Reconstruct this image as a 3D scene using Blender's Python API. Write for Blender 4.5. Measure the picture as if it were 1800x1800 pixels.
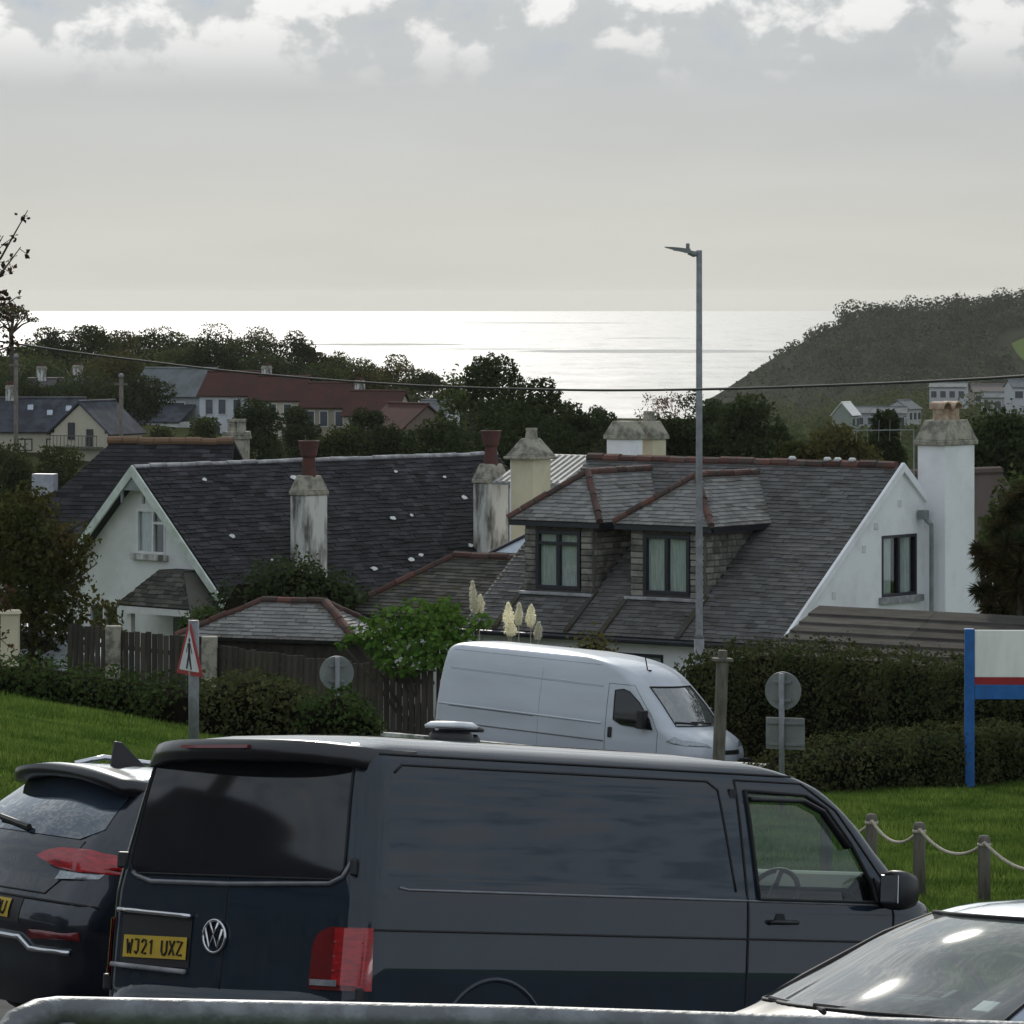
import bpy, bmesh, math, random
import numpy as np
from mathutils import Vector, Matrix

for _o in list(bpy.data.objects):
    bpy.data.objects.remove(_o, do_unlink=True)
S = bpy.context.scene
C = S.collection
R = math.radians

# ------------------------------------------------------------------ camera
F, V0 = 8000.0, 515.0          # focal length in 1800-px pixels, row of the true eye level
SEA = -50.0
cam = bpy.data.cameras.new('camera')
cam.sensor_width = 36.0
cam.lens = 36.0 * F / 1800.0
cam.shift_y = -(900.0 - V0) / 1800.0
cam.clip_start = 0.5
cam.clip_end = 60000
co = bpy.data.objects.new('camera', cam)
C.objects.link(co)
co.location = (0, 0, 0)
co.rotation_euler = (R(90), 0, 0)
S.camera = co

# ------------------------------------------------------------------ sky, sun, exposure
SUN_AZ, SUN_EL = R(-5.0), R(30.0)
SUN_DIR = Vector((math.sin(SUN_AZ) * math.cos(SUN_EL), math.cos(SUN_AZ) * math.cos(SUN_EL), math.sin(SUN_EL)))
S.view_settings.view_transform = 'Standard'
S.view_settings.look = 'None'
S.view_settings.exposure = 0.2
S.view_settings.gamma = 1.0
S.view_settings.use_curve_mapping = False
S.render.engine = 'CYCLES'
S.cycles.max_bounces = 7
S.cycles.diffuse_bounces = 3
S.cycles.glossy_bounces = 3
S.cycles.transmission_bounces = 4
S.cycles.transparent_max_bounces = 12
S.cycles.volume_bounces = 1
S.cycles.use_adaptive_sampling = True
S.cycles.adaptive_threshold = 0.015
S.cycles.use_denoising = True
S.cycles.sample_clamp_indirect = 6.0

world = bpy.data.worlds.new('World')
S.world = world
world.use_nodes = True
wt = world.node_tree
wt.nodes.clear()
def wn(t, **kw):
    n = wt.nodes.new(t)
    for k, v in kw.items():
        setattr(n, k, v)
    return n
def wl(a, b):
    wt.links.new(a, b)
def wmath(op, a, b=None, clamp=False):
    n = wn('ShaderNodeMath', operation=op, use_clamp=clamp)
    for i, q in enumerate((a, b)):
        if q is None: continue
        if isinstance(q, (int, float)): n.inputs[i].default_value = q
        else: wl(q, n.inputs[i])
    return n.outputs[0]
def wmix(fac, a, b):
    n = wn('ShaderNodeMix', data_type='RGBA')
    for i, q in ((0, fac), (6, a), (7, b)):
        if isinstance(q, (int, float)): n.inputs[i].default_value = q
        elif isinstance(q, tuple): n.inputs[i].default_value = (*q, 1)
        else: wl(q, n.inputs[i])
    return n.outputs[2]
def wramp(v, lo, hi):
    n = wn('ShaderNodeMapRange', interpolation_type='SMOOTHSTEP')
    wl(v, n.inputs[0]); n.inputs[1].default_value = lo; n.inputs[2].default_value = hi
    return n.outputs[0]
sky = wn('ShaderNodeTexSky', sky_type='NISHITA')
sky.sun_disc = False
sky.sun_elevation = SUN_EL
sky.sun_rotation = SUN_AZ
sky.air_density = 1.0; sky.dust_density = 3.0; sky.ozone_density = 1.0
tc = wn('ShaderNodeTexCoord')
sep = wn('ShaderNodeSeparateXYZ'); wl(tc.outputs['Generated'], sep.inputs[0])
elev = sep.outputs[2]
# thin even cloud sheet: cream and hazy low down, cool grey higher
low = wramp(elev, -0.004, 0.055)
sunward = wn('ShaderNodeVectorMath', operation='DOT_PRODUCT'); wl(tc.outputs['Generated'], sunward.inputs[0])
sunward.inputs[1].default_value = (math.sin(SUN_AZ), math.cos(SUN_AZ), 0.0)
side = wramp(sunward.outputs[1], -0.2, 0.9)
sheet = wmix(side, (6.1, 6.9, 7.9), wmix(low, (5.35, 5.42, 5.06), (3.78, 4.16, 4.48)))
# broken cumulus with blue-grey gaps above about three and a half degrees
mp = wn('ShaderNodeMapping'); wl(tc.outputs['Generated'], mp.inputs[0])
mp.inputs['Scale'].default_value = (1.0, 1.0, 1.35); mp.inputs['Location'].default_value = (2.1, 0.9, 0.53)
nz = wn('ShaderNodeTexNoise', noise_dimensions='3D'); wl(mp.outputs[0], nz.inputs['Vector'])
nz.inputs['Scale'].default_value = 56.0; nz.inputs['Detail'].default_value = 6.0
nz.inputs['Roughness'].default_value = 0.56; nz.inputs['Distortion'].default_value = 0.12
nb = wn('ShaderNodeTexNoise', noise_dimensions='3D'); wl(mp.outputs[0], nb.inputs['Vector'])
nb.inputs['Scale'].default_value = 7.0; nb.inputs['Detail'].default_value = 3.0
band = wramp(elev, 0.0425, 0.062)
dens = wmath('ADD', nz.outputs[0], wmath('MULTIPLY', wmath('SUBTRACT', nb.outputs[0], 0.5), 0.55))
puff = wmath('MULTIPLY', wramp(dens, 0.485, 0.61), band)
gap = wmath('MULTIPLY', wramp(dens, 0.47, 0.30), band)
c1 = wmix(wmath('MULTIPLY', gap, 0.9), sheet, (3.1, 3.75, 4.55))
c2 = wmix(wmath('MULTIPLY', puff, 0.85), c1, (7.1, 7.25, 7.35))
# faint streaks in the sheet
mp2 = wn('ShaderNodeMapping'); wl(tc.outputs['Generated'], mp2.inputs[0])
mp2.inputs['Scale'].default_value = (1.0, 1.0, 7.0)
ns = wn('ShaderNodeTexNoise', noise_dimensions='3D'); wl(mp2.outputs[0], ns.inputs['Vector'])
ns.inputs['Scale'].default_value = 14.0; ns.inputs['Detail'].default_value = 4.0
st = wmath('ADD', wmath('MULTIPLY', wmath('SUBTRACT', ns.outputs[0], 0.5), 0.16), 1.0)
# sun behind thin cloud: the sheet glows towards it
dotn = wn('ShaderNodeVectorMath', operation='DOT_PRODUCT'); wl(tc.outputs['Generated'], dotn.inputs[0])
dotn.inputs[1].default_value = SUN_DIR
glow = wmath('POWER', wmath('MAXIMUM', dotn.outputs[1], 0.0), 14.0)
gain = wmath('MULTIPLY', st, wmath('ADD', wmath('MULTIPLY', glow, 1.1), 0.88))
vm = wn('ShaderNodeVectorMath', operation='SCALE'); wl(c2, vm.inputs[0]); wl(gain, vm.inputs['Scale'])
final = wmix(0.96, sky.outputs[0], vm.outputs[0])
bg = wn('ShaderNodeBackground'); bg.inputs['Strength'].default_value = 0.1
wl(final, bg.inputs['Color'])
wo = wn('ShaderNodeOutputWorld'); wl(bg.outputs[0], wo.inputs['Surface'])

sl = bpy.data.lights.new('sun', 'SUN')
sl.energy = 2.3
sl.angle = R(3.0)
sl.color = (1.0, 0.95, 0.86)
so = bpy.data.objects.new('sun', sl)
C.objects.link(so)
so.rotation_euler = SUN_DIR.to_track_quat('Z', 'Y').to_euler()
so.location = (0, 30, 60)

# ------------------------------------------------------------------ helpers
def P(u, v, d):
    return Vector(((u - 900.0) / F * d, d, -(v - V0) / F * d))

def tag(o, label=None, cat=None, group=None, kind=None):
    if label: o['label'] = label
    if cat: o['category'] = cat
    if group: o['group'] = group
    if kind: o['kind'] = kind
    return o

def empty(name, loc=(0, 0, 0), rz=0.0, label=None, cat=None, group=None, mat=None):
    o = bpy.data.objects.new(name, None)
    C.objects.link(o)
    o.empty_display_size = 0.3
    if mat is not None: o.matrix_world = mat
    else:
        o.location = loc; o.rotation_euler = (0, 0, rz)
    return tag(o, label, cat, group)

def link(name, me, mats=None, parent=None, smooth=False):
    if mats is not None:
        for m in (mats if isinstance(mats, (list, tuple)) else [mats]):
            me.materials.append(m)
    if smooth:
        me.polygons.foreach_set('use_smooth', [True] * len(me.polygons))
    o = bpy.data.objects.new(name, me)
    C.objects.link(o)
    if parent is not None: o.parent = parent
    return o

def copy_tree(o, parent=None):
    c = o.copy(); C.objects.link(c); c.parent = parent
    for ch in [x for x in bpy.data.objects if x.parent == o]:
        copy_tree(ch, c)
    return c

class MB:
    def __init__(s):
        s.v = []; s.f = []; s.m = []
    def add(s, vs, fs, mi=0):
        b = len(s.v)
        s.v.extend([tuple(q) for q in vs])
        for f in fs:
            s.f.append([b + i for i in f]); s.m.append(mi)
        return s
    def box(s, c, d, rot=None, mi=0, taper=1.0):
        hx, hy, hz = d[0] / 2, d[1] / 2, d[2] / 2
        vs = []
        for z, t in ((-hz, 1.0), (hz, taper)):
            for x, y in ((-hx, -hy), (hx, -hy), (hx, hy), (-hx, hy)):
                q = Vector((x * t, y * t, z))
                if rot is not None: q = rot @ q
                vs.append(q + Vector(c))
        return s.add(vs, [(3, 2, 1, 0), (4, 5, 6, 7), (0, 1, 5, 4), (1, 2, 6, 5), (2, 3, 7, 6), (3, 0, 4, 7)], mi)
    def prism(s, pts, ext, mi=0):
        n = len(pts); e = Vector(ext)
        a = [Vector(q) for q in pts]; b = [q + e for q in a]
        fs = [tuple(range(n))[::-1], tuple(range(n, 2 * n))]
        fs += [(i, (i + 1) % n, n + (i + 1) % n, n + i) for i in range(n)]
        return s.add(a + b, fs, mi)
    def poly(s, pts, mi=0):
        return s.add(pts, [tuple(range(len(pts)))], mi)
    def tube(s, pts, r, n=8, mi=0, closed=False, squash=1.0):
        pts = [Vector(q) for q in pts]; m = len(pts)
        rs = r if isinstance(r, (list, tuple)) else [r] * m
        vs = []; prev = None
        for i, q in enumerate(pts):
            if closed: d = pts[(i + 1) % m] - pts[i - 1]
            else: d = pts[min(i + 1, m - 1)] - pts[max(i - 1, 0)]
            d.normalize()
            if prev is None:
                up = Vector((0, 0, 1)) if abs(d.z) < 0.9 else Vector((1, 0, 0))
                a = d.cross(up).normalized()
            else:
                a = (prev - d * prev.dot(d)).normalized()
            prev = a; b = d.cross(a)
            for k in range(n):
                t = 2 * math.pi * k / n
                vs.append(q + a * (math.cos(t) * rs[i]) + b * (math.sin(t) * rs[i] * squash))
        fs = []
        for i in range(m if closed else m - 1):
            j = (i + 1) % m
            for k in range(n):
                l = (k + 1) % n
                fs.append((i * n + k, i * n + l, j * n + l, j * n + k))
        if not closed:
            fs.append(tuple(range(n))); fs.append(tuple(range((m - 1) * n, m * n))[::-1])
        return s.add(vs, fs, mi)
    def lathe(s, prof, c=(0, 0, 0), n=16, mi=0, axis='z', cap=True):
        vs = []
        for r, z in prof:
            for k in range(n):
                t = 2 * math.pi * k / n
                p3 = (r * math.cos(t), r * math.sin(t), z)
                if axis == 'y': p3 = (p3[0], p3[2], p3[1])
                if axis == 'x': p3 = (p3[2], p3[0], p3[1])
                vs.append(Vector(p3) + Vector(c))
        fs = []
        for i in range(len(prof) - 1):
            for k in range(n):
                l = (k + 1) % n
                fs.append((i * n + k, i * n + l, (i + 1) * n + l, (i + 1) * n + k))
        if cap:
            fs.append(tuple(range(n))[::-1]); fs.append(tuple(range((len(prof) - 1) * n, len(prof) * n)))
        return s.add(vs, fs, mi)
    def mesh(s, name):
        me = bpy.data.meshes.new(name)
        me.from_pydata([tuple(q) for q in s.v], [], s.f)
        return me
    def build(s, name, mats, parent=None, smooth=False, bevel=0.0, seg=2, fix=True):
        me = s.mesh(name)
        if fix:
            bm = bmesh.new(); bm.from_mesh(me)
            bmesh.ops.recalc_face_normals(bm, faces=bm.faces)
            bm.to_mesh(me); bm.free()
        o = link(name, me, mats, parent, smooth)
        if len(me.materials) > 1:
            me.polygons.foreach_set('material_index', s.m)
        if bevel > 0:
            b = o.modifiers.new('bevel', 'BEVEL'); b.width = bevel; b.segments = seg
            b.limit_method = 'ANGLE'; b.angle_limit = R(35)
        return o

# ------------------------------------------------------------------ materials
def nodes_of(name):
    m = bpy.data.materials.new(name); m.use_nodes = True
    nt = m.node_tree; nt.nodes.clear()
    def nn(t, **kw):
        n = nt.nodes.new(t)
        for k, v in kw.items(): setattr(n, k, v)
        return n
    def ll(a, b): nt.links.new(a, b)
    return m, nt, nn, ll

def mat(name, col, rough=0.6, metal=0.0, var=0.12, scale=6.0, col2=None, mixlo=0.42, mixhi=0.62,
        stretch=(1, 1, 1), bump=0.0, bscale=40.0, coat=0.0, spec=0.5, rnd=0.0, detail=5.0):
    m, nt, nn, ll = nodes_of(name)
    t = nn('ShaderNodeTexCoord')
    mp = nn('ShaderNodeMapping'); ll(t.outputs['Object'], mp.inputs[0]); mp.inputs['Scale'].default_value = stretch
    nz = nn('ShaderNodeTexNoise'); ll(mp.outputs[0], nz.inputs['Vector'])
    nz.inputs['Scale'].default_value = scale; nz.inputs['Detail'].default_value = detail; nz.inputs['Roughness'].default_value = 0.6
    mr = nn('ShaderNodeMapRange'); ll(nz.outputs[0], mr.inputs[0]); mr.inputs[1].default_value = mixlo; mr.inputs[2].default_value = mixhi
    mx = nn('ShaderNodeMix', data_type='RGBA'); ll(mr.outputs[0], mx.inputs[0])
    a = col if col2 is not None else tuple(c * (1 - var) for c in col)
    b = col2 if col2 is not None else tuple(min(1, c * (1 + var)) for c in col)
    mx.inputs[6].default_value = (*a, 1); mx.inputs[7].default_value = (*b, 1)
    out = mx.outputs[2]
    if rnd > 0:
        oi = nn('ShaderNodeObjectInfo'); ge = nn('ShaderNodeNewGeometry')
        ad = nn('ShaderNodeMath', operation='ADD'); ll(oi.outputs['Random'], ad.inputs[0]); ll(ge.outputs['Random Per Island'], ad.inputs[1])
        fr = nn('ShaderNodeMath', operation='FRACT'); ll(ad.outputs[0], fr.inputs[0])
        r2 = nn('ShaderNodeMapRange'); ll(fr.outputs[0], r2.inputs[0]); r2.inputs[3].default_value = 1 - rnd; r2.inputs[4].default_value = 1 + rnd
        sc = nn('ShaderNodeVectorMath', operation='SCALE'); ll(out, sc.inputs[0]); ll(r2.outputs[0], sc.inputs['Scale'])
        out = sc.outputs[0]
    p = nn('ShaderNodeBsdfPrincipled'); ll(out, p.inputs['Base Color'])
    p.inputs['Roughness'].default_value = rough; p.inputs['Metallic'].default_value = metal
    p.inputs['Specular IOR Level'].default_value = spec
    if coat > 0:
        p.inputs['Coat Weight'].default_value = coat; p.inputs['Coat Tint'].default_value = (0.86, 0.94, 1.0, 1); p.inputs['Coat Roughness'].default_value = 0.008
    if bump > 0:
        n2 = nn('ShaderNodeTexNoise'); ll(mp.outputs[0], n2.inputs['Vector']); n2.inputs['Scale'].default_value = bscale; n2.inputs['Detail'].default_value = 4
        bp = nn('ShaderNodeBump'); ll(n2.outputs[0], bp.inputs['Height']); bp.inputs['Strength'].default_value = bump; bp.inputs['Distance'].default_value = 0.02
        ll(bp.outputs[0], p.inputs['Normal'])
    o = nn('ShaderNodeOutputMaterial')
    if spec <= 0.05:                       # soil, turf and far ground: no sheen at all
        df = nn('ShaderNodeBsdfDiffuse'); ll(out, df.inputs['Color']); ll(df.outputs[0], o.inputs['Surface'])
        if bump > 0: ll(bp.outputs[0], df.inputs['Normal'])
    else: ll(p.outputs[0], o.inputs['Surface'])
    return m

def leafmat(name, ca, cb, trans=0.25, scale=0.6, rnd=0.35, rough=0.6):
    m, nt, nn, ll = nodes_of(name)
    t = nn('ShaderNodeTexCoord'); nz = nn('ShaderNodeTexNoise'); ll(t.outputs['Object'], nz.inputs['Vector'])
    nz.inputs['Scale'].default_value = scale; nz.inputs['Detail'].default_value = 3
    oi = nn('ShaderNodeObjectInfo'); ge = nn('ShaderNodeNewGeometry')
    mr = nn('ShaderNodeMapRange'); ll(nz.outputs[0], mr.inputs[0]); mr.inputs[1].default_value = 0.35; mr.inputs[2].default_value = 0.65
    mx = nn('ShaderNodeMix', data_type='RGBA'); ll(mr.outputs[0], mx.inputs[0])
    mx.inputs[6].default_value = (*ca, 1); mx.inputs[7].default_value = (*cb, 1)
    r2 = nn('ShaderNodeMapRange'); ll(ge.outputs['Random Per Island'], r2.inputs[0]); r2.inputs[3].default_value = 1 - rnd; r2.inputs[4].default_value = 1 + rnd
    r3 = nn('ShaderNodeMapRange'); ll(oi.outputs['Random'], r3.inputs[0]); r3.inputs[3].default_value = 0.8; r3.inputs[4].default_value = 1.25
    mu = nn('ShaderNodeMath', operation='MULTIPLY'); ll(r2.outputs[0], mu.inputs[0]); ll(r3.outputs[0], mu.inputs[1])
    sc = nn('ShaderNodeVectorMath', operation='SCALE'); ll(mx.outputs[2], sc.inputs[0]); ll(mu.outputs[0], sc.inputs['Scale'])
    p = nn('ShaderNodeBsdfDiffuse'); ll(sc.outputs[0], p.inputs['Color'])
    tr = nn('ShaderNodeBsdfTranslucent'); ll(sc.outputs[0], tr.inputs['Color'])
    ms = nn('ShaderNodeMixShader'); ms.inputs[0].default_value = trans; ll(p.outputs[0], ms.inputs[1]); ll(tr.outputs[0], ms.inputs[2])
    o = nn('ShaderNodeOutputMaterial'); ll(ms.outputs[0], o.inputs['Surface'])
    return m

def glassmat(name, tint, ior=1.5, rough=0.02, gloss=1.0, sky_veil=0.0):
    m, nt, nn, ll = nodes_of(name)
    ge = nn('ShaderNodeNewGeometry'); dt = nn('ShaderNodeVectorMath', operation='DOT_PRODUCT'); ll(ge.outputs['Normal'], dt.inputs[0]); ll(ge.outputs['Incoming'], dt.inputs[1])
    ab = nn('ShaderNodeMath', operation='ABSOLUTE'); ll(dt.outputs['Value'], ab.inputs[0])
    om = nn('ShaderNodeMath', operation='SUBTRACT'); om.inputs[0].default_value = 1.0; ll(ab.outputs[0], om.inputs[1])
    pw = nn('ShaderNodeMath', operation='POWER'); ll(om.outputs[0], pw.inputs[0]); pw.inputs[1].default_value = 5.0
    f0 = ((ior - 1) / (ior + 1)) ** 2 * 2
    ma = nn('ShaderNodeMath', operation='MULTIPLY_ADD'); ll(pw.outputs[0], ma.inputs[0]); ma.inputs[1].default_value = 1 - f0; ma.inputs[2].default_value = f0
    mu = nn('ShaderNodeMath', operation='MULTIPLY', use_clamp=True); ll(ma.outputs[0], mu.inputs[0]); mu.inputs[1].default_value = gloss
    tr = nn('ShaderNodeBsdfTransparent'); tr.inputs[0].default_value = (*tint, 1)
    gl = nn('ShaderNodeBsdfGlossy'); gl.inputs['Roughness'].default_value = rough
    ms = nn('ShaderNodeMixShader'); ll(mu.outputs[0], ms.inputs[0]); ll(tr.outputs[0], ms.inputs[1]); ll(gl.outputs[0], ms.inputs[2])
    o = nn('ShaderNodeOutputMaterial')
    if sky_veil > 0:                           # pale diffuse film painting an even sky reflection into the pane
        df = nn('ShaderNodeBsdfDiffuse'); df.inputs[0].default_value = (0.55, 0.60, 0.58, 1)
        m2 = nn('ShaderNodeMixShader'); m2.inputs[0].default_value = sky_veil; ll(ms.outputs[0], m2.inputs[1]); ll(df.outputs[0], m2.inputs[2]); ll(m2.outputs[0], o.inputs['Surface'])
    else: ll(ms.outputs[0], o.inputs['Surface'])
    return m

MT = {}
MT['slate_dark'] = mat('slate_dark', (0.028, 0.028, 0.031), 0.7, var=0.35, scale=1.3, rnd=0.5, bump=0.3, bscale=25, spec=0.2)
MT['slate_grey'] = mat('slate_grey', (0.106, 0.104, 0.101), 0.75, col2=(0.070, 0.068, 0.062), scale=1.6, rnd=0.26, bump=0.3, bscale=25, spec=0.3)
MT['slate_moss'] = mat('slate_moss', (0.085, 0.082, 0.075), 0.9, col2=(0.065, 0.058, 0.034), scale=0.9, rnd=0.4, bump=0.4, bscale=20, spec=0.04)
MT['slate_pale'] = mat('slate_pale', (0.19, 0.19, 0.18), 0.65, col2=(0.11, 0.10, 0.085), scale=2.2, rnd=0.25, bump=0.3, bscale=25, spec=0.3)
MT['deck'] = mat('roof_felt', (0.03, 0.03, 0.03), 0.9)
MT['ridge_red'] = mat('ridge_clay', (0.10, 0.042, 0.032), 0.9, col2=(0.055, 0.045, 0.038), scale=5, rnd=0.35, bump=0.4)
MT['ridge_grey'] = mat('ridge_mortar', (0.30, 0.30, 0.31), 0.7, var=0.3, scale=3, bump=0.3)
MT['render_white'] = mat('white_render', (0.80, 0.81, 0.83), 0.85, col2=(0.66, 0.66, 0.66), scale=1.4, mixlo=0.45, mixhi=0.75, bump=0.35, bscale=35)
MT['render_grey'] = mat('weathered_render', (0.64, 0.65, 0.63), 0.9, col2=(0.54, 0.55, 0.52), scale=1.2, bump=0.3, bscale=35)
MT['render_dirty'] = mat('streaked_render', (0.58, 0.58, 0.54), 0.9, col2=(0.10, 0.095, 0.08), scale=3.2, stretch=(1, 1, 0.25), mixlo=0.44, mixhi=0.62, bump=0.35, bscale=30)
MT['render_cream'] = mat('cream_render', (0.60, 0.54, 0.38), 0.88, col2=(0.50, 0.45, 0.32), scale=1.5, bump=0.2)
MT['cap_stone'] = mat('cap_stone', (0.34, 0.32, 0.25), 0.92, col2=(0.14, 0.135, 0.11), scale=5, bump=0.7, bscale=18)
MT['stone'] = mat('rubble_stone', (0.20, 0.19, 0.16), 0.92, col2=(0.09, 0.085, 0.075), scale=4, rnd=0.35, bump=0.8, bscale=14)
MT['mortar'] = mat('mortar', (0.12, 0.115, 0.10), 0.95)
MT['pot_red'] = mat('clay_pot', (0.095, 0.034, 0.028), 0.9, col2=(0.06, 0.034, 0.028), scale=5, bump=0.3)
MT['pot_buff'] = mat('buff_pot', (0.42, 0.32, 0.22), 0.8, col2=(0.25, 0.16, 0.11), scale=5)
MT['frame_dark'] = mat('dark_window_frame', (0.012, 0.013, 0.02), 0.35, var=0.1)
MT['frame_white'] = mat('white_window_frame', (0.62, 0.62, 0.60), 0.45, var=0.06)
MT['barge'] = mat('barge_board_paint', (0.52, 0.58, 0.52), 0.6, col2=(0.40, 0.44, 0.38), scale=3)
MT['pane'] = glassmat('window_pane', (0.80, 0.84, 0.84), 1.5, 0.02, 1.0)
MT['room'] = mat('room_dark', (0.018, 0.018, 0.02), 0.9)
MT['curtain'] = mat('curtain_cloth', (0.82, 0.81, 0.77), 0.9, var=0.15, scale=9, stretch=(6, 6, 0.4))
MT['wood_dark'] = mat('fence_wood', (0.060, 0.050, 0.036), 0.9, col2=(0.028, 0.025, 0.02), scale=3, stretch=(4, 4, 0.6), rnd=0.35, bump=0.5)
MT['wood_grey'] = mat('weathered_wood', (0.16, 0.145, 0.12), 0.85, col2=(0.09, 0.08, 0.065), scale=5, stretch=(3, 3, 0.5), bump=0.5)
MT['galv'] = mat('galvanised_steel', (0.20, 0.21, 0.215), 0.6, metal=0.2, var=0.15, scale=8)
MT['galv_dull'] = mat('grey_sign_back', (0.20, 0.215, 0.21), 0.6, metal=0.25, var=0.12, scale=4)
MT['black'] = mat('black_plastic', (0.012, 0.012, 0.014), 0.45, var=0.1)
MT['rubber'] = mat('rubber', (0.008, 0.008, 0.009), 0.7, var=0.1)
MT['tyre'] = mat('tyre', (0.015, 0.015, 0.015), 0.85, bump=0.2)
MT['alloy'] = mat('wheel_alloy', (0.4, 0.41, 0.42), 0.35, metal=0.8)
MT['chrome'] = mat('chrome', (0.65, 0.66, 0.68), 0.12, metal=1.0, var=0.03)
MT['bark'] = mat('bark', (0.055, 0.045, 0.034), 0.95, var=0.35, scale=6, bump=0.8, bscale=12)
MT['lawn'] = mat('lawn_soil', (0.060, 0.095, 0.026), 1.0, col2=(0.075, 0.110, 0.030), scale=0.7, bump=0.4, bscale=10, spec=0.03)
MT['tarmac'] = mat('tarmac', (0.05, 0.05, 0.052), 0.95, spec=0.2, var=0.2, scale=3, bump=0.4, bscale=90)
MT['field'] = mat('far_land', (0.040, 0.048, 0.020), 1.0, col2=(0.026, 0.030, 0.016), scale=0.05, spec=0.03)
MT['sign_white'] = mat('sign_white', (0.62, 0.62, 0.64), 0.5, var=0.04)
MT['sign_red'] = mat('sign_red', (0.30, 0.012, 0.018), 0.5, var=0.08)
MT['sign_blue'] = mat('blue_paint', (0.012, 0.115, 0.36), 0.5, var=0.12)
MT['panel_pale'] = mat('notice_panel', (0.86, 0.87, 0.80), 0.6, col2=(0.74, 0.75, 0.68), scale=2, stretch=(1.5, 1.5, 0.3))
MT['rope'] = mat('rope', (0.42, 0.38, 0.30), 0.9, var=0.25, scale=60)
MT['plate_yellow'] = mat('yellow_plate', (0.50, 0.34, 0.03), 0.5, var=0.06)

# ------------------------------------------------------------------ terrain
GY = [-80, 3, 9, 22.87, 30, 45, 60, 72, 82, 92, 105, 150, 220, 300, 420, 600, 1000, 1500, 1850, 2300, 3000]
GZ = [-1.65, -1.7, -2.44, -4.19, -5.09, -6.02, -7.0, -7.75, -8.5, -9.0, -9.6, -12.3, -15.2, -17, -19, -24, -33, -43, -51, -56, -60]
def sstep(a, b, x):
    t = np.clip((x - a) / (b - a), 0, 1)
    return t * t * (3 - 2 * t)
def ground_np(x, y):
    x = np.asarray(x, float); y = np.asarray(y, float)
    z = np.interp(y, GY, GZ)
    near = 1 - sstep(30, 42, y)
    z = z + near * (-0.032 * np.clip(x, -12, 12) - 0.11 * np.clip(x - 1.5, 0, 12))
    w = sstep(34, 58, y) * (1 - sstep(77, 86, y))
    q = np.where(x < -10, 18 * 18 + 36 * (-10 - x), np.clip(8 - x, 0, 18) ** 2)
    z = z + w * 0.0052 * np.clip(q, 0, 500)
    z = z + 9.5 * np.exp(-((x + 50) / 48) ** 2 - ((y - 500) / 165) ** 2)
    z = z + 9.0 * sstep(55, 130, x) * sstep(550, 850, y) * (1 - sstep(1200, 1700, y))
    far = sstep(110, 250, y)
    z = z + far * 0.6 * np.sin(x * 0.07 + 1.3) * np.cos(y * 0.043)
    return np.where(y > 1200, np.minimum(z, -34), z)
def gz(x, y):
    return float(ground_np(x, y))

def grid_obj(name, ys, hw, nx, dz, m, kind='structure', xc=lambda y: 0.0, fn=ground_np):
    ys = np.asarray(ys, float)
    t = np.linspace(-1, 1, nx)
    t = np.sign(t) * np.abs(t) ** 1.4
    Y = np.repeat(ys, nx)
    X = np.concatenate([t * hw(y) + xc(y) for y in ys])
    Z = fn(X, Y) + dz
    vs = np.stack([X, Y, Z], 1)
    n = len(ys)
    fs = [(i * nx + k, i * nx + k + 1, (i + 1) * nx + k + 1, (i + 1) * nx + k) for i in range(n - 1) for k in range(nx - 1)]
    me = bpy.data.meshes.new(name)
    me.from_pydata(vs.tolist(), [], fs)
    o = link(name, me, m, None, True)
    o['kind'] = kind
    return o

ys = np.concatenate([np.linspace(-60, 8, 10), np.linspace(10, 112, 86)])
grid_obj('ground', ys, lambda y: 26 + 0.42 * max(y, 0), 121, 0.0, MT['lawn'])
# the far country beyond the near lawns, laid just over the ground
grid_obj('hillside', np.geomspace(111.5, 2350, 100), lambda y: 20 + 0.40 * y, 121, -0.02, MT['field'])
grid_obj('car_park', np.linspace(10.5, 33, 30), lambda y: 33.0, 61, 0.05, MT['tarmac'])
def road_sheet():
    d = Vector((0.812, -0.584, 0)); n = Vector((0.584, 0.812, 0)); c = Vector((1.3, 80.0, 0))
    vs = []; fs = []; k = 60
    for i in range(k):
        t = -45 + 75 * i / (k - 1)
        for w in (-3.1, -1.0, 1.0, 3.1):
            q = c + d * t + n * w
            vs.append((q.x, q.y, gz(q.x, q.y) + 0.03))
    for i in range(k - 1):
        for j in range(3):
            a = i * 4 + j
            fs.append((a, a + 1, a + 5, a + 4))
    me = bpy.data.meshes.new('road'); me.from_pydata(vs, [], fs)
    o = link('road', me, MT['tarmac'], None, True); o['kind'] = 'structure'
    for w in (-3.2, 3.2):
        mb = MB()
        for i in range(k - 1):
            t0 = -45 + 75 * i / (k - 1); t1 = -45 + 75 * (i + 1) / (k - 1)
            a = c + d * t0 + n * w; b = c + d * t1 + n * w
            mb.prism([(a.x, a.y, gz(a.x, a.y) - .1), (a.x + n.x * .12, a.y + n.y * .12, gz(a.x, a.y) - .1),
                      (a.x + n.x * .12, a.y + n.y * .12, gz(a.x, a.y) + .15), (a.x, a.y, gz(a.x, a.y) + .15)], (b.x - a.x, b.y - a.y, gz(b.x, b.y) - gz(a.x, a.y)))
        kb = mb.build('kerb', MT['render_dirty']); kb['kind'] = 'structure'
road_sheet()

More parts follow.
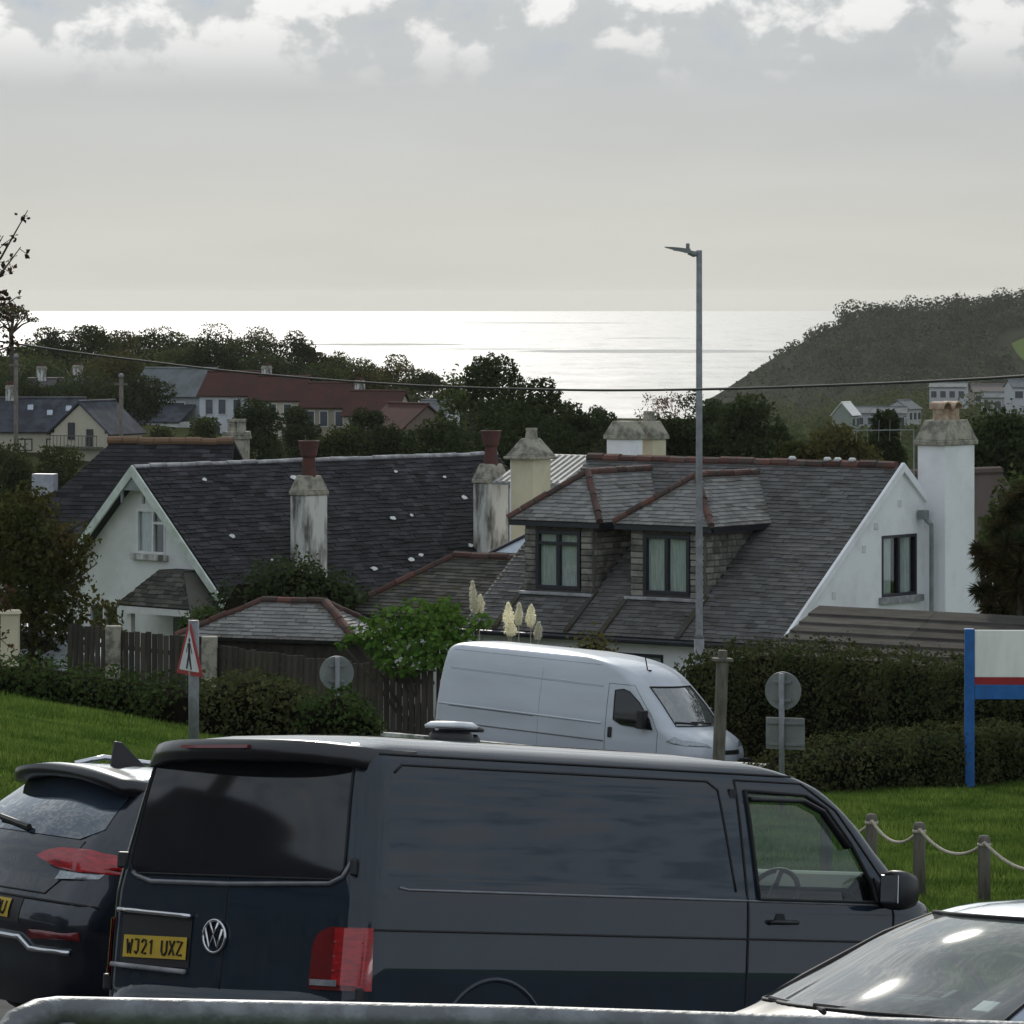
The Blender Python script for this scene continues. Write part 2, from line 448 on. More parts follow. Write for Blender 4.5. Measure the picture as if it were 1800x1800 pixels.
# ------------------------------------------------------------------ sea
def seamat():
    m, nt, nn, ll = nodes_of('sea_water')
    t = nn('ShaderNodeTexCoord')
    def noise(scale_xyz, sc, det, ro=0.55):
        mp = nn('ShaderNodeMapping'); ll(t.outputs['Object'], mp.inputs[0]); mp.inputs['Scale'].default_value = scale_xyz
        n = nn('ShaderNodeTexNoise'); ll(mp.outputs[0], n.inputs['Vector']); n.inputs['Scale'].default_value = sc
        n.inputs['Detail'].default_value = det; n.inputs['Roughness'].default_value = ro
        return n.outputs[0]
    # long slicks of calm water lying across the bay: stretched patches with frayed edges
    fray = noise((0.012, 0.004, 1), 1.0, 5.0, 0.7)
    last = None
    for cx, cy, rx, ry in ((-130, 4430, 120, 130), (120, 3910, 190, 150), (-20, 4060, 90, 45), (150, 5050, 75, 60), (-420, 5400, 160, 70), (60, 7600, 220, 160), (330, 3300, 150, 40), (190, 2900, 70, 26)):
        mp = nn('ShaderNodeMapping', vector_type='TEXTURE'); ll(t.outputs['Object'], mp.inputs[0])
        mp.inputs['Location'].default_value = (cx, cy, SEA); mp.inputs['Scale'].default_value = (rx, ry, 1000)
        gr = nn('ShaderNodeTexGradient', gradient_type='SPHERICAL'); ll(mp.outputs[0], gr.inputs[0])
        if last is None: last = gr.outputs['Fac']
        else:
            mx = nn('ShaderNodeMath', operation='MAXIMUM'); ll(last, mx.inputs[0]); ll(gr.outputs['Fac'], mx.inputs[1]); last = mx.outputs[0]
    ad = nn('ShaderNodeMath', operation='MULTIPLY_ADD'); ll(fray, ad.inputs[0]); ad.inputs[1].default_value = 0.9; ll(last, ad.inputs[2])
    mr = nn('ShaderNodeMapRange', interpolation_type='SMOOTHSTEP'); ll(ad.outputs[0], mr.inputs[0]); mr.inputs[1].default_value = 0.66; mr.inputs[2].default_value = 0.86
    ro = nn('ShaderNodeMapRange'); ll(mr.outputs[0], ro.inputs[0]); ro.inputs[3].default_value = 0.31; ro.inputs[4].default_value = 0.10
    waves = noise((0.5, 1.0, 1), 0.05, 6.0, 0.7)
    bp = nn('ShaderNodeBump'); ll(waves, bp.inputs['Height']); bp.inputs['Distance'].default_value = 1.2
    bs = nn('ShaderNodeMapRange'); ll(mr.outputs[0], bs.inputs[0]); bs.inputs[3].default_value = 0.5; bs.inputs[4].default_value = 0.05
    ll(bs.outputs[0], bp.inputs['Strength'])
    p = nn('ShaderNodeBsdfPrincipled'); p.inputs['Base Color'].default_value = (0.03, 0.045, 0.05, 1)
    p.inputs['IOR'].default_value = 1.333
    gl_ = noise((0.03, 0.008, 1), 1.0, 6.0, 0.75)      # wind ruffles
    gm = nn('ShaderNodeMapRange'); ll(gl_, gm.inputs[0]); gm.inputs[1].default_value = 0.3; gm.inputs[2].default_value = 0.7; gm.inputs[3].default_value = -0.07; gm.inputs[4].default_value = 0.07
    gs = nn('ShaderNodeMath', operation='ADD'); ll(ro.outputs[0], gs.inputs[0]); ll(gm.outputs[0], gs.inputs[1])
    ll(gs.outputs[0], p.inputs['Roughness']); ll(bp.outputs[0], p.inputs['Normal'])
    o = nn('ShaderNodeOutputMaterial'); ll(p.outputs[0], o.inputs['Surface'])
    return m
me = bpy.data.meshes.new('sea')
me.from_pydata([(-9000, 700, SEA), (9000, 700, SEA), (9000, 12500, SEA), (-9000, 12500, SEA)], [], [(0, 1, 2, 3)])
sea = link('sea', me, seamat()); sea['kind'] = 'structure'

# ------------------------------------------------------------------ foliage helpers
def leaf_mesh(name, pts, nrm, size, rng, aspect=0.62, jitter=0.8):
    n = len(pts)
    nrm = nrm + rng.normal(0, jitter, (n, 3)); nrm /= np.linalg.norm(nrm, axis=1)[:, None] + 1e-9
    a = np.cross(nrm, rng.normal(0, 1, (n, 3))); a /= np.linalg.norm(a, axis=1)[:, None] + 1e-9
    b = np.cross(nrm, a)
    s = (np.asarray(size) * rng.uniform(0.6, 1.35, n))[:, None]
    mid = (b * s * 0.1)
    v = np.empty((n, 4, 3))
    v[:, 0] = pts - a * s * 0.5; v[:, 1] = pts - b * s * 0.5 * aspect + mid + nrm * s * 0.12
    v[:, 2] = pts + a * s * 0.5; v[:, 3] = pts + b * s * 0.5 * aspect + mid + nrm * s * 0.12
    me = bpy.data.meshes.new(name)
    me.vertices.add(4 * n); me.vertices.foreach_set('co', v.ravel())
    me.loops.add(4 * n); me.loops.foreach_set('vertex_index', np.arange(4 * n, dtype=np.int32))
    me.polygons.add(n); me.polygons.foreach_set('loop_start', np.arange(0, 4 * n, 4, dtype=np.int32))
    me.polygons.foreach_set('loop_total', np.full(n, 4, dtype=np.int32))
    me.update(calc_edges=True)
    return me

def clump_points(clumps, n, rng, shell=0.55):
    """points in and on a list of ellipsoids (cx,cy,cz,rx,ry,rz), more of them near the outside"""
    cl = np.array(clumps, float)
    wgt = (cl[:, 3] * cl[:, 4] + cl[:, 4] * cl[:, 5] + cl[:, 3] * cl[:, 5]); wgt /= wgt.sum()
    k = rng.choice(len(cl), n, p=wgt)
    d = rng.normal(0, 1, (n, 3)); d /= np.linalg.norm(d, axis=1)[:, None]
    r = np.where(rng.uniform(0, 1, n) < shell, rng.uniform(0.86, 1.06, n), rng.uniform(0.3, 1, n) ** 0.5)
    wob = 1 + 0.16 * np.sin(d[:, 0] * 7 + k) * np.cos(d[:, 1] * 6 + 2 * k) + 0.10 * np.sin(d[:, 2] * 11 + 3 * k)
    p = cl[k, :3] + d * cl[k, 3:6] * (r * wob)[:, None]
    return p, d

def crown_clumps(rng, w, h, n, flat=0.75, base=0.0):
    """lobes of a broad crown of width w and height h, its foot at z=base"""
    out = []
    for i in range(n):
        a = rng.uniform(0, 2 * math.pi); t = rng.uniform(0.15, 0.98)
        rad = w / 2 * math.sin(math.pi * min(0.93, 0.28 + 0.62 * t)) * rng.uniform(0.35, 0.78)
        r = w * rng.uniform(0.14, 0.23)
        out.append((math.cos(a) * rad, math.sin(a) * rad, base + h * t * 0.86, r, r, r * flat))
    out.append((0, 0, base + h * 0.45, w * 0.3, w * 0.3, h * 0.38))
    return out

def trunk_mb(rng, h, r, limbs, reach, base=0.0, lean=0.0):
    mb = MB()
    pts = [(lean * t * t, math.sin(t * 3) * 0.04 * h * t, h * t) for t in np.linspace(0, 1, 7)]
    mb.tube([(x, y, z + base) for x, y, z in pts], [r * (1.25 if i == 0 else 1 - 0.11 * i) for i in range(7)], 9)
    for i in range(limbs):
        t = rng.uniform(0.35, 0.95); a = rng.uniform(0, 6.283); L = reach * rng.uniform(0.6, 1.0)
        b = Vector((lean * t * t, math.sin(t * 3) * 0.04 * h * t, h * t + base))
        d = Vector((math.cos(a), math.sin(a), rng.uniform(0.35, 0.9)))
        m1 = b + d * L * 0.5 + Vector((0, 0, 0.06 * L)); e = b + d * L
        mb.tube([b, m1, e], [r * 0.42, r * 0.28, r * 0.1], 6)
    return mb

# ------------------------------------------------------------------ headland beyond the bay
PROF = [(1150, 745), (1235, 712), (1262, 694), (1300, 668), (1340, 642), (1370, 622), (1400, 606), (1430, 588), (1460, 570), (1490, 560), (1530, 556),
        (1580, 545), (1680, 538), (1740, 532), (1800, 530), (1950, 522), (2300, 512), (3200, 500)]
HR = 2060.0
PX = np.array([(u - 900) / F * HR for u, v in PROF]); PZ = np.array([-(v - V0) / F * HR for u, v in PROF])
PZ = PZ - 2.5 * sstep(105, 185, PX)
def head_np(x, y):
    xr = x * HR / np.maximum(y, 1)      # the ridge keeps its bearing as it nears
    top = np.interp(np.where(y > HR, xr, x), PX, PZ)
    toe = 1700 + 50 * np.sin(x * 0.011)
    t = np.clip((y - toe) / (HR - toe), 0, 1)
    s = t ** 0.85
    gully = 3.2 * np.sin(x * 0.055 + 0.8 * np.sin(y * 0.02)) * np.sin(np.pi * t) + 1.5 * np.sin(x * 0.16 + y * 0.05) * np.sin(np.pi * t)
    back = 1 - 0.9 * sstep(HR, HR + 200, y)
    return SEA - 1.5 + (top - SEA + 1.5) * s * back + gully * sstep(SEA + 8, SEA + 32, top)
hx = np.linspace(64, 640, 170); hy = np.concatenate([np.linspace(1630, HR, 60), np.linspace(HR + 15, HR + 350, 14)])
HX, HY = np.meshgrid(hx, hy); HZ = head_np(HX.ravel(), HY.ravel())
nh = len(hx)
me = bpy.data.meshes.new('headland')
me.from_pydata(np.stack([HX.ravel(), HY.ravel(), HZ], 1).tolist(), [], [(j * nh + i, j * nh + i + 1, (j + 1) * nh + i + 1, (j + 1) * nh + i) for j in range(len(hy) - 1) for i in range(nh - 1)])
MT['cliff'] = mat('cliff_turf', (0.034, 0.037, 0.025), 1.0, col2=(0.020, 0.025, 0.016), scale=0.06, bump=0.6, bscale=0.4, spec=0.02)
o = link('headland', me, MT['cliff'], None, True); o['kind'] = 'structure'
MT['leaf_far'] = leafmat('far_wood_leaves', (0.014, 0.022, 0.013), (0.066, 0.074, 0.040), 0.2, 0.085, 0.2)
rng = np.random.default_rng(11)
cl = []
while len(cl) < 1500:
    x = rng.uniform(88, 380); y = rng.uniform(1715, HR + 8)
    top = float(np.interp(x, PX, PZ))
    z = float(head_np(np.array([x]), np.array([y]))[0])
    bare = math.sin(x * 0.043 + 2.0) * math.sin(y * 0.021 + x * 0.01)
    if bare > 0.93 or (x > 207 and 1850 < y < 1975): continue
    big = min(1.0, 0.16 + max(0, x - 98) / 92)
    r = rng.uniform(3.2, 6.4) * big
    cl.append((x, y, z + r * 0.45, r, r, r * rng.uniform(0.8, 1.15)))
for i in range(110):                       # taller clumps standing on the crest
    x = rng.uniform(150, 380); y = rng.uniform(HR - 60, HR); z = float(head_np(np.array([x]), np.array([y]))[0]); r = rng.uniform(3.5, 7.0)
    cl.append((x, y, z + r * rng.uniform(.3, .9), r * 1.15, r, r * rng.uniform(.7, 1.1)))
pts, nr = clump_points(cl, 165000, rng, 0.93)
me = leaf_mesh('headland_wood', pts, nr, 1.25, rng, 0.85, 0.22)
o = link('headland_wood', me, MT['leaf_far']); tag(o, 'dark hazy wood covering the far headland across the bay', 'woodland', kind='stuff')
# the one bright field high on the headland
fx = np.linspace(213, 270, 12); fy = np.linspace(1898, 1942, 10); FX, FY = np.meshgrid(fx, fy)
me = bpy.data.meshes.new('meadow')
me.from_pydata(np.stack([FX.ravel(), FY.ravel(), head_np(FX.ravel(), FY.ravel()) + 1.2], 1).tolist(), [], [(j * 12 + i, j * 12 + i + 1, (j + 1) * 12 + i + 1, (j + 1) * 12 + i) for j in range(9) for i in range(11)])
o = link('meadow', me, mat('meadow_grass', (0.085, 0.12, 0.035), 1.0, spec=0.03), None, True); o['kind'] = 'structure'

# ------------------------------------------------------------------ haze
mb = MB(); mb.box((0, 6450, (SEA - 12 + 6) / 2), (18400, 13300, 6 - SEA + 12))
m, nt, nn, ll = nodes_of('haze_air')
pv = nn('ShaderNodeVolumePrincipled')
pv.inputs['Color'].default_value = (0.95, 0.945, 0.91, 1); pv.inputs['Density'].default_value = 0.000031
pv.inputs['Anisotropy'].default_value = 0.3
oo = nn('ShaderNodeOutputMaterial'); ll(pv.outputs[0], oo.inputs['Volume'])
hz = mb.build('haze', m); tag(hz, 'thin pale sea haze hanging over the bay', 'haze', kind='stuff')

# ------------------------------------------------------------------ roofs, windows, chimneys
def clip_poly(sub, poly):
    """Sutherland-Hodgman: clip 2D polygon sub by convex counter-clockwise polygon"""
    out = sub
    n = len(poly)
    for i in range(n):
        ax, ay = poly[i]; bx, by = poly[(i + 1) % n]
        ex, ey = bx - ax, by - ay
        inp = out; out = []
        if not inp: return []
        def side(q): return ex * (q[1] - ay) - ey * (q[0] - ax)
        for k in range(len(inp)):
            c, d = inp[k], inp[(k + 1) % len(inp)]
            sc, sd = side(c), side(d)
            if sc >= 0: out.append(c)
            if (sc >= 0) != (sd >= 0):
                t = sc / (sc - sd); out.append((c[0] + t * (d[0] - c[0]), c[1] + t * (d[1] - c[1])))
    return out
def ccw(poly):
    a = sum(poly[i][0] * poly[(i + 1) % len(poly)][1] - poly[(i + 1) % len(poly)][0] * poly[i][1] for i in range(len(poly)))
    return poly if a > 0 else poly[::-1]

def slates(parent, O, A, B, poly, sw, sh, m, rng, limit=300, thick=0.014, jit=1.0, name='slate', deck=True, holes=()):
    """a slated plane: O origin, A along the eave, B up the slope, poly in (a,b). One sub-part object per whole slate up to limit, the rest joined."""
    O, A, B = Vector(O), Vector(A).normalized(), Vector(B).normalized()
    N = A.cross(B).normalized()
    poly = ccw([tuple(q) for q in poly])
    roof = parent
    W3 = lambda a, b, h: O + A * a + B * b + N * h
    if deck:
        mb = MB(); mb.prism([W3(a, b, -0.06) for a, b in poly], N * 0.06)
        mb.build('roof_deck', MT['deck'], parent)
    a0 = min(q[0] for q in poly); a1 = max(q[0] for q in poly); b0 = min(q[1] for q in poly); b1 = max(q[1] for q in poly)
    g = 0.006
    mbs = MB(); mbs.box((sw / 2, sh * 0.62, 0), (sw - g, sh * 1.24, thick))
    shared = None
    rest = MB()
    whole = []
    j = 0; b = b0 - 0.02
    def inside(q):
        for i in range(len(poly)):
            ax, ay = poly[i]; bx, by = poly[(i + 1) % len(poly)]
            if (bx - ax) * (q[1] - ay) - (by - ay) * (q[0] - ax) < -1e-9: return False
        return True
    while b < b1:
        a = a0 - sw * (0.5 if j % 2 else 0.0) - rng.uniform(0, 0.04)
        while a < a1:
            ww = sw
            rect = [(a + g, b), (a + ww - g, b), (a + ww - g, b + sh * 1.2), (a + g, b + sh * 1.2)]
            cx, cy = a + ww / 2, b + sh / 2
            a += ww
            if any(h[0] < cx < h[1] and h[2] < cy < h[3] for h in holes): continue
            if all(inside(q) for q in rect): whole.append((rect[0][0], rect[0][1]))
            else:
                c = clip_poly(rect, poly)
                if len(c) >= 3:
                    area = abs(sum(c[i][0] * c[(i + 1) % len(c)][1] - c[(i + 1) % len(c)][0] * c[i][1] for i in range(len(c)))) / 2
                    if area > 0.15 * sw * sh:
                        lift = lambda q: 0.004 + thick * 1.3 * max(0, 1 - (q[1] - b) / (sh * 1.2))
                        rest.prism([W3(q[0], q[1], lift(q)) for q in c], N * thick)
        b += sh; j += 1
    pick = set(rng.sample(range(len(whole)), min(limit, len(whole)))) if len(whole) > limit else set(range(len(whole)))
    M0 = Matrix((A, B, N)).transposed().to_4x4()
    tilt = math.atan2(thick * 1.3, sh * 1.2)
    for i, (a, b) in enumerate(whole):
        loc = W3(a + rng.uniform(-.006, .006) * jit, b + rng.uniform(-.012, .012) * jit, 0.004 + thick * 1.8 + rng.uniform(0, .006) * jit)
        Mx = Matrix.Translation(loc) @ M0 @ Matrix.Rotation(-tilt, 4, 'X') @ Matrix.Rotation(rng.gauss(0, 0.012 * jit), 4, 'Z')
        if i in pick:
            if shared is None:
                shared = mbs.mesh(name); shared.materials.append(m)
            o = bpy.data.objects.new(name, shared); C.objects.link(o); o.parent = roof; o.matrix_local = Mx
        else:
            rest.add([Mx @ Vector(q) for q in mbs.v], mbs.f)
    if rest.v:
        o = rest.build(name + '_courses', m, roof, fix=False); o['kind'] = 'stuff'
    return roof

def ridge_tiles(parent, a, b, m, rng, r=0.11, L=0.42, name='ridge_tile', lichen=0.0):
    a, b = Vector(a), Vector(b); n = max(1, int((b - a).length / L)); d = (b - a) / n
    for i in range(n):
        mb = MB(); p0 = a + d * i; p1 = a + d * (i + 0.97)
        w = rng.uniform(-.012, .012)
        mb.tube([p0 + Vector((0, 0, w)), p1 + Vector((0, 0, w + rng.uniform(-.01, .01)))], r * rng.uniform(.95, 1.06), 9)
        mb.build(name, m, parent, False)

def window(parent, O, A, w, h, nrm, fm, cols=2, transom=None, sill=None, curtain=True, depth=0.10, fw=0.06, cur=None):
    """window in a wall: O lower-left corner, A along the wall, up is z; frame, panes, curtain, sill as sub-parts"""
    O, A, N = Vector(O), Vector(A).normalized(), Vector(nrm).normalized(); Z = Vector((0, 0, 1))
    root = bpy.data.objects.new('window', None); C.objects.link(root); root.parent = parent
    rot = Matrix((A, -N, Z)).transposed()
    def bx(mb, a0, a1, z0, z1, d0, d1):
        mb.box(O + A * ((a0 + a1) / 2) + Z * ((z0 + z1) / 2) + N * ((d0 + d1) / 2), (abs(a1 - a0), abs(d1 - d0), abs(z1 - z0)), rot)
    mb = MB()
    bx(mb, 0, fw, 0, h, -depth, 0.012); bx(mb, w - fw, w, 0, h, -depth, 0.012)
    bx(mb, fw, w - fw, 0, fw, -depth, 0.010); bx(mb, fw, w - fw, h - fw, h, -depth, 0.010)
    for i in range(1, cols):
        a = w * i / cols if cols != 2 or transom != 'asym' else w * 0.56
        bx(mb, a - fw * .55, a + fw * .55, fw, h - fw, -depth, 0.008)
    if transom == 'asym': bx(mb, w * .56 + fw * .55, w - fw, h * .70 - fw * .5, h * .70 + fw * .5, -depth, 0.006)
    elif transom: bx(mb, fw, w - fw, h * transom - fw * .45, h * transom + fw * .45, -depth, 0.006)
    mb.build('frame', fm, root, bevel=0.006)
    for i in range(cols):
        a0 = w * i / cols; a1 = w * (i + 1) / cols
        if transom == 'asym': a0, a1 = ((0, w * .56), (w * .56, w))[i]
        mb = MB(); bx(mb, a0 + fw * .6, a1 - fw * .6, fw, h - fw, -depth * .55, -depth * .55 + .006)
        mb.build('pane', MT['pane'], root)
    mb = MB(); bx(mb, 0.01, w - 0.01, 0.01, h - 0.01, -depth - 0.22, -depth - 0.20); mb.build('room_back', MT['room'], root)
    if curtain:
        spans = cur or ((0.06, 0.46), (0.54, 0.94))
        for s0, s1 in spans:
            mb = MB(); k = 14; vs = []
            for i in range(k + 1):
                a = w * (s0 + (s1 - s0) * i / k); dd = -depth * .62 - 0.012 - 0.016 * (i % 2)
                for z in (0.04, h - 0.04):
                    vs.append(O + A * a + Z * z + N * dd)
            mb.add(vs, [(2 * i, 2 * i + 2, 2 * i + 3, 2 * i + 1) for i in range(k)])
            mb.build('curtain', MT['curtain'], root)
    if sill:
        mb = MB(); bx(mb, -0.10, w + 0.10, -0.13, 0.0, -0.06, 0.12); mb.build('sill', sill, root, bevel=0.01)
    return root

def wall_with_holes(parent, O, A, poly, holes, nrm, th, m, name='wall'):
    """wall slab in plane (A,z): outline poly (a,z); holes (a0,a1,z0,z1), by boolean-free strips"""
    O, A, N = Vector(O), Vector(A).normalized(), Vector(nrm).normalized(); Z = Vector((0, 0, 1))
    poly = ccw([tuple(q) for q in poly])
    xs = sorted(set([min(q[0] for q in poly), max(q[0] for q in poly)] + [h[0] for h in holes] + [h[1] for h in holes]))
    mb = MB()
    z0 = min(q[1] for q in poly) - 1; z1 = max(q[1] for q in poly) + 1
    for i in range(len(xs) - 1):
        x0, x1 = xs[i], xs[i + 1]; cx = (x0 + x1) / 2
        hs = sorted([(h[2], h[3]) for h in holes if h[0] < cx < h[1]])
        zz = z0
        for ha, hb in hs + [(z1, z1)]:
            c = clip_poly([(x0, zz), (x1, zz), (x1, ha), (x0, ha)], poly)
            if len(c) >= 3: mb.prism([O + A * q[0] + Z * q[1] for q in c], N * -th)
            zz = hb
    return mb.build(name, m, parent)

def chimney(parent, c, w, d, z0, z1, m, rz=0.0, cap=MT['cap_stone'], caph=0.38, pots=2, potm=None, cowl=False, capw=1.16, ptop=0.72, finial=False, poth=0.28):
    """stack with an oversailing, sloped cap; in the parent's axes"""
    root = bpy.data.objects.new('chimney', None); C.objects.link(root); root.parent = parent
    root.location = c; root.rotation_euler = (0, 0, rz)
    mb = MB(); mb.box((0, 0, (z0 + z1) / 2), (w, d, z1 - z0)); mb.build('stack', m, root, bevel=0.015)
    mb = MB(); mb.box((0, 0, z1 + 0.05), (w * capw, d * capw, 0.10)); mb.box((0, 0, z1 + 0.10 + caph / 2), (w * capw * .97, d * capw * .97, caph), taper=ptop)
    mb.build('cap', cap, root, bevel=0.02)
    top = z1 + 0.10 + caph
    for i in range(pots):
        x = (i - (pots - 1) / 2) * min(0.34, w * 0.42)
        mb = MB()
        mb.lathe([(0.14, top - 0.05), (0.125, top + poth * .7), (0.15, top + poth * .78), (0.15, top + poth), (0.10, top + poth), (0.10, top + poth * .4)], (x, 0, 0), 14)
        mb.build('chimney_pot', potm or MT['pot_red'], root, False)
        if cowl:
            mb = MB(); k = 10
            vs = []
            for j in range(k + 1):
                t = math.pi * j / k
                for y in (-0.17, 0.17): vs.append((x - math.cos(t) * 0.15, y, top + poth + 0.02 + math.sin(t) * 0.16))
            mb.add(vs, [(2 * j, 2 * j + 2, 2 * j + 3, 2 * j + 1) for j in range(k)])
            o = mb.build('half_round_cowl', MT['pot_buff'], root)
            so_ = o.modifiers.new('solid', 'SOLIDIFY'); so_.thickness = 0.025
    if finial:
        mb = MB(); mb.lathe([(0.15, top - .05), (0.12, top + .14), (0.13, top + .18), (0.13, top + .22), (.08, top + .22), (.08, top + .1)], (0.02, 0, 0), 12)
        mb.build('chimney_pot', cap, root, False)
    return root

prng = random.Random(5)

# ================================================================== right house: two dormers, white gable, tall chimney
HA = P(1585, 822, 90)
RH = empty('dormer_house', (HA.x, HA.y, HA.z), R(-38), 'slate roofed house with two hipped dormers and a white right gable', 'house')
T = 3.16 / 4.13                                  # main roof pitch
GL = -5.75                                       # ground in house axes
XL = -7.75
# walls
gab = [(-4.0, GL), (4.0, GL), (4.0, -4.0 * T - .02), (0, -0.04), (-4.0, -4.0 * T - .02)]
wall_with_holes(RH, (0, 0, 0), (0, 1, 0), gab, [(-0.72, 0.54, -2.53, -1.32)], (1, 0, 0), 0.3, MT['render_white'], 'gable_wall')
window(RH, (0, -0.72, -2.53), (0, 1, 0), 1.26, 1.21, (1, 0, 0), MT['frame_dark'], 2, None, MT['ridge_grey'], True, cur=((0.12, 0.34), (0.56, 0.88)))
wall_with_holes(RH, (XL, -3.95, 0), (1, 0, 0), [(0, GL), (-XL - .32, GL), (-XL - .32, -3.02), (0, -3.02)], [(1.0, 2.2, -4.7, -3.6), (3.6, 4.8, -4.7, -3.6), (5.8, 6.6, -5.7, -3.6)], (0, -1, 0), 0.3, MT['render_white'], 'front_wall')
for a in (1.0, 3.6):
    window(RH, (XL + a, -3.95, -4.7), (1, 0, 0), 1.2, 1.1, (0, -1, 0), MT['frame_dark'], 2, None, MT['ridge_grey'], True)
mb = MB(); mb.box((XL + 6.2, -3.87, -4.65), (0.8, 0.06, 2.1)); mb.build('door', MT['frame_dark'], RH, bevel=0.01)
mb = MB(); mb.box((XL / 2 - .16, 4.0, (GL - 3.05) / 2), (-XL - .3, 0.3, -3.05 - GL)); mb.build('rear_wall', MT['render_white'], RH)
mb = MB(); mb.prism([(XL, -4, GL), (XL, 4, GL), (XL, 4, -4 * T), (XL, 0, -.05), (XL, -4, -4 * T)], (0.3, 0, 0)); mb.build('far_gable_wall', MT['render_white'], RH)
# small square vents in the gable
for y, z in ((-0.08, -0.70), (-0.92, -1.12), (-1.35, -1.55), (-2.4, -2.4), (-2.75, -2.75)):
    mb = MB(); mb.box((0.0, y, z), (0.03, 0.13, 0.14)); mb.build('wall_vent', MT['render_grey'], RH, bevel=0.008)
# main roof
roof = bpy.data.objects.new('roof', None); C.objects.link(roof); roof.parent = RH
SL = math.sqrt(1 + T * T)
slope = 4.28 * SL
dorm = [(-5.98, 1.72), (-3.30, 1.78)]           # dormer centres and wall widths
def roofb(y): return (y + 4.28) * SL
holes = [(x - w / 2 - XL + .05, x + w / 2 - XL - .05, roofb(-3.30), roofb(-1.55)) for x, w in dorm]
slates(roof, (XL, -4.28, -4.28 * T), (1, 0, 0), (0, 1, T), [(0, 0), (-XL + .04, 0), (-XL + .04, slope - .02), (0, slope - .02)], 0.27, 0.115, MT['slate_grey'], prng, 320, holes=holes)
slates(roof, (0.02, 4.28, -4.28 * T), (-1, 0, 0), (0, -1, T), [(0, 0), (-XL + .02, 0), (-XL + .02, slope - .02), (0, slope - .02)], 0.5, 0.3, MT['slate_grey'], prng, 0)
ridge_tiles(roof, (XL, 0, 0.02), (-0.12, 0, 0.02), MT['ridge_red'], prng, 0.10)
for x in (-2.6, -1.75, -1.5, -1.15):
    mb = MB(); mb.lathe([(0.06, 0.09), (0.085, 0.13), (0.05, 0.17)], (x, -0.03, 0), 8); mb.build('lichen_lump', MT['render_grey'], roof, True)
# verge of white mortar along the gable
mb = MB()
for s in (-1, 1):
    mb.prism([(0.0, s * 4.36, -4.36 * T - .10), (0.0, s * 4.36, -4.36 * T + .05), (0.0, 0, 0.10), (0.0, 0, -0.08)], (0.07, 0, 0))
mb.build('verge', MT['render_white'], RH)
mb = MB(); mb.box((XL / 2, -4.36, -4.28 * T - 0.05), (-XL - 0.1, 0.11, 0.10)); mb.build('gutter', MT['frame_dark'], RH, bevel=0.03)
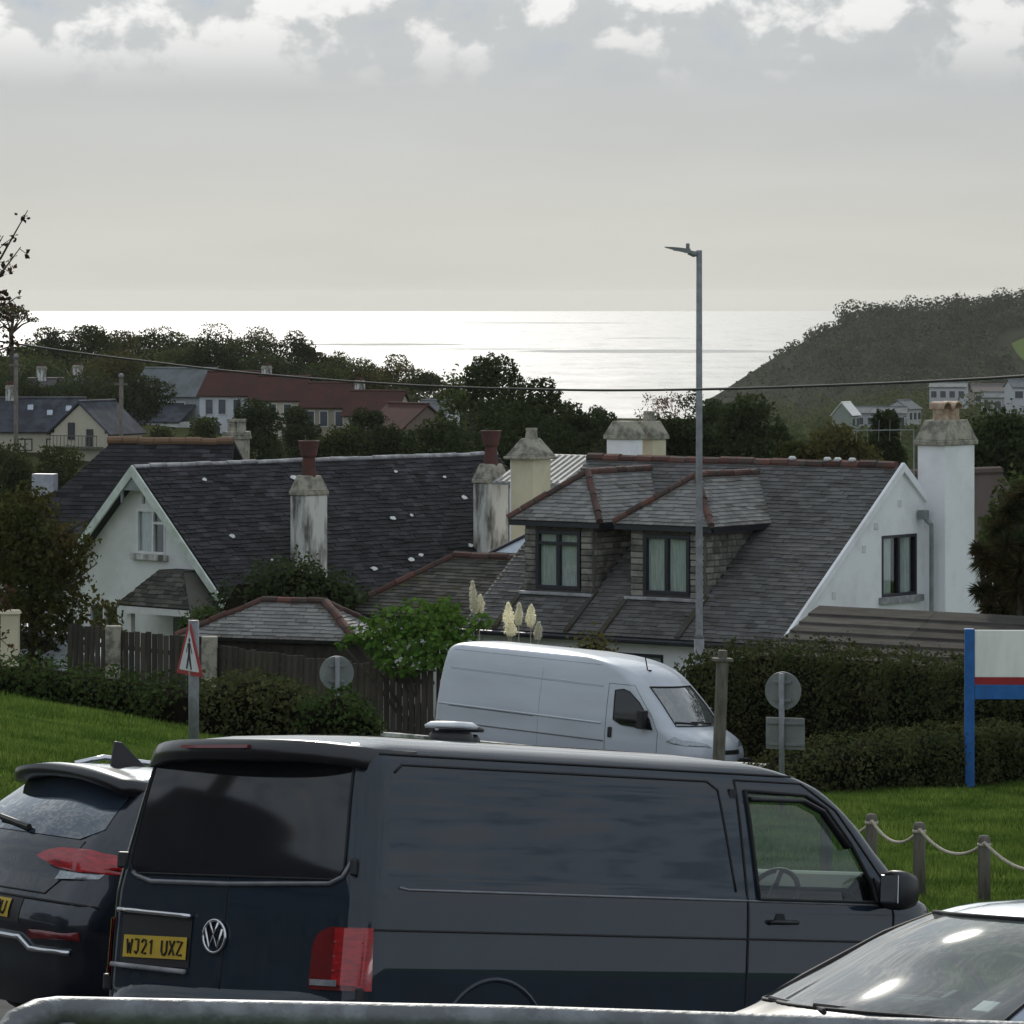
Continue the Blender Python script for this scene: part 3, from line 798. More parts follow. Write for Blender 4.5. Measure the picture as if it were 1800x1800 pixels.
# dormers
for x, w in dorm:
    yf, ys = -3.33, -3.52; ze, za = -1.12, -0.20; hw = w / 2 + 0.30
    D = bpy.data.objects.new('dormer', None); C.objects.link(D); D.parent = RH
    zs = yf * T + 0.02
    ww, wh = 1.12, 1.18
    wall_with_holes(D, (x - w / 2, yf, 0), (1, 0, 0), [(0, zs - .1), (w, zs - .1), (w, ze + .02), (0, ze + .02)], [((w - ww) / 2, (w + ww) / 2, zs + .05, zs + .05 + wh)], (0, -1, 0), 0.22, MT['mortar'], 'dormer_front')
    window(D, (x - ww / 2, yf - .04, zs + .05), (1, 0, 0), ww, wh, (0, -1, 0), MT['frame_dark'], 2, 0.78 if x < -5 else None, None, True, fw=0.08)
    mb = MB(); mb.box((x, yf - .06, zs - .03), (w + .12, 0.22, 0.06)); mb.build('sill', MT['ridge_grey'], D, bevel=0.01)
    for s in (-1, 1):
        mb = MB(); xx = x + s * (w / 2 - .11)
        mb.prism([(xx - .11, yf + .22, zs - .1), (xx - .11, yf + .22, ze), (xx - .11, ze / T, ze)], (0.22, 0, 0)); mb.build('dormer_cheek', MT['mortar'], D)
        # rubble facing stones on the cheek and the front piers
        yy = yf + .02
        for row in range(11):
            z = zs + 0.06 + row * 0.125
            if z > ze - .1: break
            y = yf + 0.02 + prng.uniform(0, .06)
            while y < (z - .08) / T * 1.0 and y < -1.5:
                L = prng.uniform(.16, .34)
                if s == 1 and y + L < (z + .02) / T - .04:
                    pass
                if y + L / 2 > z / T - 0.1: break
                mb = MB(); mb.box((x + s * (w / 2 + .012), y + L / 2, z), (0.035, L - .018, 0.108)); mb.build('stone', MT['stone'], D, bevel=0.012, seg=1)
                y += L
            for k in (0,):
                pw = (w - ww) / 2
                mb = MB(); mb.box((x + s * (ww / 2 + pw / 2), yf - .016, z), (pw - .012 + prng.uniform(-.02, .0), 0.05, 0.108)); mb.build('stone', MT['stone'], D, bevel=0.014, seg=1)
    mb = MB(); mb.box((x, yf - .02, (zs + .05 + wh + ze) / 2 + .01), (ww, 0.06, ze - zs - .06 - wh)); mb.build('lintel', MT['wood_dark'], D)
    dr = bpy.data.objects.new('dormer_roof', None); C.objects.link(dr); dr.parent = D
    yh = ys + hw * 0.98                      # hip point
    rise = za - ze
    A = Vector((x - hw, ys, ze)); B_ = Vector((x + hw, ys, ze)); H = Vector((x, yh, za)); K = Vector((x, za / T + .02, za))
    # front hip
    v = (H - (A + B_) / 2); L = v.length
    slates(dr, A, (1, 0, 0), v, [(0, 0), (2 * hw, 0), (hw, L)], 0.25, 0.11, MT['slate_pale'], prng, 40, jit=0.8)
    # sides
    for s in (1, -1):
        E0 = Vector((x + s * hw, ys, ze)); E1 = Vector((x + s * hw, ze / T + .02, ze))
        up = Vector((-s * hw, 0, rise)); Ls = up.length
        ly = E1.y - E0.y
        if s == 1: slates(dr, E0, (0, 1, 0), up, [(0, 0), (ly, 0), (K.y - ys, Ls), (yh - ys, Ls)], 0.25, 0.11, MT['slate_pale'], prng, 60, jit=0.8)
        else: slates(dr, E1, (0, -1, 0), up, [(0, 0), (ly, 0), (ly - (yh - ys), Ls), (ly - (K.y - ys), Ls)], 0.25, 0.11, MT['slate_pale'], prng, 30, jit=0.8)
    up3 = Vector((0, 0, .05))
    ridge_tiles(dr, K + up3, H + up3, MT['ridge_red'], prng, 0.075, 0.3)
    ridge_tiles(dr, A + up3, H + up3, MT['ridge_red'], prng, 0.07, 0.3)
    ridge_tiles(dr, B_ + up3, H + up3, MT['ridge_red'], prng, 0.07, 0.3)
    mb = MB(); mb.box((x, ys + .03, ze - .05), (2 * hw - .04, .05, .09)); mb.box((x + hw - .04, (ys + ze / T) / 2 + .05, ze - .05), (.05, ze / T - ys - .1, .09)); mb.box((x - hw + .04, (ys + ze / T) / 2 + .05, ze - .05), (.05, ze / T - ys - .1, .09))
    mb.box((x, (ys + yf) / 2 + 0.05, ze - .02), (2 * hw - .1, abs(ys - yf) + .1, 0.02)); mb.build('eaves_board', MT['frame_dark'], D)
# chimney on the gable
ch = chimney(RH, (0.17, 1.36, 0), 0.66, 1.08, GL, 0.42, MT['render_white'], 0, caph=0.40, pots=0, capw=1.14, ptop=0.70)
for y in (-0.20, 0.20):
    mb = MB(); mb.lathe([(0.17, 0.88), (0.15, 1.02), (0.16, 1.14), (0.11, 1.14), (0.11, 1.0)], (0, y, 0), 14); mb.build('chimney_pot', MT['pot_buff'], ch)
    mb = MB(); vs = []
    for j in range(11):
        t = math.pi * j / 10
        for q in (-0.17, 0.17): vs.append((q, y - math.cos(t) * 0.17, 1.14 + math.sin(t) * 0.15))
    mb.add(vs, [(2 * j, 2 * j + 2, 2 * j + 3, 2 * j + 1) for j in range(10)])
    o = mb.build('half_round_cowl', MT['pot_buff'], ch); md = o.modifiers.new('solid', 'SOLIDIFY'); md.thickness = 0.03
mb = MB(); mb.tube([(0.3, 0.62, -1.15), (0.3, 0.62, GL)], 0.045, 8); mb.tube([(0.12, 0.62, -1.0), (0.3, 0.62, -1.15)], 0.045, 8); mb.box((0.12, 0.60, -0.95), (0.16, 0.16, 0.18)); mb.build('drainpipe', MT['galv_dull'], RH)
mb = MB(); mb.tube([(-0.3, 0.9, 0.72), (-0.5, -1.0, 0.75)], 0.012, 6); mb.tube([(-.3, .9, .72), (-.3, .9, -.2)], .014, 6)
for i in range(5): mb.tube([(-0.34 - .03 * i, 0.5 - .35 * i - .02, 0.52), (-0.34 - .03 * i, 0.5 - .35 * i, 0.94)], 0.005, 5)
tag(mb.build('aerial', MT['galv_dull'], None), 'thin television aerial pointing left from the white gable chimney', 'aerial').matrix_world = RH.matrix_basis
# hipped lower wing on the left
W = bpy.data.objects.new('side_wing', None); C.objects.link(W); W.parent = RH
wx0, wx1, wy, wz, wr, wyr = -11.2, XL + 0.05, -4.05, -3.15, -2.02, -2.1
mb = MB(); mb.box(((wx0 + wx1) / 2 + .1, wy + 2.15, (GL + wz) / 2), (wx1 - wx0 - .4, 4.0, wz - GL)); mb.build('wall', MT['render_grey'], W)
wr_ = bpy.data.objects.new('wing_roof', None); C.objects.link(wr_); wr_.parent = W
v = Vector((0, wyr - wy, wr - wz)); L = v.length
hipx = 1.55
slates(wr_, (wx0, wy, wz), (1, 0, 0), v, [(0, 0), (wx1 - wx0, 0), (wx1 - wx0, L), (hipx, L)], 0.27, 0.12, MT['slate_moss'], prng, 120)
up = Vector((hipx, 0, wr - wz))
slates(wr_, (wx0, wy + 4.2, wz), (0, -1, 0), up, [(0, 0), (4.2, 0), (4.2 - (wyr - wy) , up.length), (4.2 - (wyr - wy) - .2, up.length)], 0.27, 0.12, MT['slate_moss'], prng, 40)
mb = MB(); mb.prism([(wx0 + hipx, wyr, wr), (wx1, wyr, wr), (wx1, wy + 4.2, wz), (wx0, wy + 4.2, wz)], (0, 0, .05)); mb.build('rear_slope', MT['slate_moss'], wr_)
ridge_tiles(wr_, (wx0 + hipx, wyr, wr + .04), (wx1, wyr, wr + .04), MT['ridge_red'], prng, 0.09)
ridge_tiles(wr_, (wx0, wy, wz + .04), (wx0 + hipx, wyr, wr + .04), MT['ridge_red'], prng, 0.08)
# glazed lantern behind the wing ridge
mb = MB(); q = [(-9.0, -1.75, -1.95), (-7.3, -1.75, -1.95), (-7.3, -.7, -1.15), (-7.75, -.7, -1.15)]
mb.prism(q, (0, .03, -.03)); G = mb.build('roof_glazing', mat('glazing', (0.42, 0.47, 0.52), 0.12, var=.05), W)
mb = MB()
for a, b in ((0, 3), (1, 2), (0, 1), (3, 2)): mb.tube([Vector(q[a]) + Vector((0, -.02, .02)), Vector(q[b]) + Vector((0, -.02, .02))], .035, 6)
mb.tube([(-8.2, -1.77, -1.93), (-7.5, -.72, -1.13)], .03, 6); mb.build('glazing_bar', MT['frame_dark'], G)
# low skirt slopes standing proud below each dormer
for x, w in dorm:
    for s in (-1, 1):
        mb = MB(); xx = x + s * (w / 2 + .04)
        mb.prism([(xx - .06, yf + .02, yf * T + .04), (xx + .06, yf + .02, yf * T + .04), (xx + .06, -4.3, -4.3 * T + .05), (xx - .06, -4.3, -4.3 * T + .05)], (0, 0, .05)); mb.build('lead_flashing', MT['slate_moss'], RH)

# ================================================================== left cottage
LA = P(238, 822, 100)
LH = empty('white_cottage', (LA.x, LA.y, LA.z), R(45), 'white gabled cottage with steep dark slate roof and two tall eaves chimneys', 'house')
T2 = 2.97 / 3.18; GL2 = -5.25; XR = 11.2
hw2 = 3.0
wall_with_holes(LH, (0.25, 0, 0), (0, -1, 0), [(-hw2, GL2), (hw2, GL2), (hw2, -hw2 * T2), (0, -0.03), (-hw2, -hw2 * T2)], [(-0.25, 0.72, -1.90, -0.92), (-1.9, -0.85, -3.85, -3.05)], (-1, 0, 0), 0.3, MT['render_grey'], 'gable_wall')
window(LH, (0.25, 0.25, -1.90), (0, -1, 0), 0.97, 0.98, (-1, 0, 0), MT['frame_white'], 2, 'asym', MT['render_dirty'], True, cur=((0.05, 0.5),), fw=0.055)
window(LH, (0.25, 1.9, -3.85), (0, -1, 0), 1.05, 0.8, (-1, 0, 0), MT['frame_white'], 2, None, MT['render_dirty'], False)
for s in (-1, 1):
    mb = MB(); mb.box((XR / 2 + .3, s * (hw2 - .15), (GL2 - hw2 * T2) / 2 - .1), (XR - .1, 0.28, -hw2 * T2 - GL2 - .2)); mb.build('side_wall', MT['render_grey'], LH)
mb = MB(); mb.prism([(XR, -hw2, GL2), (XR, hw2, GL2), (XR, hw2, -hw2 * T2), (XR, 0, 0), (XR, -hw2, -hw2 * T2)], (-.3, 0, 0)); mb.build('end_wall', MT['render_grey'], LH)
roof = bpy.data.objects.new('roof', None); C.objects.link(roof); roof.parent = LH
SL2 = math.sqrt(1 + T2 * T2); ev = 3.24
slates(roof, (0.0, -ev, -ev * T2), (1, 0, 0), (0, 1, T2), [(0, 0), (XR, 0), (XR, ev * SL2), (0, ev * SL2)], 0.30, 0.125, MT['slate_dark'], prng, 320, jit=1.6)
slates(roof, (XR, ev, -ev * T2), (-1, 0, 0), (0, -1, T2), [(0, 0), (XR, 0), (XR, ev * SL2), (0, ev * SL2)], 0.5, 0.3, MT['slate_dark'], prng, 0)
ridge_tiles(roof, (-.05, 0, 0.03), (XR, 0, 0.03), MT['ridge_grey'], prng, 0.055, 0.45)
# pale lichen patches scattered on the slates
for i in range(16):
    x = prng.uniform(1.2, 9.5); y = prng.uniform(-2.7, -0.2); r = prng.uniform(.05, .10)
    mb = MB(); k = 9; N2 = Vector((0, -T2, 1)).normalized(); B2 = Vector((0, 1, T2)).normalized()
    c0 = Vector((x, y, y * T2)) + N2 * .05
    mb.prism([c0 + Vector((1, 0, 0)) * math.cos(6.283 * j / k) * r * prng.uniform(.7, 1.3) + B2 * math.sin(6.283 * j / k) * r * prng.uniform(.5, .9) for j in range(k)], N2 * .012)
    mb.build('lichen_patch', MT['render_grey'], roof)
# barge boards
mb = MB()
for s in (-1, 1):
    mb = MB()
    mb.prism([(-0.12, s * 3.34, -3.34 * T2 - .16), (-0.12, s * 3.34, -3.34 * T2 + .05), (-0.12, 0, 0.06), (-0.12, 0, -.20)], (0.05, 0, 0)); mb.build('barge_board', MT['barge'], LH)
mb = MB(); mb.prism([(-0.08, -.02, -.15), (-0.08, -.36, -.50), (-0.08, .36, -.50), (-.08, .02, -.15)], (.04, 0, 0)); mb.build('apex_panel', MT['galv_dull'], LH)
mb = MB(); mb.box((-.07, -.36, -.62), (.05, .06, .32)); mb.box((-.07, .36, -.62), (.05, .06, .32)); mb.build('apex_bracket', MT['galv_dull'], LH)
# porch with a small hipped roof
PR = bpy.data.objects.new('porch', None); C.objects.link(PR); PR.parent = LH
pc, pw, pd, pe, pt = -1.52, 1.22, 1.0, -2.95, -2.22
A = Vector((0.2 - pd, pc + pw, pe)); Bp = Vector((0.2 - pd, pc - pw, pe)); H1 = Vector((-.28, pc + .42, pt)); H2 = Vector((-.28, pc - .42, pt)); K1 = Vector((.24, pc + .42, pt)); K2 = Vector((.24, pc - .42, pt))
v = (H1 + H2) / 2 - (A + Bp) / 2
slates(PR, A, (0, -1, 0), v, [(0, 0), (2 * pw, 0), (pw + .42, v.length), (pw - .42, v.length)], 0.25, 0.11, MT['slate_moss'], prng, 60)
for s, Aq, Hq, Kq in ((1, A, H1, K1), (-1, Bp, H2, K2)):
    mb = MB(); mb.prism([Aq, Hq, Kq, Vector((.24, Aq.y, pe))], (0, 0, -.05)); mb.build('roof_side', MT['slate_moss'], PR)
mb = MB(); mb.prism([H1, H2, K2, K1], (0, 0, .04)); mb.build('roof_top', MT['slate_moss'], PR)
mb = MB(); mb.box((0.2 - pd + .03, pc, pe - .09), (.06, 2 * pw - .06, .14)); mb.build('fascia', MT['frame_white'], PR)
for s in (-1, 1):
    mb = MB(); mb.box((-.6, pc + s * .95, (GL2 + pe) / 2 - .1), (.12, .12, pe - GL2 - .2)); mb.build('post', MT['frame_white'], PR)
mb = MB(); mb.box((.22, pc, GL2 + 1.0), (.06, .95, 2.0)); mb.build('door', MT['frame_dark'], PR)
# chimneys on the eaves wall
for x, y, w, zt in ((2.92, -2.45, 0.62, -0.62), (8.62, -2.40, 0.62, -0.52)):
    c2 = chimney(LH, (x, y, 0), w * 1.06, w * 0.8, GL2, zt, MT['render_dirty'], R(0), caph=0.34, pots=0, capw=1.10, ptop=0.62)
    mb = MB()
    mb.lathe([(0.18, zt + .40), (0.15, zt + .60), (0.14, zt + .82), (0.18, zt + .88), (0.19, zt + .95), (0.23, zt + 1.15), (0.25, zt + 1.20), (0.18, zt + 1.20), (.13, zt + 1.0)], (0, 0, 0), 16)
    mb.build('tall_chimney_pot', MT['pot_red'], c2)

# ================================================================== smaller buildings around
def simple_house(name, label, u, v_ridge, d, rz, L, W, pitch, wall_h, wm, rm, cat='house', group=None, gable_dir=1, ridge_mat=None, skyl=0, chim=()):
    """house whose ridge middle stands at pixel (u,v_ridge) and depth d; local x along the ridge"""
    c = P(u, v_ridge, d)
    H = empty(name, (c.x, c.y, c.z), rz, label, cat, group)
    t = math.tan(R(pitch)); hw = W / 2; ze = -hw * t; g0 = ze - wall_h
    mb = MB()
    for s in (-1, 1):
        mb.box((0, s * (hw - .15), (ze + g0) / 2 - .05), (L - .02, .3, ze - g0 - .1))
    for s in (-1, 1):
        mb.prism([(s * L / 2, -hw + .31, g0), (s * L / 2, hw - .31, g0), (s * L / 2, hw - .31, ze + .2), (s * L / 2, 0, -.12), (s * L / 2, -hw + .31, ze + .2)], (-s * .3, 0, 0))
    mb.build('wall', wm, H)
    ro = bpy.data.objects.new('roof', None); C.objects.link(ro); ro.parent = H
    ov = .3; sl = (hw + ov) * math.sqrt(1 + t * t)
    for s in (-1, 1):
        mb = MB()
        N = Vector((0, s * t, 1)).normalized()
        mb.prism([(-L / 2 - .2, 0, 0), (L / 2 + .2, 0, 0), (L / 2 + .2, s * (hw + ov), -(hw + ov) * t), (-L / 2 - .2, s * (hw + ov), -(hw + ov) * t)], N * .12)
        mb.build('roof_slope', rm, ro)
    mb = MB(); mb.tube([(-L / 2 - .2, 0, .14), (L / 2 + .2, 0, .14)], .13, 8); mb.build('ridge', ridge_mat or rm, ro)
    for x, y, w, h in chim:
        chimney(H, (x, y, 0), w, w * .75, -abs(y) * t - .6, h, MT['render_cream'] if wm is MT['render_cream'] else MT['render_dirty'], 0, caph=.2, pots=2, potm=MT['pot_red'], ptop=.9)
    return H, ze, g0, hw, t
def facade_windows(H, x0, y, zs, w, h, n, step, s, fm=None, cols=2):
    for i in range(n):
        window(H, (x0 + i * step if s < 0 else x0 + i * step + w, y, zs), (1 if s < 0 else -1, 0, 0), w, h, (0, s, 0), fm or MT['frame_white'], cols, None, None, False, fw=.09)

# pale chimney with moulded cap between the two houses, on its own low white house with a ribbed translucent roof
c = P(950, 812, 103)
MH = empty('ribbed_roof_house', (c.x, c.y, c.z), R(-40), 'low white house with pale ribbed roof behind the two slate roofs', 'house')
mb = MB(); mb.box((0.6, 1.6, -2.9), (3.2, 3.0, 5.0)); mb.build('wall', MT['render_white'], MH)
mb = MB(); mb.prism([(-1.4, 0.0, -.55), (2.6, 0.0, -.55), (2.6, 1.3, .02), (-1.4, 1.3, .02)], (0, -.02, .06)); RB = mb.build('roof_sheet', mat('roof_sheet', (0.34, 0.35, 0.36), .8, var=.1), MH)
for i in range(22):
    x = -1.3 + i * .185
    mb = MB(); mb.prism([(x, -.03, -.50), (x + .07, -.03, -.50), (x + .07, 1.3, .09), (x, 1.3, .09)], (0, -.02, .04)); mb.build('roof_rib', mat('roof_rib', (0.42, .41, .37), .7) if i == 0 else bpy.data.materials['roof_rib'], RB)
mb = MB(); mb.box((0.6, 1.38, .08), (4.0, .12, .08)); mb.build('ridge_flashing', MT['frame_white'], MH)
c = P(933, 806, 98.5)
CH = empty('pale_chimney', (c.x, c.y, c.z), R(-38), 'cream and white chimney with stepped stone cap between the slate roofs', 'chimney')
q = chimney(CH, (0, 0, 0), 0.62, 0.62, -4.5, 0.0, MT['render_cream'], 0, caph=.34, pots=0, capw=1.22, ptop=.42, finial=True)
mb = MB(); mb.box((-.313, 0, -2.2), (.02, .61, 4.4)); mb.build('white_face', MT['render_white'], q)
mb = MB(); mb.box((0, 0, .02), (.86, .86, .06)); mb.build('cap_ledge', MT['cap_stone'], q, bevel=.02)
for i, (uu, ww, m_) in enumerate(((1098, .62, 'render_white'), (1140, .60, 'render_cream'))):
    c = P(uu, 772, 100 + i * .6)
    k = empty('stub_chimney', (c.x, c.y, c.z), R(-38), ['white sided squat chimney behind the red ridge, left of a pair', 'buff squat chimney behind the red ridge, right of a pair'][i], 'chimney', 'pair of squat chimneys behind the ridge')
    chimney(k, (0, 0, 0), ww, .5, -2.2, 0.0, MT[m_], 0, caph=.30, pots=0, capw=1.2, ptop=.6, finial=(i == 1))
# brown tiled roof peeping out right of the white gable chimney
simple_house('tiled_house', 'brown tiled roof just visible right of the white gable chimney', 1668, 842, 112, R(40), 3.2, 5, 46, 2.4, MT['stone'], mat('brown_tiles', (0.10, 0.08, .072), .95, spec=.1, col2=(.09, .07, .06), scale=2, bump=.4, bscale=12))

# rear cottage on the left: dark slate roof, clay ridge, white lead cheek, buff chimney
c = P(215, 778, 122)
BH = empty('rear_cottage', (c.x, c.y, c.z), R(-12), 'dark slate roof with orange clay ridge behind the white cottage', 'house')
t = math.tan(R(44)); ev = 3.4
rr = bpy.data.objects.new('roof', None); C.objects.link(rr); rr.parent = BH
slates(rr, (-1.9, -ev, -ev * t), (1, 0, 0), (0, 1, t), [(-1.2, 0), (5.6, 0), (5.0, ev * math.sqrt(1 + t * t)), (1.6, ev * math.sqrt(1 + t * t))], .34, .15, MT['slate_dark'], prng, 150, jit=.6)
mb = MB(); mb.prism([(-.3, 0, 0), (3.1, 0, 0), (3.6, 3, -2.6), (-3, 3, -2.6)], (0, 0, .08)); mb.build('rear_slope', MT['slate_dark'], rr)
ridge_tiles(rr, (-.4, 0, .05), (3.1, 0, .05), mat('orange_ridge', (.17, .095, .055), .8, col2=(.15, .09, .05), scale=3), prng, .11, .4)
mb = MB(); mb.box((.4, .2, -4.6), (6, 5.5, 3.0)); mb.build('wall', MT['render_grey'], BH)
mb = MB(); mb.prism([(-2.05, -1.5, -1.45), (-1.45, -1.5, -1.25), (-1.45, -1.5, -.80), (-2.05, -1.5, -.80)], (0, .4, 0)); mb.build('lead_cheek', mat('lead', (.32, .33, .37), .5), BH)
c = P(416, 772, 126)
k = empty('buff_chimney', (c.x, c.y, c.z), R(-12), 'buff stone chimney rising behind the grey ridge of the white cottage', 'chimney')
chimney(k, (0, 0, 0), .62, .5, -2.5, 0, MT['cap_stone'], 0, caph=.12, pots=2, potm=MT['cap_stone'], ptop=.95, poth=.34)

# small hipped store with red hip tiles, its fence in front
c = P(520, 1060, 89)
ST = empty('hipped_store', (c.x, c.y, c.z), R(-22), 'small grey slate hipped store with red hip tiles behind the fence', 'outbuilding')
sr = bpy.data.objects.new('roof', None); C.objects.link(sr); sr.parent = ST
ze = -.66; yf = -.95; xl, xr = -2.15, 1.7; hl, hr = -.72, .62
v = Vector((0, -yf, -ze)); L = v.length
slates(sr, (xl, yf, ze), (1, 0, 0), v, [(0, 0), (xr - xl, 0), (hr - xl, L), (hl - xl, L)], .25, .11, MT['slate_pale'], prng, 170)
upv = Vector((hr - xr, 0, -ze))
slates(sr, (xr, yf, ze), (0, 1, 0), upv, [(0, 0), (2 * -yf, 0), (-yf, upv.length)], .25, .11, MT['slate_pale'], prng, 60)
upv = Vector((hl - xl, 0, -ze))
slates(sr, (xl, -yf, ze), (0, -1, 0), upv, [(0, 0), (2 * -yf, 0), (-yf, upv.length)], .25, .11, MT['slate_pale'], prng, 30)
mb = MB(); mb.prism([(hl, 0, 0), (hr, 0, 0), (xr, -yf, ze), (xl, -yf, ze)], (0, 0, .04)); mb.build('rear_slope', MT['slate_pale'], sr)
ridge_tiles(sr, (hl, 0, .05), (hr, 0, .05), MT['ridge_red'], prng, .075, .33)
ridge_tiles(sr, (xl, yf, ze + .04), (hl, 0, .05), MT['ridge_red'], prng, .065, .33)
ridge_tiles(sr, (xr, yf, ze + .05), (hr, 0, .05), MT['ridge_red'], prng, .085, .33)
ridge_tiles(sr, (xr, -yf, ze + .04), (hr, 0, .05), MT['ridge_red'], prng, .065, .33)
mb = MB(); mb.box(((xl + xr) / 2, 0, ze - 1.2), (xr - xl - .4, 1.6, 2.3)); mb.build('wall', MT['wood_dark'], ST)

# garage with a roof of broad lapped boards, right
c = P(1436, 1072, 84)
GA = empty('garage', (c.x, c.y, c.z), R(-38), 'low garage with dark lapped board roof in front of the white gable', 'garage')
gr = bpy.data.objects.new('roof', None); C.objects.link(gr); gr.parent = GA
bm_ = mat('roof_board', (.075, .07, .062), .95, spec=.1, col2=(.05, .047, .04), scale=3, stretch=(.5, 3, 3), bump=.5, rnd=.25)
for i in range(8):
    y0 = -.30 * (i + 1); y1 = -.30 * i + .05
    for jx in range(3):
        mb = MB(); xa = jx * 2.6 + (.0 if jx == 0 else 0.0); xb = xa + 2.59
        mb.prism([(xa, y0, y0 * .46 + .05), (xb, y0, y0 * .46 + .05), (xb, y1, y1 * .46 + .01), (xa, y1, y1 * .46 + .01)], (0, .02, .045))
        mb.build('roof_board', bm_, gr)
mb = MB(); mb.prism([(.02, .1, -.02), (7.7, .1, -.02), (7.7, -2.42, -1.14), (.02, -2.42, -1.14)], (0, 0, -.06)); mb.build('roof_deck', MT['deck'], gr)
mb = MB(); mb.box((3.9, -1.2, -2.1), (7.2, 2.2, 2.0)); mb.build('wall', MT['render_white'], GA)
mb = MB(); mb.box((3.8, .12, .02), (7.6, .16, .08)); mb.build('ridge_board', MT['ridge_grey'], GA)

# timber fence along the lane: posts, boards one by one
FA, FB = P(118, 1096, 90), P(762, 1168, 84.5)
FE = empty('board_fence', (FA.x, FA.y, gz(FA.x, FA.y)), 0, 'dark close boarded timber fence between stone posts left of the white van', 'fence')
dv = (FB - FA); n = 62; pm = MB().box((0, 0, 0), (.122, .022, 1.0)).mesh('board'); pm.materials.append(MT['wood_dark'])
ang = math.atan2(dv.y, dv.x)
for i in range(n):
    q = FA + dv * ((i + .5) / n); wv_ = prng.uniform(-.03, .03)
    h = 1.75 + wv_ - (.15 if i > 20 else 0)
    o = bpy.data.objects.new('board', pm); C.objects.link(o); o.parent = FE
    zt = q.z - (.12 if i > 22 else 0) + wv_
    o.location = (q.x - FA.x, q.y - FA.y, zt - h / 2 - FE.location.z); o.scale = (1, 1, h); o.rotation_euler = (0, prng.gauss(0, .008), ang)
for k in (.35, 1.35):
    mb = MB(); mb.tube([Vector((0, .05, FA.z - k - FE.location.z)), Vector((dv.x, dv.y + .05, FB.z - k - FE.location.z))], .045, 4); mb.build('rail', MT['wood_dark'], FE)
for i, t_ in enumerate((0.135, 0.405)):
    q = FA + dv * t_
    mb = MB(); mb.box((q.x - FA.x, q.y - FA.y - .12, q.z + .02 - 1.0 - FE.location.z), (.30, .24, 2.1)); mb.build('post', MT['cap_stone'], FE, bevel=.02)
c = P(18, 1082, 88)
mb = MB(); mb.box((0, 0, -.9), (.34, .34, 1.9)); mb.box((0, 0, .07), (.42, .42, .08), taper=.8); o = mb.build('gate_pillar', MT['render_cream'], bevel=.02); o.location = (c.x, c.y, c.z)
tag(o, 'cream stone gate pillar at the left edge by the hedge', 'pillar')
c = P(45, 1098, 92)
cw = empty('white_car', (c.x, c.y, c.z), R(-30), 'sliver of a white car roof seen beyond the left hedge', 'car')
mb = MB(); k = []
for x, z in ((-1.0, -.35), (-.75, -.08), (-.3, 0.0), (.5, -.02), (1.1, -.12), (1.7, -.45), (2.3, -.5), (2.5, -.9), (-1.25, -.9)): k.append((x, -.7, z))
mb.prism(k, (0, 1.4, 0)); mb.build('body', mat('white_paint', (.75, .76, .78), .25, coat=.6, var=.02), cw, bevel=.06, seg=3)
mb = MB(); mb.prism([(-.8, -.72, -.42), (-.62, -.72, -.14), (.5, -.72, -.08), (1.0, -.72, -.2), (1.4, -.72, -.42)], (0, 1.44, 0)); mb.build('window', MT['frame_dark'], cw)
for x in (-.7, 1.7):
    mb = MB(); mb.lathe([(.2, -.72), (.3, -.72), (.3, .72), (.2, .72)], (x, 0, -1.05), 18, axis='y'); mb.build('wheel', MT['tyre'], cw)

# ================================================================== far houses on the left slope
tile_red = mat('red_tiles', (0.075, 0.034, 0.028), .9, spec=.1, col2=(.055, .032, .028), scale=.9, bump=.5, bscale=4)
tile_grey = mat('grey_tiles', (0.15, .165, .17), .9, spec=.1, col2=(.11, .12, .12), scale=.8, bump=.4, bscale=4)
tile_blue = mat('blue_slates', (0.05, 0.055, 0.068), .8, spec=.15, var=.3, scale=1.0, bump=.3, bscale=6)
cream = mat('far_cream', (.46, .43, .33), .85, var=.06)
H, ze, g0, hw, t = simple_house('cream_house', 'cream house with blue slate roof and roof lights, far left slope', 70, 703, 370, R(2), 7.2, 5.6, 40, 2.6, cream, tile_blue, chim=((-2.4, 0, .7, .9),))
for x, y in ((-.7, -.9), (.9, -1.4), (2.4, -1.0)):
    mb = MB(); mb.box((x, y, y * t * -1 * -1 + .18), (.45, .05, .6), Matrix.Rotation(R(50) * -1, 3, 'X')); mb.build('roof_light', mat('roof_light', (.4, .44, .5), .1) if x < 0 else bpy.data.materials['roof_light'], H)
facade_windows(H, -1.6, -hw - .02, g0 + .9, 1.2, 1.0, 2, 2.3, -1, MT['frame_dark'])
H, ze, g0, hw, t = simple_house('cream_gable_wing', 'cream gable with two dark balcony doors beside the blue slate roof', 170, 708, 364, R(62), 5.0, 5.4, 40, 2.8, cream, tile_blue)
for y, z in ((.75, -2.2), (-1.0, -2.7)):
    mb = MB(); mb.box((-2.53, y, z), (.10, .62, 1.35)); mb.build('door', MT['frame_dark'], H)
mb = MB(); mb.box((-3.0, 0, -3.5), (.9, 4.6, .15)); mb.build('balcony', MT['stone'], H)
for i in range(14):
    mb = MB(); mb.box((-3.4, -2.2 + i * .34, -3.0), (.04, .04, .9)); mb.build('baluster', MT['wood_grey'], H)
mb = MB(); mb.box((-3.4, 0, -2.55), (.06, 4.6, .07)); mb.build('balcony_rail', MT['wood_grey'], H)

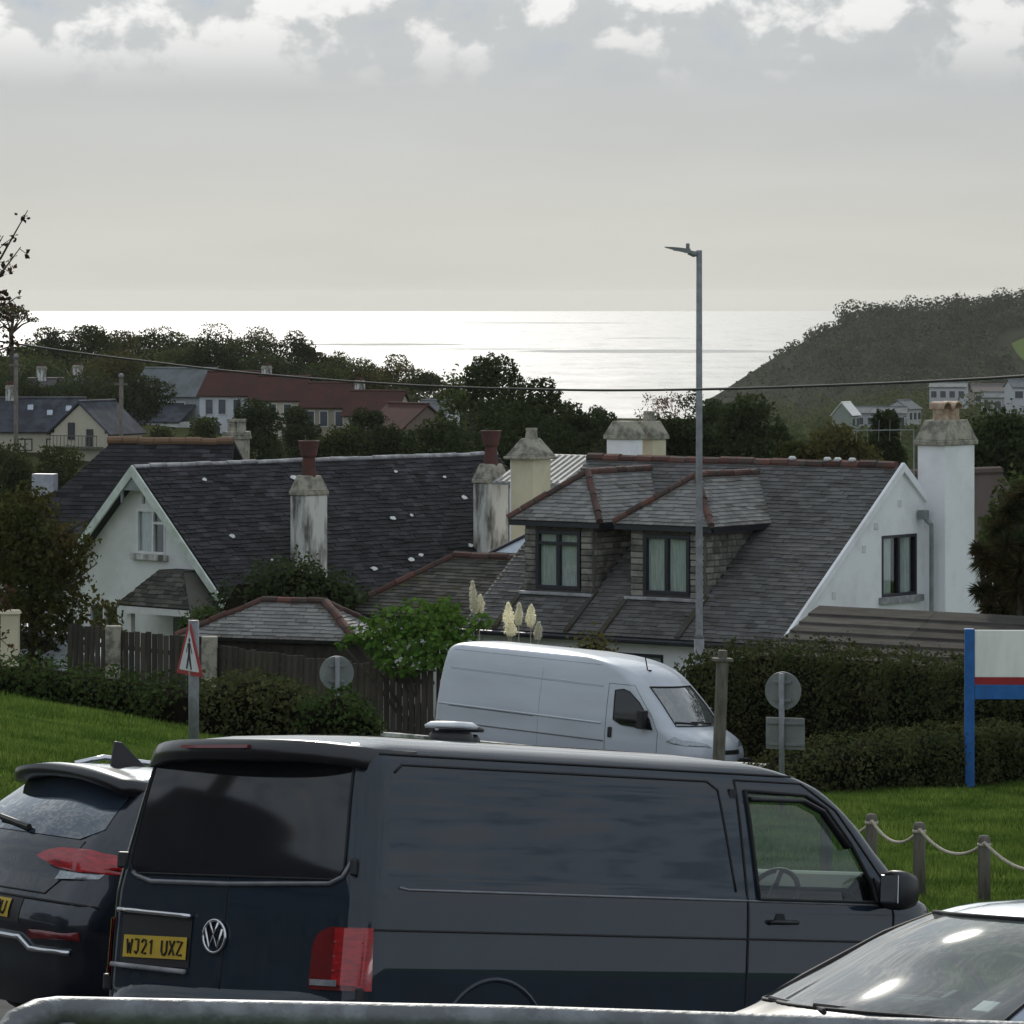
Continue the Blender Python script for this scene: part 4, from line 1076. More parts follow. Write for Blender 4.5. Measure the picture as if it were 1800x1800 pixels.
def far_window(H, x, y, z, w, h, m):
    mb = MB(); mb.box((x, y, z), (w + .16, .10, h + .16)); f = mb.build('window', MT['frame_white'], H)
    mb = MB(); mb.box((x, y - .05, z), (w, .05, h)); mb.build('pane', m, f)
fp = mat('far_pane', (.06, .07, .09), .12)
H, ze, g0, hw, t = simple_house('grey_roof_house', 'pale house with grey green roof left of the red roofed terrace', 318, 650, 442, R(-24), 7.5, 6.6, 36, 4.0, mat('grey_wall', (.30, .33, .34), .8), tile_grey)
far_window(H, 0.4, -hw - .05, ze - 1.2, 3.6, 1.0, fp)
mb = MB(); mb.prism([(-3.6, -hw - 3.4, ze - 2.6), (3.4, -hw - 3.4, ze - 2.6), (3.4, -hw, ze - 1.0), (-3.6, -hw, ze - 1.0)], (0, 0, .15)); mb.build('lean_to_roof', tile_blue, H)
mb = MB(); mb.box((-.1, -hw - 1.8, ze - 3.6), (6.6, 3.0, 2.2)); mb.build('lean_to_wall', MT['render_grey'], H)
spec = [('white', 412, 656, 432, (.56, .58, .62), 'white painted end house of the red roofed terrace'),
        ('cream', 500, 664, 428, (.50, .47, .36), 'cream house, second in the red roofed terrace'),
        ('stone', 590, 676, 424, (.30, .27, .20), 'stone coloured house, third in the red roofed terrace'),
        ('buff', 665, 690, 420, (.36, .33, .24), 'buff house at the right end of the red roofed terrace')]
for i, (nm, u, v, d, colr, lab) in enumerate(spec):
    H, ze, g0, hw, t = simple_house('terraced_house', lab, u, v, d, R(-17), 5.0, 5.4, 36, 5.0, mat(nm + '_terrace_wall', colr, .85, var=.08), tile_red, group='red roofed terrace on the left slope', chim=((-2.0, .6, .8, .8),) if i in (1, 3) else ())
    for x in (-1.5, -.2, 1.3): far_window(H, x, -hw - .03, ze - 1.15, .7, 1.35, fp)
    far_window(H, -1.0, -hw - .03, ze - 3.7, 1.2, 1.3, fp); far_window(H, 1.2, -hw - .03, ze - 3.7, .9, 1.6, fp)
H, ze, g0, hw, t = simple_house('red_roof_cottage', 'low red roofed cottage gable at the foot of the terrace', 718, 712, 400, R(-52), 5.5, 5.2, 36, 2.6, mat('cottage_wall', (.16, .12, .09), .9), tile_red)
far_window(H, 0, -hw - .03, ze - 1.2, 1.0, 1.0, fp)
simple_house('white_roofed_house', 'small pale fronted house on the ridge above the terrace', 770, 706, 460, R(-20), 3.2, 4, 30, 2.4, mat('pale_wall', (.6, .62, .62), .8), tile_grey)
simple_house('brick_house', 'brown brick house among trees behind the cream house', 105, 668, 430, R(25), 6, 6, 38, 4.0, mat('brick_wall', (.14, .095, .08), .9), mat('brown_slates', (.07, .06, .06), .7), chim=((1.8, 0, .8, 1.1), (-1.8, 0, .8, 1.0)))

# ================================================================== houses in the bay, far right
vil = [('flat_roofed_house', 'white modern house with shallow curved roof and glass front in the far bay', 1668, 674, 900, R(-10), 7.2, 6.5, 12, 4.2, (.62, .64, .65), tile_grey),
       ('white_bungalow', 'white bungalow at the far right edge of the bay', 1795, 668, 860, R(10), 5.0, 5.5, 25, 4.5, (.66, .68, .70), tile_grey),
       ('pale_bungalow', 'long pale bungalow in front of the wooded headland', 1540, 716, 820, R(-6), 11, 6, 18, 2.6, (.46, .49, .50), tile_grey),
       ('white_gabled_house', 'small white gabled house in the middle of the bay village', 1588, 704, 840, R(60), 5.5, 4.6, 32, 3.0, (.6, .6, .58), tile_grey),
       ('white_cottage_row', 'low white cottage by the bay, right of the modern house', 1762, 690, 880, R(-4), 8, 5, 20, 3.2, (.5, .53, .52), tile_grey),
       ('red_roof_villa', 'brown roofed villa above the bay at the right', 1745, 676, 940, R(5), 9, 6, 25, 3.0, (.34, .3, .26), mat('brown_far_tiles', (.12, .10, .09), .8)),
       ('green_gabled_hut', 'small building with steep white lit roof near the beach', 1487, 708, 780, R(65), 4, 3.4, 48, 3.4, (.32, .37, .31), mat('white_sheet_roof', (.75, .75, .7), .3))]
for nm, lab, u, v, d, rz, L, W_, pt_, wh, colr, rm in vil:
    H, ze, g0, hw, t = simple_house(nm, lab, u, v, d, rz, L, W_, pt_, wh, mat(nm + '_wall', tuple(c * .72 for c in colr), .8, var=.08), rm, group='houses of the bay village')
    k = max(2, int(L / 1.8))
    for i in range(k): far_window(H, -L / 2 + (i + .5) * L / k, -hw - .03, ze - 1.4, L / k * .62, 1.3, fp)

# ================================================================== trees and hedges
MT['inner_shade'] = mat('hedge_inner_shade', (0.012, 0.011, 0.008), 1.0, var=.3, scale=8, spec=0.0)  # near-black core colour paints the shade inside the hedges
MT['leaf_dark'] = leafmat('dark_leaves', (0.026, 0.038, 0.017), (0.048, 0.062, 0.026), .28, .5)
MT['leaf_mid'] = leafmat('mid_leaves', (0.038, 0.054, 0.020), (0.070, 0.084, 0.032), .3, .4)
MT['leaf_olive'] = leafmat('olive_leaves', (0.055, 0.055, 0.020), (0.085, 0.078, 0.030), .32, .4)
MT['leaf_autumn'] = leafmat('autumn_leaves', (0.066, 0.056, 0.022), (0.044, 0.056, 0.020), .35, 1.1)
MT['leaf_hedge'] = leafmat('hedge_leaves', (0.034, 0.060, 0.020), (0.062, 0.088, 0.030), .22, 1.2)
MT['leaf_hedge2'] = leafmat('clipped_hedge_leaves', (0.046, 0.062, 0.024), (0.080, 0.084, 0.036), .22, 1.0)
MT['leaf_fig'] = leafmat('fig_leaves', (0.055, 0.115, 0.022), (0.085, 0.15, 0.03), .35, 2.0)
MT['leaf_red'] = leafmat('red_leaves', (0.060, 0.035, 0.026), (0.045, 0.030, 0.020), .3, 2.0)
MT['leaf_pink'] = leafmat('blossom_twigs', (0.20, 0.12, 0.10), (0.12, 0.10, 0.07), .4, 1.0)

def tree(name, label, u, vtop, d, width, m, seed, group=None, leaf=0.45, n=2600, lobes=11, flat=.8, crown_frac=.72, cat='tree', trunk_r=None, shell=.55, x=None):
    rg = np.random.default_rng(seed); rr_ = random.Random(seed)
    top = P(u, vtop, d); x_ = top.x; g = gz(x_, d)
    h = max(2.0, top.z - g)
    root = empty(name, (x_, d, g), 0, label, cat, group)
    tr = trunk_mb(rg, h * .75, trunk_r or max(.12, h * .022), 9, width * .42).build('trunk', MT['bark'], root, True)
    ch_ = h * crown_frac
    cl = crown_clumps(rg, width, ch_, lobes, flat, h - ch_)
    pts, nr = clump_points(cl, n, rg, shell)
    zmax = pts[:, 2].max(); pts[:, 2] += (h - zmax) * np.clip(pts[:, 2] / h, 0, 1)
    link('crown', leaf_mesh('crown', pts, nr, leaf, rg), m, root)
    return root

# the wooded ridge on the left, tree by tree
ridge = [(-30, 606, 470, 5.5, 'leaf_mid'), (52, 598, 480, 5.2, 'leaf_mid'), (98, 574, 500, 6.2, 'leaf_dark'), (158, 570, 505, 6.4, 'leaf_mid'), (210, 580, 520, 6.0, 'leaf_olive'), (262, 572, 525, 8.0, 'leaf_dark'),
         (318, 580, 540, 6.5, 'leaf_mid'), (378, 565, 540, 8.5, 'leaf_dark'), (440, 573, 535, 7.5, 'leaf_mid'), (508, 580, 530, 6.6, 'leaf_dark'), (545, 604, 540, 4.5, 'leaf_olive'), (590, 616, 545, 6.0, 'leaf_mid'),
         (648, 628, 540, 6.5, 'leaf_mid'), (690, 622, 520, 6.5, 'leaf_olive'), (745, 648, 510, 5.0, 'leaf_mid'), (60, 618, 440, 8.5, 'leaf_mid'), (190, 612, 455, 8.5, 'leaf_olive'), (300, 606, 470, 8.0, 'leaf_mid'),
         (372, 596, 455, 6.5, 'leaf_dark'), (470, 612, 470, 7.5, 'leaf_dark'), (570, 634, 470, 8.0, 'leaf_mid'), (140, 650, 410, 8.0, 'leaf_dark'), (235, 652, 405, 7.0, 'leaf_dark'), (20, 660, 400, 8.0, 'leaf_dark'), (640, 650, 470, 6.0, 'leaf_olive'), (800, 664, 470, 6, 'leaf_dark')]
looks = {'leaf_dark': 'dark evergreen', 'leaf_mid': 'mid green', 'leaf_olive': 'olive tinged'}
ORD = ['first', 'second', 'third', 'fourth', 'fifth', 'sixth', 'seventh', 'eighth', 'ninth', 'tenth', 'eleventh', 'twelfth', 'thirteenth', 'fourteenth', 'fifteenth', 'sixteenth', 'seventeenth']
for i, (u, v, d, w, m) in enumerate(ridge):
    front = i >= 15
    k = sorted(q[0] for q in (ridge[15:] if front else ridge[:15])).index(u)
    size = 'broad' if w > 7.4 else 'rounded' if w > 6 else 'small'
    lab = f'{size} {looks[m]} tree, {ORD[k]} from the left ' + ('below the skyline of the wooded ridge' if front else 'on the skyline of the wooded ridge')
    tree('ridge_tree', lab, u, v, d, w * 1.22, MT[m], 100 + i, 'trees of the left ridge', leaf=.27, n=8500, shell=.85)

# flat topped pine at the far left
c = P(20, 534, 430); g = gz(c.x, 430); h = c.z - g
pn = empty('umbrella_pine', (c.x, 430, g), 0, 'lone flat topped pine standing above the left ridge', 'tree')
rg = np.random.default_rng(3)
mb = MB(); mb.tube([(0.2, 0, 0), (.1, 0, h * .5), (-.05, 0, h * .75), (.25, 0, h * .9)], [.30, .24, .2, .1], 8)
for a, e in ((-1.3, .6), (1.2, .7), (-.5, .75), (.8, .62), (2.0, .35)): mb.tube([(0, 0, h * .74), (a * .5, .2 * a, h * .82), (a, .3 * a, h * .84 + e * .6)], [.13, .09, .05], 6)
mb.build('trunk', MT['bark'], pn, True)
pts, nr = clump_points([(0, 0, h - .85, 1.5, 1.3, .75), (-.9, 0, h - 1.15, 1.0, .8, .5), (.8, 0, h - 1.1, 1.0, .8, .5), (2.0, 0, h - 1.5, .6, .5, .25), (0, .5, h - .6, 1.0, 1, .4)], 1600, rg, .5)
link('crown', leaf_mesh('crown', pts, nr, .22, rg), MT['leaf_autumn'], pn)

# valley trees behind the houses
mid = [('valley_tree', 'tall dark tree with open left side in front of the sea', 872, 618, 215, 4.4, 'leaf_dark', 7000, 6, .8, .34),
       ('valley_tree', 'dark domed tree right of the open crowned tree', 962, 662, 210, 5.0, 'leaf_dark', 9000, 9, .8, .60),
       ('valley_tree', 'broad dark tree beneath the tall crown at centre', 885, 688, 200, 8.0, 'leaf_dark', 9000, 12, .75, .7),
       ('valley_tree', 'sparse twiggy tree left of the tall central tree', 795, 640, 220, 2.3, 'leaf_mid', 800, 6, .8, .4),
       ('valley_tree', 'round dark tree behind the lamp post, right of the bay gap', 1330, 690, 190, 5.6, 'leaf_dark', 11000, 12, .75, .7),
       ('valley_tree', 'dark tree behind the red ridge of the dormer house', 1190, 720, 180, 5.0, 'leaf_dark', 7000, 9, .8, .6),
       ('valley_tree', 'olive leaved tree left of the white gable chimney', 1490, 738, 170, 4.4, 'leaf_olive', 7000, 9, .8, .6),
       ('valley_tree', 'dark conical tree left of the white gable chimney', 1555, 718, 185, 2.8, 'leaf_dark', 6000, 8, 1.0, .6),
       ('valley_tree', 'large dark tree right of the white gable chimney', 1745, 712, 150, 4.6, 'leaf_dark', 11000, 12, .8, .75),
       ('valley_tree', 'deep green tree at the right edge behind the spiky shrub', 1800, 815, 106, 3.2, 'leaf_mid', 8000, 10, .8, .8),
       ('valley_tree', 'dark bushy tree in front of the red roofed terrace', 455, 700, 260, 4.2, 'leaf_dark', 7000, 10, .8, .7),
       ('valley_tree', 'low dark tree below the terrace near the tall red pot', 690, 735, 230, 4.2, 'leaf_dark', 6000, 9, .8, .7),
       ('valley_tree', 'dark shrubby tree below the stone coloured terrace house', 590, 742, 240, 4.2, 'leaf_mid', 5000, 9, .8, .7),
       ('valley_tree', 'dark tree between the cream gable and the terrace', 285, 742, 270, 3.6, 'leaf_dark', 6000, 10, .8, .7),
       ('valley_tree', 'low green bush below the cream house', 100, 782, 250, 4.6, 'leaf_mid', 5000, 10, .7, .7),
       ('valley_tree', 'dark tree directly behind the cream chimney', 765, 735, 205, 4.2, 'leaf_dark', 6000, 9, .8, .7),
       ('valley_tree', 'brownish tree behind the red ridge at centre right', 1420, 770, 150, 3.4, 'leaf_autumn', 6000, 9, .8, .6),
       ('valley_tree', 'low dark tree right of the lamp post under the headland tip', 1268, 702, 230, 3.6, 'leaf_dark', 5000, 9, .8, .6),
       ('valley_tree', 'small dark tree hiding part of the cream terraced house', 530, 712, 300, 3.4, 'leaf_dark', 4500, 8, .8, .6),
       ('valley_tree', 'mid green tree in front of the white end of the terrace', 352, 728, 300, 3.2, 'leaf_mid', 4500, 8, .8, .6),
       ('valley_tree', 'dark tree in front of the buff terraced house', 650, 716, 290, 3.8, 'leaf_dark', 4500, 8, .8, .6),
       ('valley_tree', 'low dark tree at the left edge below the cream house wall', 20, 770, 240, 4.0, 'leaf_mid', 4500, 8, .8, .6),
       ('valley_tree', 'dark tree beyond the squat pair of chimneys', 1055, 716, 260, 4.2, 'leaf_dark', 5000, 9, .8, .6)]
for i, (nm, lab, u, v, d, w, m, n, lo, fl, cf) in enumerate(mid):
    tree(nm, lab, u, v, d, w, MT[m], 300 + i, 'trees in the valley behind the houses', leaf=.19, n=int(n * 1.35), lobes=lo, flat=fl, crown_frac=cf)
# leafless pinkish trees against the bright water
for i, (u, v, d, w) in enumerate(((1145, 690, 420, 3.2), (1178, 688, 410, 3.0), (1215, 684, 400, 3.4), (1255, 700, 420, 2.6), (1050, 712, 520, 2.0))):
    tree('bare_tree', ['pale half bare tree, first of a row against the water', 'pale half bare tree, second of a row against the water', 'twiggy tree just left of the lamp post against the water', 'small dark tree just right of the lamp post by the shore', 'lone tiny bush at the left of the bright shore gap'][i], u, v, d, w, MT['leaf_pink' if i < 2 else 'leaf_dark'], 500 + i, 'trees along the shore gap', leaf=.22, n=420 if i < 2 else 900, lobes=9, crown_frac=.4)
# undergrowth that covers the valley floor and slopes
rg = np.random.default_rng(21)
def scrub(name, label, n_cl, ur, dr, rad, n_leaf, leaf, m, vmax=None, seed=0):
    rg = np.random.default_rng(seed); cl = []
    while len(cl) < n_cl:
        u = rg.uniform(*ur); d = rg.uniform(*dr); x = (u - 900) / F * d; r = rg.uniform(*rad)
        cl.append((x, d, gz(x, d) + r * .5, r, r, r * rg.uniform(.7, 1.2)))
    pts, nr = clump_points(cl, n_leaf, rg, .8)
    o = link(name, leaf_mesh(name, pts, nr, leaf, rg, .75, .5), m); tag(o, label, 'undergrowth', kind='stuff')
scrub('ridge_undergrowth', 'scrub and low trees covering the left ridge', 640, (-250, 860), (455, 560), (1.8, 4.2), 62000, .42, MT['leaf_mid'], seed=31)
scrub('valley_undergrowth', 'dark scrub filling the valley behind the houses', 420, (-200, 2000), (130, 330), (1.0, 2.4), 42000, .32, MT['leaf_dark'], seed=32)
scrub('terrace_undergrowth', 'dark bushes filling the slope below the red roofed terrace', 170, (430, 860), (285, 395), (1.2, 2.6), 16000, .30, MT['leaf_dark'], seed=35)
scrub('bay_undergrowth', 'scrub between the bay village houses and the headland', 620, (1300, 2100), (560, 1600), (2.0, 4.4), 46000, .85, MT['leaf_mid'], seed=33)
scrub('shore_undergrowth', 'low scrub on the slope above the beach', 160, (980, 1330), (420, 900), (1.0, 1.8), 9000, .6, MT['leaf_olive'], seed=34)

# hedges: a leaf skin over a solid core coloured dark as inner shade
def hedge(name, label, line, m, seed, leaf=.075, dens=620, rag=.05, cat='hedge', group=None):
    """line: list of (u, v_top, depth, thickness, height)"""
    rg = np.random.default_rng(seed)
    pts = []; nr = []
    c0 = P(line[0][0], line[0][1], line[0][2])
    root = empty(name, (c0.x, c0.y, gz(c0.x, c0.y)), 0, label, cat, group)
    org = np.array([c0.x, c0.y, gz(c0.x, c0.y)])
    core = MB()
    st = [(P(u, v, d), th, hh) for u, v, d, th, hh in line]
    for (a, ta, ha), (b, tb, hb) in zip(st[:-1], st[1:]):
        L = (b - a).length; k = max(8, int(dens * L * (max(ha, hb) * 1.0 + ta) ))
        t = rg.uniform(0, 1, k); th = ta + (tb - ta) * t; hh = ha + (hb - ha) * t
        base = np.array(a)[None] + (np.array(b) - np.array(a))[None] * t[:, None]
        dirv = np.array(b - a); dirv[2] = 0; dirv /= np.linalg.norm(dirv); nv = np.array([dirv[1], -dirv[0], 0.0])
        ang = rg.uniform(-.15, 1.0, k) * math.pi     # front over the top to the back
        bump = 1 + .10 * np.sin(t * L * 4.1 + a.x) + .07 * np.sin(t * L * 9.7 + ang * 5)
        sx = np.sign(np.cos(ang)) * np.abs(np.cos(ang)) ** .5; sz = np.sign(np.sin(ang)) * np.abs(np.sin(ang)) ** .55
        off = nv[None] * (sx * th / 2 * bump)[:, None]
        zc = base[:, 2] - hh * .5 + sz * hh * .5 * (1 + (bump - 1) * .7)
        low = ang < 0
        zc = np.where(rg.uniform(0, 1, k) < .35, base[:, 2] - rg.uniform(0.0, 1, k) * hh, zc)
        p3 = np.stack([base[:, 0] + off[:, 0], base[:, 1] + off[:, 1], zc], 1) + rg.normal(0, rag, (k, 3))
        front = rg.uniform(0, 1, k) < .35
        p3[front] = (base + nv[None] * (th / 2 * bump)[:, None])[front] * np.array([1, 1, 0]) + np.stack([np.zeros(k), np.zeros(k), base[:, 2] - rg.uniform(0, 1, k) * hh], 1)[front] + rg.normal(0, rag, (k, 3))[front]
        pts.append(p3); nr.append(nv[None] * sx[:, None] + np.array([0, 0, 1])[None] * np.maximum(sz, .2)[:, None])
        q = Vector(nv)
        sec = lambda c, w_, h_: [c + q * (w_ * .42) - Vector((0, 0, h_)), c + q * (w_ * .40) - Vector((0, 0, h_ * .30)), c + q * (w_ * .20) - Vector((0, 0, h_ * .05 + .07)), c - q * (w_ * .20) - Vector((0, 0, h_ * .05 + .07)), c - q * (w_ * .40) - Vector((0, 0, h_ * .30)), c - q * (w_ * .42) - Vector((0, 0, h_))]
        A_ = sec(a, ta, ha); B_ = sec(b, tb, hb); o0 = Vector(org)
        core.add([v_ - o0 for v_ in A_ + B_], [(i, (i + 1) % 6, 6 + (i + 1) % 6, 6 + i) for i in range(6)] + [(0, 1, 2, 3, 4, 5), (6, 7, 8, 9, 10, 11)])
    core.build('shade_core', MT['inner_shade'], root)
    pts = np.concatenate(pts) - org[None]; nr = np.concatenate(nr)
    link('foliage', leaf_mesh('foliage', pts, nr, leaf, rg, .6, .6), m, root)
    return root
hedge('shrub_hedge', 'low ragged hedge along the top of the left lawn', [(-60, 1158, 74, 1.0, 1.0), (60, 1162, 73.5, 1.1, 1.0), (140, 1178, 73, 1.2, .9), (210, 1186, 72.5, 1.2, .95), (290, 1200, 72, 1.2, .9), (340, 1212, 71.5, 1.1, .9)], MT['leaf_hedge'], 41, .085, 420, .07)
hedge('shrub', 'rounded olive shrub right of the pedestrian warning sign', [(345, 1212, 69, .7, .9), (390, 1192, 69, 1.2, 1.1), (450, 1186, 69, 1.5, 1.2), (510, 1198, 69, 1.4, 1.1), (548, 1222, 69, .9, .9)], MT['leaf_hedge2'], 42, .085, 480, .06, 'shrub', 'shrubs at the lawn edge')
hedge('shrub', 'dark green shrub under the left round sign', [(525, 1238, 67, .6, .8), (565, 1216, 67, 1.2, 1.0), (610, 1212, 67, 1.3, 1.1), (645, 1236, 67, .9, .9), (668, 1268, 67, .5, .6)], MT['leaf_hedge'], 43, .085, 480, .06, 'shrub', 'shrubs at the lawn edge')
hedge('tall_hedge', 'tall clipped hedge behind the right round sign', [(1222, 1160, 82.6, 1.2, 2.2), (1262, 1142, 82.3, 1.5, 2.5), (1330, 1134, 81.6, 1.7, 2.6), (1420, 1138, 80.6, 1.8, 2.5), (1520, 1146, 79.5, 1.9, 2.4), (1640, 1158, 78, 1.9, 2.3), (1760, 1168, 76.5, 1.9, 2.2), (1900, 1180, 75, 1.9, 2.1)], MT['leaf_hedge2'], 44, .08, 560, .05)
hedge('low_hedge', 'low clipped hedge behind the blue notice board post', [(1330, 1350, 67, 1.0, .6), (1400, 1318, 67.5, 1.2, .8), (1470, 1300, 68, 1.3, .9), (1560, 1292, 69, 1.3, .95), (1640, 1284, 70, 1.3, .9), (1720, 1272, 71.2, 1.3, .9), (1800, 1276, 71.5, 1.3, .9), (1920, 1282, 72, 1.3, .9)], MT['leaf_hedge2'], 45, .07, 560, .04)
hedge('lane_bank', 'dark overgrown bank behind the left fence', [(408, 1058, 93, .8, 1.6), (440, 1012, 94, 1.4, 2.0), (520, 985, 94, 1.6, 2.4), (600, 1015, 94, 1.5, 2.2), (640, 1050, 94, 1.2, 1.8)], MT['leaf_dark'], 46, .12, 260, .12)
hedge('ivy_clump', 'small dark bush below the porch eaves', [(318, 1085, 93, .8, 1.0), (365, 1072, 93, .9, 1.2), (402, 1080, 93, .7, 1.0)], MT['leaf_hedge'], 47, .1, 300, .08, 'bush')
hedge('wall_shrub', 'green climber at the foot of the dormer house', [(1010, 1128, 84.5, .5, 1.4), (1045, 1116, 84.5, .6, 1.5), (1075, 1130, 84.5, .4, 1.4)], MT['leaf_olive'], 48, .09, 300, .08, 'shrub')

# autumn tree left of the white cottage
tree('autumn_tree', 'dense brown and green tree hiding the left of the white cottage', 55, 842, 91, 3.1, MT['leaf_autumn'], 61, None, leaf=.125, n=9000, lobes=17, flat=.9, crown_frac=.85)
tree('autumn_tree', 'smaller brown tree at the far left in front of the rear cottage', -30, 880, 96, 2.4, MT['leaf_autumn'], 62, None, leaf=.13, n=6000, lobes=10, flat=.9, crown_frac=.85)
# slender tree just out of frame, its thin branches reach in at the left
c = P(-62, 360, 52); g = gz(c.x, 52); h = c.z - g
yt = empty('young_tree', (c.x, 52, g), 0, 'slender half bare tree whose thin branches reach in at the left edge', 'tree')
mb = MB(); mb.tube([(0, 0, 0), (.05, 0, h * .4), (.0, 0, h * .75), (.02, 0, h * .93)], [.09, .07, .04, .012], 8)
tips = []
rg = np.random.default_rng(8)
for z0, L, dz in ((h - .98, .68, .92), (h - 1.10, .60, .62), (h - .9, .40, .55), (h - 1.35, .56, .30), (h - 1.55, .50, .22), (h - 1.75, .52, .15), (h - 1.2, .34, .2), (h * .30, .43, .1), (h * .24, .44, .05), (h * .5, -.5, .4), (h * .7, -.5, .4), (h * .85, -.5, .5)):
    a = Vector((.03, 0, z0)); b = a + Vector((L * .55, .05, dz * .4)); e = a + Vector((L, .1, dz))
    mb.tube([a, b, e], [.022, .014, .005], 5)
    for k in range(7):
        t = rg.uniform(.35, 1.0); q = a + (e - a) * t; s = Vector((rg.uniform(-.06, .14), rg.uniform(-.1, .1), rg.uniform(-.10, .14)))
        mb.tube([q, q + s], [.006, .003], 4); tips.append(q + s)
mb.build('trunk', MT['bark'], yt, True)
pts = np.array([np.array(t) + rg.normal(0, .025, 3) for t in tips for _ in range(5)])
link('crown', leaf_mesh('crown', pts, rg.normal(0, 1, pts.shape), .07, rg, .7), MT['leaf_red'], yt)

# fig with large leaves beside the white van
def bigleaf(name, label, clumps, n, size, m, seed, cat):
    rg = np.random.default_rng(seed); c0 = clumps[0]; w0 = P(c0[0], c0[1], c0[2]); g = gz(w0.x, w0.y)
    root = empty(name, (w0.x, w0.y, g), 0, label, cat)
    cl = []
    for u, v, d, rx, rz_ in clumps:
        q = P(u, v, d); cl.append((q.x - w0.x, q.y - w0.y, q.z - g, rx, rx * .8, rz_))
    mb = MB()
    for c in cl: mb.tube([(0.1 * c[0], 0.1 * c[1], 0), (c[0] * .6, c[1] * .6, c[2] * .6), (c[0], c[1], c[2])], [.05, .035, .02], 6)
    mb.build('stems', MT['bark'], root, True)
    p, nr = clump_points(cl, n, rg, .7); nr = nr + np.array([0, -.4, .7])
    # five-lobed leaves
    ang = rg.uniform(0, 6.283, n); V = []; Fc = []
    nr /= np.linalg.norm(nr, axis=1)[:, None]
    nr = nr + rg.normal(0, .35, nr.shape); nr /= np.linalg.norm(nr, axis=1)[:, None]
    a = np.cross(nr, rg.normal(0, 1, nr.shape)); a /= np.linalg.norm(a, axis=1)[:, None]; b = np.cross(nr, a)
    prof = [(0, -.45), (.28, -.28), (.55, -.12), (.30, .05), (.42, .40), (.12, .24), (0, .62), (-.12, .24), (-.42, .40), (-.30, .05), (-.55, -.12), (-.28, -.28)]
    for i in range(n):
        s = size * rg.uniform(.6, 1.2); k = len(V)
        for x, y in prof: V.append(p[i] + a[i] * (x * s) + b[i] * (y * s) - nr[i] * (abs(x) * s * .25))
        Fc.append(tuple(range(k, k + 12)))
    me = bpy.data.meshes.new('foliage'); me.from_pydata([tuple(q) for q in V], [], Fc)
    link('foliage', me, m, root)
    return root
bigleaf('fig_bush', 'bright green large leaved bush above the fence left of the white van', [(770, 1095, 85, .5, .40), (730, 1088, 85, .5, .36), (690, 1100, 85, .45, .36), (800, 1108, 85, .36, .30), (650, 1110, 85, .35, .26), (740, 1130, 84.8, .6, .3), (680, 1140, 84.8, .4, .24), (622, 1122, 85, .22, .10), (600, 1132, 85, .14, .07), (845, 1092, 85, .22, .16), (780, 1070, 85, .3, .2), (770, 1150, 84.6, .5, .3), (710, 1160, 84.6, .5, .3), (815, 1140, 84.8, .3, .3)], 2100, .125, MT['leaf_fig'], 71, 'bush')

# pampas plumes
plm = leafmat('pampas_plume', (0.95, 0.92, 0.76), (0.88, 0.84, 0.66), .5, 3.0, .12)
for i, (u, v0, v1, lean) in enumerate(((832, 1022, 1076, -.3), (843, 1046, 1080, .25), (894, 1060, 1108, -.1), (912, 1060, 1098, .1), (933, 1064, 1102, .15), (898, 1095, 1118, .1), (946, 1094, 1124, .2))):
    d = 86.2; top = P(u, v0, d); bot = P(u, v1, d); g = gz(top.x, d); rg = np.random.default_rng(80 + i)
    root = empty('pampas_plume', (top.x, d, g), 0, ['cream pampas plume, tallest at the far left of the group', 'cream pampas plume leaning right beside the tallest one', 'narrow cream pampas plume left of the low cluster', 'broad cream pampas plume in the middle of the low cluster', 'cream pampas plume at the right of the low cluster', 'short cream pampas plume tucked under the low cluster', 'lowest cream pampas plume right above the white van roof'][i], 'pampas grass', 'pampas plumes over the white van')
    mb = MB(); mb.tube([(-.1 * lean, 0, 0), (0, 0, bot.z - g), (0, 0, top.z - g - .1)], [.012, .01, .006], 5); mb.build('stem', MT['rope'], root)
    L = top.z - bot.z; n = 900; t = rg.uniform(0, 1, n)
    rad = (.078 + .02 * (i % 3)) * np.sin(np.pi * np.clip(.10 + .88 * t ** .8, 0, 1)) ** .8 * (1 + .07 * np.sin(t * 11 + i))
    an = rg.uniform(0, 6.283, n); rr_ = rad * rg.uniform(.3, 1, n)
    pts = np.stack([np.cos(an) * rr_ + lean * .12 * (t - .5), np.sin(an) * rr_, (bot.z - g) + L * t], 1)
    nr = np.stack([np.cos(an), np.sin(an), np.full(n, .2)], 1)
    nr = np.stack([np.cos(an), np.sin(an), np.full(n, .9)], 1)
    link('plume', leaf_mesh('plume', pts, nr, .075, rg, .16, .5), plm, root)

# spiky dark shrub at the right edge
c = P(1775, 980, 83); g = gz(c.x, c.y)
sp = empty('spiky_shrub', (c.x, c.y, g), 0, 'large dark spiky shrub in front of the white gable at right', 'shrub')
rg = np.random.default_rng(90); mb = MB(); V = []; Fc = []; MI = []
heads = [(P(1745, 1040, 83), .40), (P(1735, 985, 83), .38), (P(1760, 930, 83.2), .40), (P(1790, 890, 83.4), .42), (P(1800, 960, 83), .5), (P(1790, 1040, 82.8), .5), (P(1765, 1075, 82.8), .35), (P(1850, 930, 83.2), .6), (P(1850, 1020, 83), .6), (P(1725, 1040, 82.9), .30), (P(1720, 965, 83), .24), (P(1760, 1000, 82.9), .45), (P(1770, 960, 82.9), .45), (P(1795, 1000, 82.7), .5), (P(1815, 870, 83.4), .5), (P(1775, 900, 83.3), .35), (P(1740, 1070, 82.8), .3)]
st = MB()
